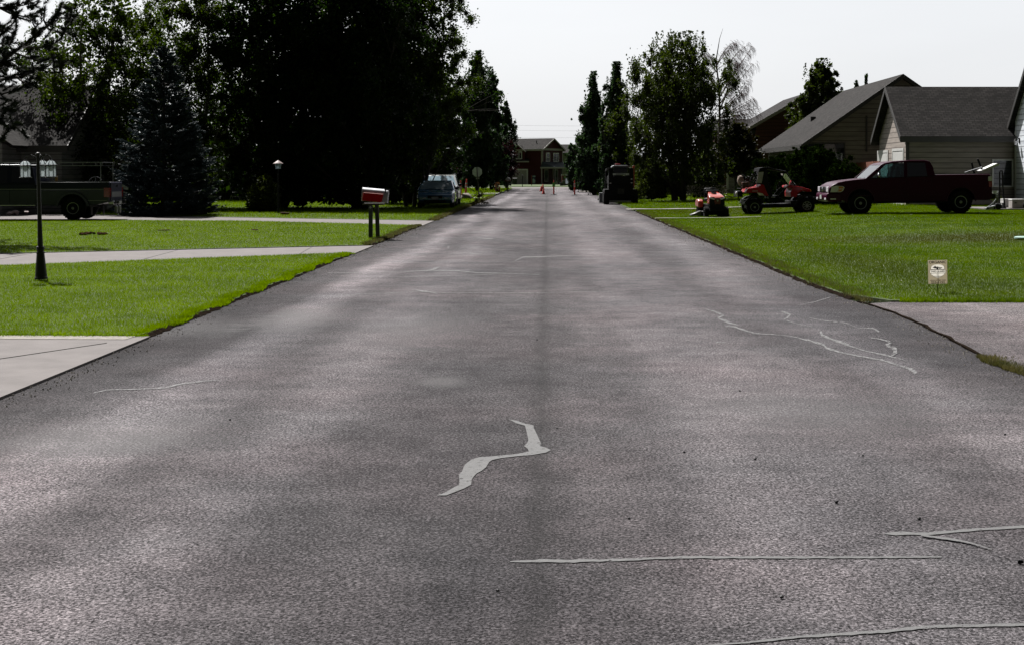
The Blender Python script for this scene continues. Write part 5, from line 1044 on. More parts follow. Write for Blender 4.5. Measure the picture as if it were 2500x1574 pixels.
# ---- grey old pickup on the left with pipe rack
M['greyp'] = mat('pewter_paint', (.075, .078, .110), .35, 0, .1, coat=.1, spec=.12); M['navyp'] = mat('dark_blue_paint', (.016, .018, .042), .3, 0, .1, coat=.12, spec=.12)
def grey_pickup():
    ppm = 71.0; th = R(180 + 4)
    # near rear corner of the bed side
    cx, cy = (266 - VX) / ppm, F / ppm
    hw = .96; L = 5.9; ca, sa = math.cos(th), math.sin(th)
    lx, ly = -L / 2, hw     # local coords of the near rear corner (nose = +x, after the turn near side is +y)
    ox = cx - (ca * lx - sa * ly); oy = cy - (sa * lx + ca * ly)
    t = thing('pickup_truck', 'old grey and dark blue pickup with a pipe rack, left of the blue spruce', 'pickup truck', (ox, oy, .045), th)
    X = lambda d: -L / 2 + d      # metres from the tail
    wy = lambda u, v: hw - .28 * max(0, v - 1.22) * .6 - .03 * max(0, .8 - v)
    rw, fw, r = X(1.22), X(4.75), .40
    lowb = [(X(0), .62), (X(.0), 1.05), (X(5.7), 1.02), (X(5.86), .95), (X(5.9), .6)] ; 
    bot = [(X(5.6), .5)] + arch(fw, .42, .48, 10, .50) + [(X(4.1), .50), (X(1.8), .5)] + arch(rw, .42, .48, 10, .50) + [(X(.4), .52)]
    MB().prism(lowb + bot, lambda u, v: wy(u, v), lambda u, v: -wy(u, v), 'y').build('body', M['greyp'], t, bevel=.02)
    MB().prism([(X(0), 1.055), (X(0), 1.29), (X(2.42), 1.29), (X(2.42), 1.055)], lambda u, v: hw - .005, lambda u, v: -hw + .005, 'y').build('bed_side', M['navyp'], t, bevel=.015)
    MB().b2((X(.05), -.85, 1.0), (X(2.36), .85, 1.294)).build('bed_liner', M['black'], t, sm=False)
    MB().tube([(X(0), hw, 1.30), (X(2.42), hw, 1.30)], .014, 6).tube([(X(0), -hw, 1.30), (X(2.42), -hw, 1.30)], .014, 6).build('bed_rail', M['steel'], t)
    MB().prism([(X(2.46), 1.055), (X(2.46), 1.24), (X(4.55), 1.24), (X(5.75), 1.15), (X(5.85), 1.02), (X(2.46), 1.02)], lambda u, v: hw - .006, lambda u, v: -hw + .006, 'y').build('upper_body', M['navyp'], t, bevel=.02)
    cab = [(X(2.48), 1.24), (X(2.60), 1.80), (X(2.75), 1.86), (X(3.95), 1.86), (X(4.1), 1.82), (X(4.62), 1.24)]
    MB().prism(cab, wy, lambda u, v: -wy(u, v), 'y').build('cab', M['navyp'], t, bevel=.02)
    MB().prism([(X(2.6), 1.86), (X(2.75), 1.90), (X(3.95), 1.90), (X(4.1), 1.86)], lambda u, v: wy(u, v) - .01, lambda u, v: -wy(u, v) + .01, 'y').build('roof_panel', M['galv'], t, bevel=.01)
    for s in (-1, 1):
        panel(t, [(X(3.42), 1.27), (X(3.42), 1.78), (X(4.02), 1.78), (X(4.42), 1.27)], wy, s, M['darkglass']); panel(t, [(X(2.66), 1.30), (X(2.76), 1.77), (X(3.28), 1.77), (X(3.28), 1.30)], wy, s, M['darkglass'])
        for q in (2.44, 3.33): panel(t, [(X(q), .56), (X(q) + .014, .56), (X(q) + .014, 1.24), (X(q), 1.24)], lambda u, v: hw, s, M['black'], 'door_seam', off=.004)
        panel(t, [(X(0), 1.045), (X(5.7), 1.045), (X(5.7), 1.06), (X(0), 1.06)], lambda u, v: hw, s, M['galv'], 'trim_strip', off=.006)
        panel(t, [(X(.05), .655), (X(.72), .655), (X(.72), .668), (X(.05), .668)], lambda u, v: hw, s, M['galv'], 'trim_strip', off=.006)
        panel(t, [(X(2.46), .49), (X(4.1), .49), (X(4.1), .515), (X(2.46), .515)], lambda u, v: hw, s, M['chrome'], 'side_step', off=.06, th=.06)
        for q in (1.95, .74): panel(t, [(X(q - .09), .80), (X(q + .09), .80), (X(q + .09), .97), (X(q - .09), .97)], lambda u, v: hw, s, M['greyp'], 'filler_cap', off=.008, th=.012)
        panel(t, [(X(.0), .78), (X(.17), .78), (X(.17), 1.1), (X(.0), 1.1)], lambda u, v: hw, s, M['redlens'], 'tail_light', off=.012, th=.04)
        MB().b2((X(-.006), s * .80, .78), (X(-.03), s * .955, 1.1)).build('tail_light', M['redlens'], t)
        A = [math.pi * (.04 + .92 * i / 12) for i in range(13)]
        panel(t, [(rw + .56 * math.cos(a), .40 + .56 * math.sin(a)) for a in A] + [(rw + .49 * math.cos(a), .40 + .49 * math.sin(a)) for a in A[::-1]], lambda u, v: hw, s, M['greyp'], 'wheel_flare', off=.09, th=.10)
        wheel(t, rw, s * .84, r, .26, .20, s, 5, 'steel'); wheel(t, fw, s * .82, r, .26, .20, s, 5, 'steel')
        MB().blob((X(4.2), s * 1.1, 1.30), (.05, .11, .1), 2, 0).build('mirror', M['black'], t)
        MB().b2((X(.62) - .012, s * .70, .16), (X(.62), s * .98, .55)).build('mud_flap', M['black'], t)
    for cx in (fw, rw): MB().b2((cx - .48, -.62, .42), (cx + .48, .62, .93)).build('wheel_well', M['black'], t, sm=False)
    tg = MB().b2((X(-.035), -.79, .66), (X(0), .79, 1.28)).build('tailgate', M['greyp'], t, bevel=.01)
    MB().b2((X(-.042), -.70, .78), (X(-.036), .70, .96)).build('tailgate_panel', M['galv'], tg); MB().b2((X(-.05), -.12, 1.12), (X(-.036), .12, 1.2)).build('tailgate_handle', M['chrome'], tg)
    lt = MB()
    for i in range(7):      # stamped raised letters, worn: three boxes each
        y = -.55 + i * .18; lt.b2((X(-.046), y, .985), (X(-.036), y + .02, 1.07)).b2((X(-.046), y, 1.055), (X(-.036), y + .11, 1.07)).b2((X(-.046), y + (.09 if i % 2 else .05), .985), (X(-.036), y + (.11 if i % 2 else .07), 1.07))
    bp = MB().prism([(X(-.16), .52), (X(.02), .52), (X(.02), .62), (X(-.16), .66)], -.95, .95, 'y').build('rear_bumper', M['chrome'], t, bevel=.02); MB().b2((X(-.172), -.17, .53), (X(-.162), .17, .64)).build('number_plate', M['plate'], bp)
    for y, sx in ((.62, .0), (.15, .0)): MB().lathe([(.02, .20), (.055, .24), (.06, .46), (.02, .5)], (X(-.17), y, 0), 'z', 10).build('hitch_hook', M['steel'], t)
    # ladder rack
    rk = MB(); zt = 1.98
    for s in (-1, 1):
        rk.tube([(X(.25), s * .86, zt), (X(5.0), s * .86, zt)], .016, 6).tube([(X(.30), s * .88, 1.3), (X(.30), s * .86, zt)], .014, 6)
        for q in (.25, .9, 1.7, 2.4): rk.tube([(X(q), s * .86, zt - .10), (X(q), s * .86, zt)], .010, 5)
        rk.tube([(X(.25), s * .86, zt - .11), (X(5.0), s * .86, zt - .11)], .013, 6)
        rk.tube([(X(2.3), s * .86, zt - .11), (X(2.42), s * .88, 1.3)], .014, 6)
    for q in (.3, 1.2, 2.3, 3.4, 4.6): rk.tube([(X(q), -.86, zt), (X(q), .86, zt)], .014, 6)
    rk.build('ladder_rack', M['steel'], t)
    # load things in the bed
    M4 = Matrix.Translation((ox, oy, .045)) @ Matrix.Rotation(th, 4, 'Z')
    o = MB().tube([(.24 * math.cos(a), 0, .24 * math.sin(a)) for a in [2 * math.pi * i / 20 for i in range(21)]], .014, 6).tube([(-.24, 0, 0), (.24, 0, 0)], .01, 4).tube([(0, 0, -.24), (0, 0, .24)], .01, 4).build('metal_hoop', M['galv']); o.location = M4 @ Vector((X(.62), .3, 1.24)); o.rotation_euler = (0, 0, th); tag(o, 'thin metal hoop standing in the grey pickup bed near the tailgate', 'hoop')
    o = MB().b2((-.04, -.02, 0), (.04, .02, .42)).build('level', mat('yellow_tool', (.45, .26, .03), .5)); o.location = M4 @ Vector((X(1.92), .4, 1.1)); o.rotation_euler = (0, 0, th); tag(o, 'yellow upright tool handle standing in the grey pickup bed', 'tool')
    o = MB().tube([(0, 0, 0), (0, 0, .45)], .03, 8).tube([(.22, 0, 0), (.22, 0, .38)], .022, 8).tube([(0, 0, .25), (.22, 0, .25)], .02, 6).build('jack_post', M['black']); o.location = M4 @ Vector((X(.30), .6, 1.1)); o.rotation_euler = (0, 0, th); tag(o, 'dark upright bars clamped at the tailgate corner of the grey pickup', 'bar')
    return t
grey_pickup()

# ---- blue sedan facing the camera and silver wagon behind it
M['bluep'] = mat('blue_paint', (.07, .20, .36), .2, .2, .1, coat=1); M['silverp'] = mat('silver_paint', (.42, .43, .42), .25, .6, .1, coat=1); M['greycl'] = mat('grey_cladding', (.09, .09, .095), .6)
def car(name, label, cat, loc, rz, L, hw, zt, belt, paint, lower, kind, hood=.86, wr=.31):
    t = thing(name, label, cat, loc, rz); X = lambda d: L / 2 - d
    fw, rw = X(.88), X(L - .95); taper = lambda u: .10 * max(0, (abs(u) - L / 2 + .7) / .7) ** 2
    wy = lambda u, v: hw - taper(u) - .36 * max(0, v - belt) - .06 * max(0, .5 - v)
    if kind == 'sedan': top = [(X(0), .35), (X(-.0), .55), (X(.05), hood - .16), (X(.25), hood - .05), (X(1.15), hood + .06), (X(1.25), belt), (X(L - .9), belt + .04), (X(L - .1), belt + .0), (X(L), .7), (X(L), .35)]; cab = [(X(1.12), belt - .02), (X(1.85), zt - .04), (X(2.2), zt), (X(3.0), zt), (X(3.3), zt - .05), (X(4.0), belt)]; sidew = [(X(1.45), belt + .03), (X(1.98), zt - .09), (X(3.1), zt - .09), (X(3.55), belt + .05)]
    else: top = [(X(0), .45), (X(.0), .65), (X(.06), hood - .14), (X(.25), hood - .03), (X(1.1), hood + .06), (X(1.2), belt), (X(L - .05), belt + .03), (X(L), .8), (X(L), .42)]; cab = [(X(1.05), belt - .02), (X(1.75), zt - .05), (X(2.1), zt), (X(L - .35), zt), (X(L - .15), zt - .06), (X(L - .02), belt)]; sidew = [(X(1.4), belt + .03), (X(1.90), zt - .10), (X(L - .4), zt - .12), (X(L - .25), belt + .05)]
    z0 = .22 if kind == 'sedan' else .30
    bot = [(X(L - .15), z0)] + arch(rw, wr, wr + .06, 9, z0) [::-1] + arch(fw, wr, wr + .06, 9, z0)[::-1] + [(X(.2), z0)]
    MB().prism(top + bot, wy, lambda u, v: -wy(u, v), 'y').build('body', paint, t, bevel=.05, seg=3)
    MB().prism(cab, wy, lambda u, v: -wy(u, v), 'y').build('cabin', paint, t, bevel=.04, seg=3)
    c0, c1 = cab[0], cab[1]
    def ws(k, y, o): u = c0[0] + (c1[0] - c0[0]) * k; v = c0[1] + (c1[1] - c0[1]) * k; return (u + o, y * (wy(u, v) - .10), v + o * .8)
    MB().hexa([ws(.08, -1, .004), ws(.08, 1, .004), ws(.94, 1, .004), ws(.94, -1, .004)], [ws(.08, -1, .016), ws(.08, 1, .016), ws(.94, 1, .016), ws(.94, -1, .016)]).build('windscreen', mat('painted_sky_screen', (.30, .42, .50), .12, coat=1), t, sm=False)  # pale blue base colour stands in for reflected sky on the glass
    for s in (-1, 1):
        panel(t, sidew, wy, s, M['darkglass'], off=.006, th=.01)
        panel(t, [(X(.95), .40), (X(L - 1.0), .40), (X(L - 1.0), .46), (X(.95), .46)] if kind == 'sedan' else [(X(.1), .32), (X(L - .1), .32), (X(L - .1), .62), (X(.1), .62)], lambda u, v: wy(u, .5), s, lower, 'side_cladding', off=.02, th=.03)
        hl = MB().hexa([(X(.02), s * (hw - .12), hood - .34), (X(.30), s * (hw - .02), hood - .30), (X(.34), s * (hw - .03), hood - .16), (X(.06), s * (hw - .15), hood - .17)], [(X(-.02), s * .42, hood - .33), (X(.02), s * .45, hood - .33), (X(.1), s * .5, hood - .2), (X(.04), s * .45, hood - .2)]).build('headlight', M['lampglass'], t)
        MB().blob((X(1.55), s * (hw + .09), belt + .07), (.05, .10, .07), 3, 0).build('mirror', M['black'], t)
        wheel(t, fw, s * (hw - .11), wr, .2, wr * .62, s, 5); wheel(t, rw, s * (hw - .11), wr, .2, wr * .62, s, 5)
    MB().b2((X(.01), -.34, hood - .33), (X(-.03), .34, hood - .2)).build('grille', M['black'], t, bevel=.02)
    MB().b2((X(.01), -.5, .27), (X(-.025), .5, .38)).build('air_intake', M['black'], t, bevel=.02)
    MB().b2((X(-.03), -.16, .40), (X(-.04), .16, .53)).build('number_plate', M['plate'], t)
    MB().tube([(c0[0] + .02, -.5, c0[1] + .04), (c0[0] - .1, -.05, c0[1] + .12)], .008, 4).tube([(c0[0] + .02, .1, c0[1] + .04), (c0[0] - .1, .5, c0[1] + .12)], .008, 4).build('wiper', M['black'], t)
    if kind != 'sedan':
        for s in (-1, 1): MB().tube([(X(2.1), s * (hw - .28), zt + .04), (X(L - .4), s * (hw - .28), zt + .04)], .02, 6).build('roof_rail', M['black'], t)
        MB().b2((X(.03), -hw + .15, .32), (X(-.05), hw - .15, .5)).build('front_bumper', lower, t, bevel=.03)
    return t
pc = 53.0
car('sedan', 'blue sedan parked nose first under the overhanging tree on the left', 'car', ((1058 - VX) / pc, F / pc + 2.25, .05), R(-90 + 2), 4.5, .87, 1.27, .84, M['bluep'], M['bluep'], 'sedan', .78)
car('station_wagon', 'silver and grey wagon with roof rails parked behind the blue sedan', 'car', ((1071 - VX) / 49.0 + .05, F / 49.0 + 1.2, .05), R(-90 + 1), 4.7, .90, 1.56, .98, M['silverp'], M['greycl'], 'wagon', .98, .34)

# ---- red utility side-by-side
M['redp'] = mat('red_plastic', (.42, .004, .010), .35, 0, .1, coat=.15, spec=.15)
def utv():
    ppm = 64.0; xc = ((1842 + 1968) / 2 - VX) / ppm; z0 = gz(xc, F / ppm) - .03
    t = thing('utility_vehicle', 'red two seat utility side by side with black canopy, in front of the round hedge', 'utility vehicle', (xc, F / ppm + .6, z0), 0, rot=(0, R(-1.6), R(1)))
    # nose = +x ; photo zoom px (x, y) -> local metres
    def q(x, y): return ((x - 1240) / 10.03 / ppm, (1335 - y) / 10.03 / ppm)
    hw = .62; wr = .30; fw = q(1885, 0)[0]; rw = q(605, 0)[0]
    rear = [q(x, y) for x, y in [(395, 780), (440, 690), (560, 668), (720, 650), (790, 590), (850, 600), (890, 720), (960, 880), (860, 870), (800, 800), (700, 790), (480, 785)]]
    front = [q(x, y) for x, y in [(1440, 640), (1540, 625), (1620, 650), (1700, 665), (1850, 705), (1970, 740), (1985, 800), (1920, 800), (1800, 775), (1700, 820), (1640, 930), (1500, 920), (1500, 800), (1560, 700), (1500, 690), (1420, 690)]]
    MB().prism(rear, -hw, hw, 'y').build('rear_body', M['redp'], t, bevel=.015); MB().prism(front, -hw, hw, 'y').build('front_body', M['redp'], t, bevel=.02)
    MB().b2((q(430, 0)[0], -hw - .01, .62), (q(880, 0)[0], hw + .01, .72)).build('bed_sill', M['black'], t) if False else None
    und = MB().b2((rw - .25, -.45, .25), (fw + .15, .45, .40)).b2((q(950, 0)[0], -hw + .02, .26), (q(1500, 0)[0], hw - .02, .36)).b2((q(1500, 0)[0], -hw + .01, .30), (q(1640, 0)[0], hw - .01, .50))
    und.b2((fw + .1, -.4, .35), (fw + .38, .4, .62)).b2((rw - .36, -.4, .4), (rw + .3, .4, .60)); und.build('chassis', M['black'], t, bevel=.01)
    for s in (-1, 1):
        for cx in (rw, fw):
            pts = [(cx + .42 * math.cos(a), .30 + .42 * math.sin(a)) for a in [math.pi * (.12 + .76 * i / 8) for i in range(9)]] + [(cx + .34 * math.cos(a), .30 + .34 * math.sin(a)) for a in [math.pi * (.12 + .76 * i / 8) for i in range(8, -1, -1)]]
            MB().prism(pts, s * (hw - .25), s * (hw + .05), 'y').build('fender', M['black'], t, bevel=.005)
        wheel(t, fw, s * (hw - .04), wr, .24, .165, s, 8); wheel(t, rw, s * (hw - .06), wr, .27, .165, s, 8)
        hl = panel(t, [q(1965, 740), q(1995, 745), q(2015, 790), q(1985, 795)], lambda u, v: hw, s, M['amber'], 'marker_light', off=.01, th=.06)
        panel(t, [q(560, 742), q(700, 742), q(700, 756), q(560, 756)], lambda u, v: hw, s, M['plate'], 'side_lettering', off=.005)
    cage = MB()
    for s in (-1, 1):
        y = s * .55; pts = [q(x, yy) for x, yy in [(800, 600), (860, 290), (930, 185), (1400, 292), (1620, 640)]]; cage.tube([(a, y, b) for a, b in pts], .025, 8)
        cage.tube([(a, y, b) for a, b in [q(930, 185), q(960, 600), q(985, 900)]], .022, 8); cage.tube([(a, y, b) for a, b in [q(1225, 860), q(1345, 735), q(1440, 650)]], .018, 6)
    for x, yy in [(860, 290), (930, 185), (1400, 292), (1620, 640), (800, 600)]: a, b = q(x, yy); cage.tube([(a, -.55, b), (a, .55, b)], .02, 8)
    cage.build('roll_cage', M['black'], t)
    rf = [q(x, y) for x, y in [(735, 255), (760, 190), (860, 172), (960, 172), (1410, 288), (1400, 310), (940, 205), (860, 285), (730, 285)]]
    MB().prism(rf, -.60, .60, 'y').build('canopy', mat('canopy_vinyl', (.010, .010, .011), .8, spec=.05), t, bevel=.01)
    MB().prism([q(860, 285), q(935, 205), q(965, 420), q(965, 880), q(880, 700), q(800, 580)], -.585, -.57, 'y').prism([q(860, 285), q(935, 205), q(965, 420), q(965, 880), q(880, 700), q(800, 580)], .57, .585, 'y').build('side_curtain', M['black'], t)
    a0, b0 = q(735, 275); a1, b1 = q(675, 545)
    MB().hexa([(a0, -.5, b0), (a0, .5, b0), (a1, .5, b1), (a1, -.5, b1)], [(a0 - .01, -.5, b0), (a0 - .01, .5, b0), (a1 - .01, .5, b1), (a1 - .01, -.5, b1)]).build('rear_window', glassmat('milky_vinyl', (.75, .75, .72), .2), t, sm=False)
    a2, b2 = q(800, 560); a3, b3 = q(860, 275)
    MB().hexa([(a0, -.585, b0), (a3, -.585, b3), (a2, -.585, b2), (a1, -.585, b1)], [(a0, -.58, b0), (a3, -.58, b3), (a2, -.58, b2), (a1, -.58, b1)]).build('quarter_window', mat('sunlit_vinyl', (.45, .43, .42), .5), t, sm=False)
    c0, d0 = q(1410, 345); c1, d1 = q(1610, 640)
    MB().hexa([(c0, -.55, d0), (c0, .55, d0), (c1, .55, d1), (c1, -.55, d1)], [(c0 + .01, -.55, d0), (c0 + .01, .55, d0), (c1 + .01, .55, d1), (c1 + .01, -.55, d1)]).build('windscreen', glassmat('utv_screen', (.6, .68, .66), .12), t, sm=False)
    w0 = q(1245, 635); MB().tube([(w0[0] + .11 * math.sin(a) * .55, -.27 + .17 * math.cos(a), w0[1] + .16 * math.sin(a)) for a in [2 * math.pi * i / 16 for i in range(17)]], .016, 6).tube([(w0[0], -.27, w0[1]), (w0[0] + .18, -.27, w0[1] - .1)], .02, 6).build('steering_wheel', M['black'], t)
    for y in (-.28, .28): MB().box((q(1010, 0)[0], y, .95), (.12, .42, .55), (R(-10), 'Y')).box((q(1110, 0)[0], y, .66), (.42, .44, .12)).build('seat', M['black'], t, bevel=.03)
    MB().blob((q(1070, 0)[0], -hw + .02, q(0, 910)[1]), (.09, .04, .03), 2, 0).build('seat_corner', M['galv'], t)
    MB().tube([(q(x, y)[0], -.5, q(x, y)[1]) for x, y in [(1620, 585), (1655, 640)]], .02, 6).build('mirror', M['galv'], t)
    # cargo basket frame
    cr = MB(); bx0, bx1 = q(300, 0)[0], q(540, 0)[0]; zb0, zb1 = q(0, 680)[1], q(0, 505)[1]
    for s in (-1, 1):
        for z in (zb0, (zb0 + zb1) / 2, zb1): cr.tube([(bx0, s * .5, z), (q(700, 0)[0], s * .5, z)], .011, 5)
        for k in range(6): x = bx0 + (q(700, 0)[0] - bx0) * k / 5; cr.tube([(x, s * .5, zb0), (x, s * .5, zb1)], .010, 5)
    for z in (zb0, zb1): cr.tube([(bx0, -.5, z), (bx0, .5, z)], .011, 5)
    cr.build('cargo_rack', M['black'], t)
    MB().tube([(q(250, 0)[0], -.3, q(0, 760)[1]), (q(230, 0)[0], -.3, q(0, 870)[1]), (q(290, 0)[0], -.3, q(0, 1000)[1])], .02, 6).b2((q(215, 0)[0], -.5, q(0, 880)[1]), (q(330, 0)[0], .5, q(0, 740)[1])).build('rear_guard', M['black'], t)
    MB().blob((q(190, 0)[0], -.45, q(0, 800)[1]), (.05, .05, .08), 3, 0).build('tail_light', M['lampglass'], t)
    # cargo: crate and sacks of their own
    Mx = Matrix.Translation(t.location) @ t.rotation_euler.to_matrix().to_4x4()
    def put(o, x, y, z): o.location = Mx @ Vector((x, y, z)); o.rotation_euler = t.rotation_euler
    o = MB().b2((-.15, -.14, 0), (.13, .14, .22)).build('crate', mat('terracotta_crate', (.13, .04, .025), .6), bevel=.012); put(o, q(430, 0)[0], -.30, q(0, 665)[1]); tag(o, 'brown red crate in the cargo rack of the red utility vehicle', 'crate')
    o = MB().blob((0, 0, .18), (.13, .13, .20), 5, .08, 12, 9).build('feed_sack', mat('sack_cloth', (.42, .32, .27), .8)); put(o, q(330, 0)[0], -.1, q(0, 600)[1]); tag(o, 'pale tan sack sitting high at the back of the cargo rack', 'sack')
    mb = MB(); rr = random.Random(8)
    for k in range(22): p = (rr.uniform(-.22, .25), rr.uniform(-.3, .3), rr.uniform(0, .2)); mb.tube([p, (p[0] + rr.uniform(-.15, .15), p[1] + rr.uniform(-.1, .1), p[2] + rr.uniform(.05, .25))], rr.uniform(.01, .03), 5)
    o = mb.build('tool_pile', M['black']); put(o, q(560, 0)[0], 0, q(0, 540)[1]); tag(o, 'tangled pile of black sprayer tools heaped in the utility vehicle bed', 'tools')
utv()

# ---- orange lawn tractor facing the camera
M['orangep'] = mat('orange_red_paint', (.48, .055, .022), .3, 0, .08, coat=.8)
def mower():
    ppm = 66.0; xc = (1744 - VX) / ppm
    t = thing('lawn_tractor', 'orange riding lawn tractor facing the road, left of the red utility vehicle', 'lawn tractor', (xc, F / ppm, gz(xc, F / ppm)), R(-90 + 4))
    s = 1 / 15.16 / ppm
    def z(y): return (1275 - y) * s
    # local: nose +x, camera-left = -y ... rz=-90 => local +y points to +X world
    def y(x): return (x - 950) * s
    hood = [(.42, z(800)), (.50, z(700)), (.50, z(560)), (.42, z(500)), (.15, z(440)), (-.22, z(360)), (-.30, z(345)), (-.30, z(800))]
    MB().prism(hood, lambda u, v: y(1240) - .10 * max(0, (.2 - u)) - .25 * max(0, v - z(540)), lambda u, v: y(665) + .10 * max(0, (.2 - u)) + .25 * max(0, v - z(540)), 'y').build('hood', M['orangep'], t, bevel=.03, seg=3)
    MB().b2((.49, y(870), z(790)), (.515, y(1080), z(560))).build('nose_panel', M['rust'], t, bevel=.01)
    MB().b2((.485, y(680), z(800)), (.508, y(865), z(530))).b2((.485, y(1085), z(800)), (.508, y(1240), z(530))).build('grille', M['black'], t, bevel=.01)
    for a, b in ((690, 860), (1240, 1085)):
        MB().hexa([(.50, y(a), z(535)), (.50, y(a), z(585)), (.51, y(b), z(635)), (.51, y(b), z(585))], [(.525, y(a), z(535)), (.525, y(a), z(585)), (.53, y(b), z(635)), (.53, y(b), z(585))]).build('headlight', M['lampglass'], t, bevel=.004)
    MB().prism([(y(940), z(625)), (y(1005), z(625)), (y(1005), z(675)), (y(972), z(698)), (y(940), z(675))], .517, .522, 'x').build('emblem', M['plate'], t)
    MB().b2((-.22, y(850), z(395)), (.0, y(1030), z(355))).b2((.0, y(860), z(415)), (.1, y(1020), z(400))).build('hood_vent', M['black'], t, bevel=.01)
    MB().b2((-.45, y(700), z(420)), (-.28, y(1200), z(250) - .03)).build('dashboard', M['black'], t, bevel=.03)
    MB().tube([(-.48 + .06 * math.sin(a), y(950) + .15 * math.cos(a), z(285) + .03 + .05 * math.sin(a)) for a in [2 * math.pi * i / 18 for i in range(19)]], .016, 6).tube([(-.48, y(820), z(280)), (-.48, y(1080), z(280))], .014, 6).build('steering_wheel', M['black'], t)
    MB().box((-.95, y(950), z(420)), (.12, .42, .42), (R(-8), 'Y')).box((-.75, y(950), z(640)), (.42, .44, .12)).build('seat', M['black'], t, bevel=.05)
    for a, b in ((440, 640), (1250, 1400)):
        MB().prism([(-.55, z(940)), (-.5, z(720)), (-.62, z(640)), (-.8, z(620)), (-1.1, z(640)), (-1.2, z(760)), (-1.2, z(900))], y(a), y(b), 'y').build('rear_fender', M['orangep'], t, bevel=.04)
    fr_, rr_ = .19, .25
    for sgn, yy in ((-1, y(600)), (1, y(1340))): wheel(t, .22, yy, fr_, .16, .09, sgn, 4, 'black'); wheel(t, -.88, yy * 1.02, rr_, .24, .11, sgn, 4, 'black')
    MB().b2((-1.1, y(700), .22), (.45, y(1220), z(800))).tube([(.22, y(600), fr_), (.22, y(1340), fr_)], .03, 6).build('chassis', M['black'], t, bevel=.01)
    deck = [(-.55, y(500)), (-.1, y(480)), (.05, y(620)), (.08, y(1300)), (-.1, y(1480)), (-.55, y(1500)), (-.65, y(1000))]
    MB().prism(deck, .07, .22, 'z').build('mower_deck', M['black'], t, bevel=.03)
    MB().hexa([(-.5, y(500), .06), (-.05, y(500), .06), (-.08, y(90), .04), (-.42, y(90), .04)], [(-.5, y(500), .24), (-.05, y(470), .24), (-.08, y(80), z(1185)), (-.42, y(80), z(1185))]).build('discharge_chute', mat('chute_plastic', (.10, .10, .10), .35, coat=.5), t, bevel=.03)
    MB().b2((.38, y(660), z(830)), (.5, y(1250), z(800))).tube([(.5, y(640), z(840)), (.56, y(700), z(960)), (.56, y(1200), z(960)), (.5, y(1260), z(840))], .02, 6).build('front_guard', M['black'], t)
    MB().lathe([(.06, -.02), (.06, .02)], (-.1, y(1510), .06), 'y', 12).build('gauge_wheel', M['black'], t)
mower()

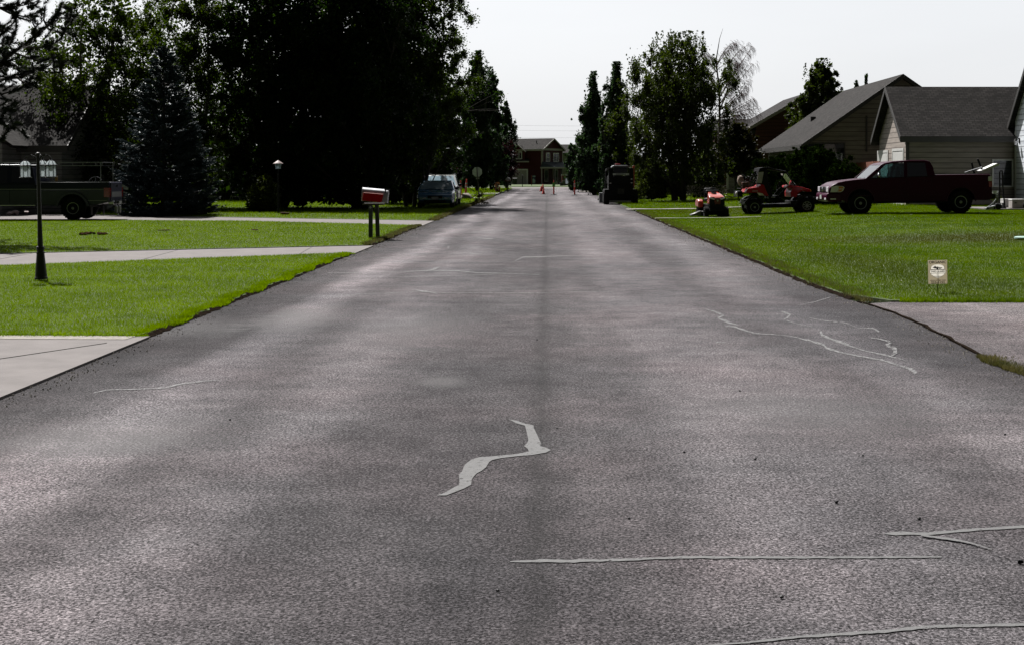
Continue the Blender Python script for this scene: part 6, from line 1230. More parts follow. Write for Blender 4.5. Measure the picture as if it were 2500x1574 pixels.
# ---- skid steer loader seen from behind
def loader():
    ppm = 45.6; xc = (1516 - VX) / ppm; s = 1 / 10.83 / ppm
    t = thing('skid_steer_loader', 'black skid steer loader seen from behind at the right road edge, pale cab roof', 'loader', (xc, F / ppm, .0), R(90))
    # local +x = away from camera; local -y = camera right
    def y(x): return -(x - 825) * s
    def z(v): return (1300 - v) * s
    blk = mat('loader_black', (.005, .005, .006), .8, spec=.2)
    MB().b2((0, y(500), .25), (1.6, y(1150), z(540))).build('engine_cover', blk, t, bevel=.03)
    for a, b in ((370, 520), (1140, 1280)):
        for k, cx in enumerate((.42, 1.45)):
            ww = abs(y(a) - y(b)); o = MB().lathe([(.15, -ww / 2), (.36, -ww / 2), (.39, -ww * .3), (.39, ww * .3), (.36, ww / 2), (.15, ww / 2)], (0, 0, 0), 'y', 24).build('wheel', M['rubber'], t); o.location = (cx, (y(a) + y(b)) / 2, .39)
            MB().lathe([(.18, -ww * .48), (.06, -ww * .46)], (0, 0, 0), 'y', 12).lathe([(.18, ww * .48), (.06, ww * .46)], (0, 0, 0), 'y', 12).build('rim', blk, o)
    MB().b2((0.02, y(390), z(1290) + .2), (1.9, y(1270), z(900))).build('lower_frame', blk, t, bevel=.02)
    MB().b2((-.06, y(600), z(1180)), (.0, y(1050), z(780))).build('rear_door', blk, t, bevel=.02)
    sl = MB()
    for k in range(9): sl.b2((-.075, y(740 + k * 20), z(1020)), (-.06, y(750 + k * 20), z(880)))
    sl.build('grille', M['darktrim'], t)
    cab = MB()
    for yy in (y(610), y(1040)):
        for x in (.35, 1.6): cab.b2((x - .03, yy - .03, z(600)), (x + .03, yy + .03, z(330)))
    cab.build('cab_post', blk, t)
    MB().b2((.35, y(640), z(470)), (.36, y(1015), z(345))).build('rear_window', M['tint'], t)
    MB().prism([(y(595), z(330)), (y(595), z(290)), (y(640), z(262)), (y(1000), z(262)), (y(1045), z(290)), (y(1045), z(330))], .25, 1.75, 'x').build('cab_roof', mat('pale_roof', (.30, .31, .33), .35, coat=.3), t, bevel=.02)
    MB().b2((.8, y(690), z(262)), (1.2, y(830), z(215))).build('beacon', M['redlens'], t, bevel=.02)
    MB().b2((.0, y(500), z(345)), (.25, y(1150), z(330))).build('arm_crossbar', blk, t)
    for a, b in ((500, 600), (1055, 1150)):
        MB().b2((-.02, y(a), z(900)), (.3, y(b), z(335))).build('lift_tower', blk, t, bevel=.01)
    MB().prism([(.0, z(330)), (2.2, z(420)), (2.9, z(1100)), (3.0, z(1100)), (2.35, z(380)), (.0, z(275))], y(1145), y(1195), 'y').build('lift_arm', M['orangep'], t, bevel=.01)
    MB().prism([(.0, z(350)), (2.2, z(420)), (2.9, z(1100)), (3.0, z(1100)), (2.35, z(380)), (.0, z(335))], y(455), y(500), 'y').build('lift_arm', blk, t, bevel=.01)
    MB().b2((.3, y(1150), z(860)), (.55, y(1198), z(300))).build('arm_cover', M['orangep'], t, bevel=.01)
    st = MB().b2((-.01, y(610), z(522)), (.0, y(690), z(475))).b2((-.01, y(950), z(522)), (.0, y(1040), z(475))).build('work_light', M['plate'], t)
    MB().b2((.0, y(695), z(525)), (.02, y(945), z(470))).build('vent_panel', M['steel'], t)
    for x, v in ((1105, 628), (1105, 728), (545, 738)): MB().b2((-.03, y(x - 22), z(v + 8)), (-.015, y(x + 22), z(v - 10))).build('tail_light', M['lampglass'], t)
    MB().prism([(2.6, .05), (3.5, .02), (3.5, .08), (3.0, .55), (2.7, .6)], y(300), y(1320), 'y').build('bucket', M['steel'], t, bevel=.01)
    MB().tube([(.1, y(480), z(800)), (.1, y(440), z(640)), (.1, y(440), z(560))], .03, 6).build('exhaust', M['steel'], t)
loader()
o = MB().tube([(-.0, 0, .02), (.04, 0, .16), (.16, 0, .27), (.30, 0, .3)], .018, 6).tube([(.1, 0, .02), (.12, 0, .26)], .02, 6).tube([(.22, 0, .02), (.24, 0, .26)], .03, 6).b2((-.05, -.2, 0), (.32, .2, .08)).build('plate_compactor', M['black']); o.location = G(1461, 489); tag(o, 'low black hooped compactor standing on the road left of the loader', 'compactor')
o = MB().blob((0, 0, .13), (.3, .25, .16), 6, .12, 10, 7).build('white_bag', M['galv']); o.location = P(1562, 470, 40); o.location.z = gz(o.location.x, o.location.y) + .02; tag(o, 'white plastic bag on the grass right of the loader', 'bag')
# ------------------------------------------------------------------ street furniture and small things
def text(parent, s, size, loc, rot, m, name='lettering', bold=0.0, w=None):
    cu = bpy.data.curves.new(name, 'FONT'); cu.body = s; cu.size = size; cu.align_x = 'CENTER'; cu.align_y = 'CENTER'; cu.extrude = .0006; cu.offset = bold
    tmp = bpy.data.objects.new(name, cu); COL.objects.link(tmp); dg = bpy.context.evaluated_depsgraph_get(); me = bpy.data.meshes.new_from_object(tmp.evaluated_get(dg)); bpy.data.objects.remove(tmp)
    o = bpy.data.objects.new(name, me); COL.objects.link(o); me.materials.clear(); me.materials.append(m); o.parent = parent; o.location = loc; o.rotation_euler = rot
    if w: xs_ = [v.co.x for v in me.vertices]; k = w / (max(xs_) - min(xs_)); o.scale = (k, 1, 1)
    return o
# lamp post with three lanterns
bronze = mat('dark_bronze', (.018, .016, .015), .5, .3, .2)
def frosted(name, col, clear=.3):
    m, nt, p, out = newmat(name); p.inputs['Base Color'].default_value = c4(col); p.inputs['Roughness'].default_value = .2
    tr = N(nt, 'ShaderNodeBsdfTranslucent'); tr.inputs[0].default_value = c4(col); tp = N(nt, 'ShaderNodeBsdfTransparent'); a = N(nt, 'ShaderNodeMixShader'); a.inputs[0].default_value = .75; b = N(nt, 'ShaderNodeMixShader'); b.inputs[0].default_value = clear
    nt.links.new(p.outputs[0], a.inputs[1]); nt.links.new(tr.outputs[0], a.inputs[2]); nt.links.new(a.outputs[0], b.inputs[1]); nt.links.new(tp.outputs[0], b.inputs[2]); nt.links.new(b.outputs[0], out.inputs['Surface']); return m
def lamp_post():
    ppm = 164.4; t = thing('lamp_post', 'dark three lantern lamp post on the near left lawn', 'lamp post', ((100.5 - VX) / ppm, F / ppm, .05), rot=(0, R(-1.5), 0))
    s = 1 / 4.331 / ppm; z = lambda y: (1385 - y) * s
    MB().lathe([(.094, 0), (.094, .03), (.086, .035), (.086, .045), (.056, z(1115)), (.062, z(1112)), (.062, z(1100)), (.052, z(1095)), (.052, z(1075)), (.060, z(1070)), (.060, z(1045)), (.056, z(1040)), (.039, z(1035)), (.030, z(700)), (.026, z(300)), (.024, z(80)), (.034, z(78)), (.036, z(62)), (.026, z(50)), (.01, z(45))], n=16).build('post', bronze, t)
    gl = frosted('lantern_glass', (.50, .56, .57), .35)
    for a, d, zz in ((R(176), .197, 0), (R(3), .185, 2), (R(92), .20, -2)):
        dx, dy = d * math.cos(a), d * math.sin(a); u = (math.cos(a), math.sin(a)); zt = z(108 + zz)
        MB().tube([(u[0] * .02, u[1] * .02, z(125)), (u[0] * .05, u[1] * .05, z(90)), (u[0] * .11, u[1] * .11, z(72)), (u[0] * d * .85, u[1] * d * .85, z(85)), (dx, dy, zt)], .009, 6).tube([(u[0] * .03, u[1] * .03, z(75)), (u[0] * .07, u[1] * .07, z(105)), (u[0] * .10, u[1] * .10, z(80))], .006, 5).build('arm', bronze, t)
        c = (dx, dy, 0); zd = z(183 + zz); zb_ = z(303 + zz); rt = .078
        ln = MB().lathe([(.094, zd - .004), (.094, zd + .006), (.080, zd + .010)], c, n=16).lathe([(.018, z(132 + zz)), (.024, z(128 + zz)), (.012, z(118 + zz)), (.014, z(110 + zz)), (.004, z(95 + zz))], c, n=10).lathe([(.088, zb_ - .012), (.092, zb_ - .006), (.080, zb_)], c, n=16)
        for k in range(8):
            b = 2 * math.pi * k / 8; x, y = dx + rt * math.cos(b), dy + rt * math.sin(b); ln.tube([(x, y, zb_), (x, y, zd)], .0042, 4)
            ln.tube([(dx + math.cos(b) * r_, dy + math.sin(b) * r_, h_) for r_, h_ in ((.088, zd), (.078, zd + .03), (.055, zd + .058), (.02, zd + .075))], .0036, 4)
        l = ln.build('lantern', bronze, t)
        MB().lathe([(rt - .006, zb_ + .001), (rt - .006, zd - .005)], c, n=8).lathe([(.086, zd + .008), (.074, zd + .03), (.05, zd + .056), (.018, zd + .072)], c, n=16).build('lantern_glass', gl, l)
        MB().lathe([(.005, zd - .01), (.022, zd - .02), (.030, zd - .05), (.020, zd - .085), (.004, zd - .095)], c, n=10).build('bulb', M['lampglass'], l)
lamp_post()
# small post lantern in the dark
ppm = 61.0; t = thing('post_lantern', 'small pale pagoda roofed lantern on a dark post before the cottonwoods', 'lantern', ((679 - VX) / ppm, F / ppm, .05))
zl = EYE - (413 - VY) / ppm - .05
MB().tube([(0, 0, 0), (0, 0, zl)], [.035, .028], 8).build('post', M['black'], t)
MB().lathe([(.20, zl + .21), (.19, zl + .225), (.02, zl + .335), (.005, zl + .34)], n=6, a0=.3).build('lantern_roof', mat('lantern_roof', (.42, .34, .33), .6), t)
MB().lathe([(.10, zl), (.125, zl + .21)], n=6, a0=.3).build('lantern_glass', frosted('milky_glass', (.42, .50, .58), .1), t)
ln = MB()
for k in range(6): a = .3 + 2 * math.pi * k / 6; ln.tube([(.102 * math.cos(a), .102 * math.sin(a), zl), (.127 * math.cos(a), .127 * math.sin(a), zl + .21)], .007, 4)
ln.build('lantern_frame', mat('lantern_frame', (.3, .3, .3), .5), t)
o = MB().box((0, 0, .05), (.22, .11, .09)).box((.12, .02, .04), (.2, .1, .08), (R(20), 'Z')).build('brick', mat('brick_red', (.14, .05, .035), .85), bevel=.008); o.location = G(692, 525, .05); tag(o, 'two old red bricks lying at the foot of the small post lantern', 'brick')

# mailbox with red newspaper tube
def mailbox():
    ppm = 98.5; t = thing('mailbox', 'silver roadside mailbox with red newspaper tube on two weathered posts', 'mailbox', ((905 - VX) / ppm, F / ppm, .05))
    Z = lambda y: EYE - (y - VY) / ppm - .05; X = lambda x: (x - 905) / ppm
    MB().b2((-.048, -.045, -.05), (.048, .045, Z(499))).build('post', mat('green_grey_post', (.075, .085, .08), .85, var=.35, vs=4, bump=.5, bs=25), t, bevel=.006)
    MB().box((X(914) + .03, 1.0 * .35, (Z(499) - .05) / 2), (.095, .09, Z(499) + .05), (R(-2), 'Y')).build('post', M['wood'], t, bevel=.006)
    MB().b2((X(886), -.12, Z(501)), (X(935), .42, Z(497))).build('shelf', M['wood'], t)
    # body: tunnel profile in y-z extruded along x, tilted down to the right
    w = .125; h0 = 0; prof = [(-w, 0), (-w, .21)] + [(-w * math.cos(a), .21 + .125 * math.sin(a)) for a in [math.pi * i / 10 for i in range(1, 10)]] + [(w, .21), (w, 0)]
    L = .60; bx = MB().prism(prof, 0, L, 'x').build('box', M['galv'], t, bevel=.004); bx.location = (X(884), 0.02, Z(491)); bx.rotation_euler = (0, R(5), 0)
    lip = MB().prism([(u * 1.05, v * 1.03 - .004) for u, v in prof], L - .005, L + .035, 'x').prism([(u * 1.03, v * 1.02 - .003) for u, v in prof], -.012, .012, 'x').build('door', M['galv'], bx, bevel=.004)
    MB().box((L + .0, -.135, .33), (.12, .012, .03)).box((L - .03, -.135, .30), (.03, .014, .10)).build('flag', M['black'], bx)
    MB().prism([(.035, .012), (.05, .21), (.53, .21), (.50, .012)], -.30, -.135, 'y').build('newspaper_tube', mat('red_tube', (.42, .004, .006), .6, spec=.1), bx, bevel=.012)
    MB().b2((.05, -.31, .205), (.53, -.135, .215)).build('tube_lip', mat('faded_red', (.45, .16, .14), .5), bx)
    MB().box((0, -.05, Z(507)), (.05, .008, .05), (R(45), 'Y')).build('number_tag', M['galv'], t)
mailbox()

# yard sign
def yard_sign():
    ppm = 184.0; x0 = (2290 - VX) / ppm; t = thing('yard_sign', 'small tan organic lawn care sign on a thin stake by the right driveway', 'sign', (x0, F / ppm, .05), rot=(R(3), R(-1.5), R(-4)))
    W_, H_ = .250, .315; zb_ = (723 - 704) / ppm
    MB().tube([(0, .012, -.04), (0, .006, zb_ + .16)], .0045, 6).tube([(-.06, .006, zb_ + .10), (.06, .006, zb_ + .10)], .003, 4).build('stake', M['black'], t)
    pm = frosted('sign_tan', (.62, .57, .47), 0)
    nt = pm.node_tree; tc = N(nt, 'ShaderNodeTexCoord'); sp = N(nt, 'ShaderNodeSeparateXYZ'); nt.links.new(tc.outputs['Object'], sp.inputs[0])
    def mt(op, a, b):
        n = N(nt, 'ShaderNodeMath', operation=op)
        for i, q in enumerate((a, b)):
            if isinstance(q, (int, float)): n.inputs[i].default_value = q
            else: nt.links.new(q, n.inputs[i])
        return n.outputs[0]
    zf = mt('DIVIDE', mt('SUBTRACT', sp.outputs['Z'], zb_), H_); rp = N(nt, 'ShaderNodeValToRGB'); nt.links.new(zf, rp.inputs['Fac']); el = rp.color_ramp.elements
    st = [(.235, 0), (.31, .55), (.40, .92), (.455, .92), (.46, 1.06), (.58, 1.06), (.585, .92), (.70, .92), (.76, .80), (.81, .50), (.826, 0)]
    el[0].position, el[0].color = st[0][0], (0, 0, 0, 1); el[1].position, el[1].color = st[-1][0], (0, 0, 0, 1)
    for a, b in st[1:-1]: e = el.new(a); e.color = (b / 1.2,) * 3 + (1,)
    wd = mt('MULTIPLY', rp.outputs[0], 1.2 * .1); dd = mt('SUBTRACT', wd, mt('ABSOLUTE', sp.outputs['X'], 0)); ins = mt('GREATER_THAN', dd, .004); rim = mt('SUBTRACT', mt('GREATER_THAN', dd, .0005), ins)
    c1 = N(nt, 'ShaderNodeMix', data_type='RGBA'); c1.inputs[6].default_value = c4((.50, .46, .38)); c1.inputs[7].default_value = c4((.78, .76, .72)); nt.links.new(ins, c1.inputs[0]); c2 = N(nt, 'ShaderNodeMix', data_type='RGBA'); nt.links.new(c1.outputs[2], c2.inputs[6]); c2.inputs[7].default_value = c4((.03, .03, .03)); nt.links.new(rim, c2.inputs[0])
    for nd in nt.nodes:
        if nd.type == 'BSDF_TRANSLUCENT': nt.links.new(c2.outputs[2], nd.inputs[0])
        if nd.type == 'BSDF_PRINCIPLED': nt.links.new(c2.outputs[2], nd.inputs['Base Color']); dk = mat('sign_ink', (.012, .012, .01), .7); crm = frosted('sign_cream', (.62, .60, .55), 0)
    p = MB().b2((-W_ / 2, -.003, zb_), (W_ / 2, .003, zb_ + H_)).build('panel', pm, t, bevel=.001)
    zc = lambda f: zb_ + H_ * (1 - f)
    sh = lambda k: [(k * x, z_) for x, z_ in [(-.092, zc(.42)), (-.092, zc(.30)), (-.080, zc(.24)), (-.05, zc(.19)), (0, zc(.175)), (.05, zc(.19)), (.080, zc(.24)), (.092, zc(.30)), (.092, zc(.42)), (.092, zc(.60)), (.05, zc(.69)), (0, zc(.76)), (-.05, zc(.69)), (-.092, zc(.60))]]
    MB().b2((-.092, -.0064, zc(.56)), (.092, -.0056, zc(.545))).b2((-.092, -.0064, zc(.413)), (.092, -.0056, zc(.385))).build('band_edge', dk, p, sm=False)
    tr = MB(); rr = random.Random(2)
    for k in range(26): a = rr.uniform(0, 6.28); q = rr.uniform(0, 1) ** .5; cx, cz = q * .055 * math.cos(a), zc(.31) + q * .020 * math.sin(a); tr.prism([(cx + .009 * math.cos(b), cz + .006 * math.sin(b)) for b in [2 * math.pi * i / 7 for i in range(7)]], -.0056 - k * .00004, -.0062 - k * .00004, 'y')
    tr.b2((-.006, -.006, zc(.39)), (.006, -.0055, zc(.30))); tr.build('tree_logo', dk, p, sm=False)
    MB().b2((-W_ / 2, -.0045, zc(.463)), (-.108, -.0035, zc(.457))).b2((.108, -.0045, zc(.463)), (W_ / 2, -.0035, zc(.457))).build('rule', dk, p, sm=False)
    rot = (R(90), 0, 0)
    text(p, 'ORGANIC', .05, (0, -.0045, zc(.09)), rot, dk, bold=.0012, w=.225); text(p, 'YARD GUARD', .034, (0, -.0075, zc(.48)), rot, dk, bold=.001, w=.185)
    text(p, 'LAWN & TREE CARE', .020, (0, -.0045, zc(.855)), rot, mat('sign_red_ink', (.10, .02, .015), .7), bold=.0006, w=.205); text(p, '222-1152', .038, (0, -.0045, zc(.945)), rot, dk, bold=.001, w=.18)
yard_sign()
o = MB().lathe([(.30, 0), (.30, .03), (.27, .045), (.02, .05)], n=24).build('sprinkler_lid', mat('pale_green_lid', (.25, .42, .34), .5)); 
w = P(2496, 583, 104); o.location = (w[0] + .12, w[1], gz(w[0], w[1]) + .03); tag(o, 'pale green round valve cover in the lawn at the right edge', 'cover')

# stop sign from behind, with stub
ppm = 32.0; t = thing('stop_sign', 'stop sign seen from its grey back, leaning a little, beside the left lawn', 'sign', ((1169 - VX) / ppm, F / ppm, .02), rot=(0, R(-4), 0))
zc_ = EYE - (421 - VY) / ppm
MB().tube([(0, 0, 0), (0, 0, zc_ + .36)], .035, 6).build('post', M['darktrim'], t)
MB().lathe([(.395, -.004), (.395, .004)], (0, .04, zc_), 'y', 8, R(22.5)).build('sign_plate', mat('sign_back', (.62, .66, .72), .5), t, sm=False)
MB().b2((-.14, .03, zc_ - .56), (.14, .038, zc_ - .42)).build('small_plate', M['steel'], t)
# far mailbox
ppm = 27.5; t = thing('mailbox', 'red and white mailbox on a post far down the left kerb', 'mailbox', ((1240 - VX) / ppm, F / ppm, .05))
MB().b2((-.05, -.05, 0), (.05, .05, .98)).build('post', M['wood'], t); MB().b2((-.24, -.25, .95), (.24, .25, 1.12)).build('newspaper_tube', M['rust'], t, bevel=.02); MB().lathe([(.16, -.28), (.16, .28)], (0, 0, 1.14), 'y', 10).b2((-.22, -.25, 1.10), (.22, .25, 1.18)).build('box', M['galv'], t)

# channelizer posts, cones
def delineator(label, loc):
    t = thing('traffic_post', label, 'traffic post', loc, group='orange traffic posts')
    MB().lathe([(.06, .05), (.055, .5), (.05, .9), (.045, 1.02), (.035, 1.06), (.03, 1.12), (.045, 1.14), (.03, 1.17)], n=12).build('tube', M['orange'], t)
    MB().lathe([(.057, .84), (.0555, .93)], n=12).lathe([(.0585, .66), (.0575, .75)], n=12).build('reflective_band', M['white'], t)
    MB().lathe([(.26, 0), (.26, .03), (.10, .05), (.06, .06)], n=8).build('base', M['black'], t); return t
d0 = delineator('orange traffic post on the road with a green notice tied on it', G(1352, 476.5))
MB().b2((-.11, -.075, .66), (.11, -.065, .98)).build('notice', mat('lime_notice', (.12, .42, .06), .5), d0)
dup(d0, G(1403, 477.5), 0, 'orange traffic post on the road, right of the one with the green notice')
# the copy carries no notice
for o in [q for q in bpy.data.objects if q.name.startswith('notice.')]: bpy.data.objects.remove(o)
e1 = dup(d0, P(1125, 480, 38) [:2] + (.05,), 0, 'orange traffic post at the left verge, nearer the silver wagon', 1.0)
e2 = dup(d0, P(1136, 480, 37) [:2] + (.05,), 0, 'orange traffic post at the left verge, in front of the sand heap', 1.08)
for o in [q for q in bpy.data.objects if q.name.startswith('notice.')]: bpy.data.objects.remove(o)
e2.rotation_euler = (0, R(4), 0)
t = thing('traffic_cone', 'small dark orange cone on the road, nearest of the three', 'traffic cone', G(1327, 475), group='traffic cones')
MB().lathe([(.13, .03), (.03, .46), (.02, .47)], n=12).build('cone', M['orange'], t); MB().lathe([(.092, .17), (.066, .27)], n=12).build('reflective_band', M['white'], t); MB().b2((-.19, -.19, 0), (.19, .19, .035)).build('base', M['black'], t)
dup(t, G(1321.5, 468), 0, 'small orange cone behind and left of the nearest cone', 1.15); dup(t, G(1325.5, 463.5), 0, 'farthest orange cone, just left of the post with the green notice', 1.25)
# sand heap
o = MB().blob((0, 0, 0), (.42, .5, .42), 4, .12, 14, 8).build('sand_heap', mat('sand', (.25, .22, .18), .95, var=.3, vs=8, bump=.6, bs=30)); o.location = P(1138, 476, 38)[:2] + (.0,); tag(o, 'pale heap of sand behind the left traffic posts', 'sand heap')
# estate sign, bin, thin post, utility boxes
ppm = 17.5; t = thing('estate_sign', 'tall blue and white real estate banner on a red post before the dark red house', 'sign', ((1298 - VX) / ppm, F / ppm, .0))
MB().tube([(0, 0, 0), (0, 0, 1.5)], .06, 6).build('post', M['rust'], t); bn = MB().b2((.12, -.02, .25), (.52, .02, 1.45)).build('banner', mat('banner_blue', (.02, .03, .12), .5), t, sm=False)
MB().prism([(.14, .4), (.14, .95), (.22, 1.08), (.3, 1.0), (.5, .8), (.5, .5), (.4, .42), (.3, .5), (.22, .36)], -.025, -.03, 'y').b2((.12, -.03, 1.3), (.52, -.025, 1.44)).build('banner_print', mat('banner_white', (.35, .45, .6), .5), bn, sm=False)
ppm = 15.6; t = thing('trash_bin', 'dark green wheeled bin in front of the white garage door', 'trash bin', ((1257 - VX) / ppm, F / ppm, .0))
MB().hexa([(-.28, -.3, .05), (.28, -.3, .05), (.28, .3, .05), (-.28, .3, .05)], [(-.34, -.36, 1.0), (.34, -.36, 1.0), (.34, .36, 1.0), (-.34, .36, 1.0)]).build('bin', mat('bin_green', (.01, .03, .025), .5), t); MB().hexa([(-.36, -.38, 1.0), (.36, -.38, 1.0), (.36, .38, 1.0), (-.36, .38, 1.0)], [(-.34, -.3, 1.06), (.34, -.3, 1.06), (.34, .38, 1.1), (-.34, .38, 1.1)]).build('lid', M['black'], t); MB().lathe([(.12, -.3), (.12, .3)], (0, .36, .12), 'x', 12).build('wheel', M['rubber'], t)
ppm = 19.0; o = MB().tube([(0, 0, 0), (0, 0, 1.45)], .05, 6).lathe([(.08, 1.4), (.1, 1.5), (.02, 1.6)], n=8).build('slim_post', M['black']); o.location = ((1275.5 - VX) / ppm, F / ppm, 0); tag(o, 'slim black post between garage and estate banner far down the street', 'post')
for px, ppm, w_, h_, lb in [(1377, 17.5, .38, .75, 'taller pale green utility box on the far verge'), (1370.5, 17.8, .4, .5, 'lower dark green utility box left of the taller one')]:
    o = MB().b2((-w_ / 2, -.3, 0), (w_ / 2, .3, h_)).b2((-w_ / 2 - .02, -.32, h_), (w_ / 2 + .02, .32, h_ + .05)).b2((-w_ / 2 + .05, -.31, .1), (w_ / 2 - .05, -.3, h_ - .1)).build('utility_box', mat('box_green' + str(px), (.12, .15, .13) if h_ > .6 else (.03, .05, .05), .5), bevel=.01); o.location = ((px - VX) / ppm, F / ppm, 0); tag(o, lb, 'utility box')
# far pickups by the red house
def simple_truck(label, loc, rz, paint, L=5.4):
    t = thing('pickup_truck', label, 'pickup truck', loc, rz); hw = .95
    MB().prism([(-L / 2, .5), (-L / 2, 1.15), (.0, 1.15), (.1, 1.2), (L / 2 - 1.3, 1.2), (L / 2 - .3, 1.12), (L / 2, .95), (L / 2, .45)] + arch(L / 2 - .9, .4, .42, 8, .45) + arch(-L / 2 + 1.0, .4, .42, 8, .45), -hw, hw, 'y').build('body', paint, t, bevel=.05)
    MB().prism([(-.9, 1.15), (-.75, 1.8), (.55, 1.8), (1.3, 1.2)], lambda u, v: hw - .3 * max(0, v - 1.2), lambda u, v: -hw + .3 * max(0, v - 1.2), 'y').build('cab', paint, t, bevel=.04)
    MB().hexa([(.60, -.68, 1.76), (.60, .68, 1.76), (1.22, .82, 1.25), (1.22, -.82, 1.25)], [(.62, -.68, 1.78), (.62, .68, 1.78), (1.25, .82, 1.27), (1.25, -.82, 1.27)]).build('windscreen', M['darkglass'], t)
    MB().b2((L / 2, -.62, .6), (L / 2 + .03, .62, .98)).build('grille', M['chrome'], t, bevel=.03); MB().b2((L / 2 - .1, -.95, .42), (L / 2 + .12, .95, .6)).build('front_bumper', M['chrome'], t, bevel=.03)
    for s in (-1, 1):
        MB().b2((L / 2 - .02, s * .65, .68), (L / 2 + .03, s * .93, .95)).build('headlight', M['lampglass'], t, bevel=.02)
        panel(t, [(-.72, 1.22), (-.6, 1.72), (.5, 1.72), (1.05, 1.22)], lambda u, v: hw - .3 * max(0, v - 1.2), s, M['darkglass'])
        wheel(t, L / 2 - .9, s * .82, .38, .25, .2, s, 6); wheel(t, -L / 2 + 1.0, s * .82, .38, .25, .2, s, 6)
    return t
simple_truck('pale blue pickup nosing out from behind the trees at the far corner', ((1428 - VX) / 22, F / 22 + 2.4, .06), R(-62), mat('pale_blue_paint', (.28, .36, .45), .25, .4, coat=1))
ppm = 17.0; t = thing('cargo_trailer', 'dark red trailer with a bright white top edge beside the far house porch', 'trailer', ((1390 - VX) / ppm, F / ppm, 0))
MB().b2((-1.1, -.9, .5), (1.3, .9, 1.5)).build('body', M['rust'], t, bevel=.03); MB().b2((-1.15, -.92, 1.5), (1.35, .92, 1.6)).build('roof', M['white'], t); MB().b2((-.9, -.91, .95), (1.1, -.9, 1.3)).build('side_panel', M['darktrim'], t)
for x in (-.4, .4): MB().lathe([(.33, -.12), (.33, .12)], (x, -.85, .33), 'y', 14).lathe([(.33, -.12), (.33, .12)], (x, .85, .33), 'y', 14).build('wheel', M['rubber'], t)
# red garden machine on the right verge
ppm = 24.0; t = thing('rototiller', 'small red tiller like machine on the right verge behind the loader', 'garden machine', ((1471 - VX) / ppm, F / ppm, .05))
MB().b2((-.35, -.2, .2), (.3, .2, .5)).box((.05, 0, .6), (.3, .3, .3)).build('engine', M['rust'], t, bevel=.03); MB().tube([(-.2, .15, .5), (-.9, .15, .75)], .03, 5).tube([(-.2, -.15, .5), (-.9, -.15, .75)], .03, 5).build('handle', M['black'], t); MB().lathe([(.22, -.28), (.22, -.18)], (.1, 0, .22), 'y', 12).lathe([(.22, .18), (.22, .28)], (.1, 0, .22), 'y', 12).build('wheel', M['rubber'], t)

# things by the garage at the far right
def hand_truck():
    ppm = 62.0; t = thing('hand_truck', 'black upright hand truck standing behind the maroon pickup tailgate', 'hand truck', ((2443 - VX) / ppm, F / ppm, GB)); h = EYE - (425 - VY) / ppm - GB
    mb = MB()
    for x in (-.04, .09): mb.tube([(x * 1.6 + .02, 0, .05), (x, 0, h * .55), (x * .8, .03, h)], .03, 6)
    for k in range(5): mb.tube([(-.05, 0, .2 + k * h / 6), (.12, 0, .2 + k * h / 6)], .016, 5)
    mb.tube([(-.03, .03, h), (-.02, .03, h + .04), (.07, .03, h + .04), (.08, .03, h)], .028, 6); mb.build('frame', M['black'], t); MB().b2((-.16, -.25, 0), (.14, .1, .04)).build('toe_plate', M['black'], t)
    for s in (-.16, .14): MB().lathe([(.10, -.03), (.10, .03)], (s, .1, .10), 'x', 14).build('wheel', M['rubber'], t)
hand_truck()
ppm = 63.0; t = thing('floor_jack', 'silver trolley jack lying on the slab behind the maroon pickup', 'floor jack', ((2425 - VX) / ppm, F / ppm, GB + .02))
MB().hexa([(-.32, -.12, .0), (.05, -.15, .0), (.05, .15, 0), (-.32, .12, 0)], [(-.32, -.12, .05), (.05, -.15, .14), (.05, .15, .14), (-.32, .12, .05)]).build('body', M['galv'], t, bevel=.01); MB().tube([(-.2, 0, .06), (.0, 0, .22), (.12, 0, .38)], [.03, .03, .022], 6).tube([(-.26, -.1, .05), (.0, -.1, .28)], .014, 6).build('handle', M['galv'], t); MB().blob((.18, 0, .1), (.16, .14, .12), 3, .1).build('hydraulic_unit', M['black'], t)
for x in (-.26, .0): MB().lathe([(.04, -.16), (.04, .16)], (x, 0, .04), 'y', 10).build('wheel', M['black'], t)
t = thing('storage_box', 'long low white storage box by the pale blue house wall', 'storage box', ((2455 - VX) / 60, F / 60, GB)); MB().b2((-.15, -.2, 0), (.22, .25, .30)).build('body', M['white'], t, bevel=.01); MB().b2((-.16, -.21, .30), (.23, .26, .345)).build('lid', M['white'], t, bevel=.008)
t = thing('cooler', 'white cooler with a dark handle slot by the pale blue house wall', 'cooler', ((2482 - VX) / 62, F / 62, GB)); MB().b2((-.24, -.2, 0), (.26, .25, .31)).build('body', mat('cooler_white', (.5, .47, .44), .5), t, bevel=.02); MB().b2((-.25, -.21, .31), (.27, .26, .37)).build('lid', M['white'], t, bevel=.015); MB().b2((-.15, -.215, .2), (-.07, -.2, .235)).build('handle', M['black'], t)
t = thing('wheelbarrow_wheel', 'black rubber wheel cut by the right edge beside the cooler', 'wheel', ((2499 - VX) / 63, F / 63 - .35, GB + .15), R(20)); MB().lathe([(.08, -.06), (.15, -.05), (.16, 0), (.15, .05), (.08, .06)], n=20, axis='y').build('tyre', M['rubber'], t); MB().lathe([(.08, -.03), (.08, .03)], axis='y', n=12).build('rim', M['black'], t)
t = thing('flower_pot', 'pale pot with a wilted plant beside the pickup tailgate', 'flower pot', ((2430 - VX) / 56, F / 56, GB)); MB().lathe([(.10, .35), (.13, .62), (.14, .62), (.12, .6)], n=14).build('pot', M['plate'], t); MB().tube([(-.05, 0, 0), (0, 0, .36)], .02, 5).tube([(.08, 0, 0), (0, 0, .36)], .02, 5).build('stand', M['black'], t)
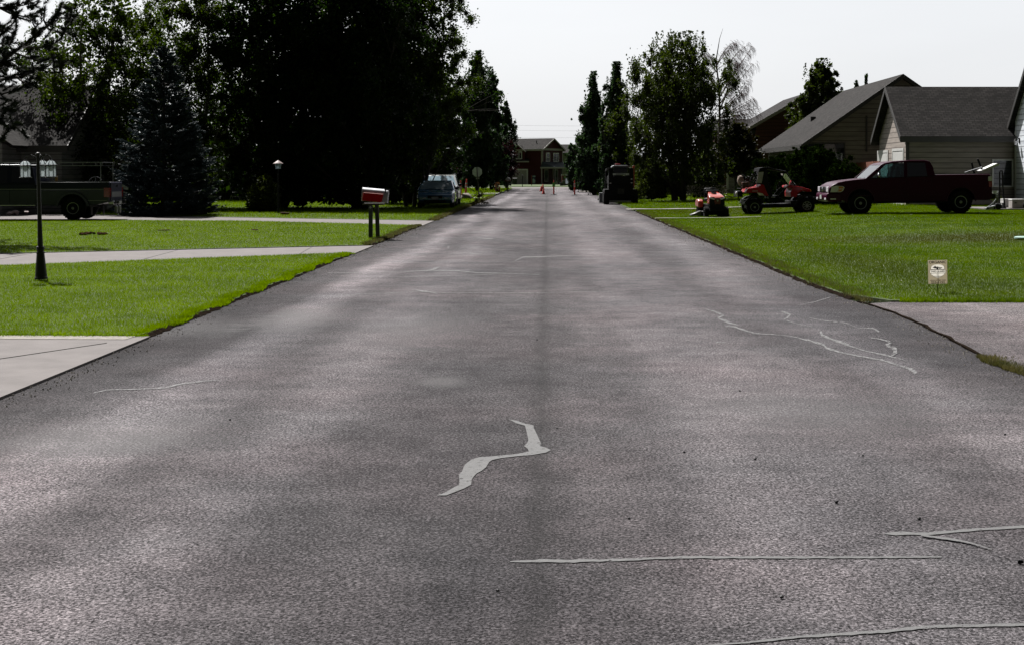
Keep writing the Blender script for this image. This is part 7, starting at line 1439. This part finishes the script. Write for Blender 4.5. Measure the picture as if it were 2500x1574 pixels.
rg = np.random.default_rng(8); np_obj('foliage', diamonds(rg.normal(0, .1, (260, 3)) + np.array([0, -.08, .32]), np.full(260, .03), np.full(260, .02), rg), L_shrub, t)
q = [P(2395, 516, 62), P(2520, 518, 62)]
slab('concrete_slab', [(q[0][0], q[0][1] - .6), (q[1][0] + 1, q[1][1] - .9), (q[1][0] + 1, q[1][1] + 3), (q[0][0], q[0][1] + 3)], GB + .07, M['concrete'])
for o in [x for x in bpy.data.objects if x.name in ('hand_truck', 'floor_jack', 'storage_box', 'cooler', 'wheelbarrow_wheel', 'flower_pot')]: o.location.z = max(o.location.z, GB + .072 + (.15 if 'wheelbarrow' in o.name else 0))
# pale items behind the left trees
ppm = 41.0; t = thing('storage_tub', 'low white tub on the far left lawn right of the blue spruce', 'tub', ((519 - VX) / ppm, F / ppm, .05)); MB().hexa([(-.24, -.2, 0), (.24, -.2, 0), (.24, .2, 0), (-.24, .2, 0)], [(-.28, -.24, .24), (.28, -.24, .24), (.28, .24, .24), (-.28, .24, .24)]).build('body', mat('tub_grey', (.3, .32, .34), .5), t); MB().b2((-.3, -.26, .24), (.3, .26, .29)).build('rim', M['plate'], t)
ppm = 41.0; t = thing('lawn_chair', 'pale framed lawn chair on the far left lawn beside the lilac bush', 'chair', ((575 - VX) / ppm, F / ppm, .05))
fr_ = MB()
for y in (-.25, .25): fr_.tube([(-.3, y, 0), (-.12, y, .5), (.1, y, .5)], .018, 6).tube([(-.2, y, .25), (.25, y, .25), (.3, y, 0)], .018, 6)
fr_.tube([(-.12, -.25, .5), (-.12, .25, .5)], .018, 6).build('frame', M['plate'], t); MB().b2((-.2, -.24, .24), (.22, .24, .26)).build('seat', M['darktrim'], t); MB().hexa([(-.2, -.24, .25), (-.2, .24, .25), (-.12, .24, .49), (-.12, -.24, .49)], [(-.19, -.24, .25), (-.19, .24, .25), (-.11, .24, .49), (-.11, -.24, .49)]).build('backrest', M['darktrim'], t)
o = MB(); rr = random.Random(4)
for k in range(14): o.blob((rr.uniform(-.35, .35), rr.uniform(-.15, .15), rr.uniform(.03, .14)), (rr.uniform(.05, .12), .08, rr.uniform(.03, .07)), k, .3, 7, 5)
o = o.build('rubbish_pile', mat('rag_pile', (.35, .28, .27), .8, var=.6, vs=9)); o.location = G(42, 526, .05); tag(o, 'small heap of pale rags on the path behind the grey pickup', 'rags')
print('OBJECTS', len(bpy.data.objects), 'TRIS', sum(len(o.data.polygons) for o in bpy.data.objects if o.type == 'MESH'))
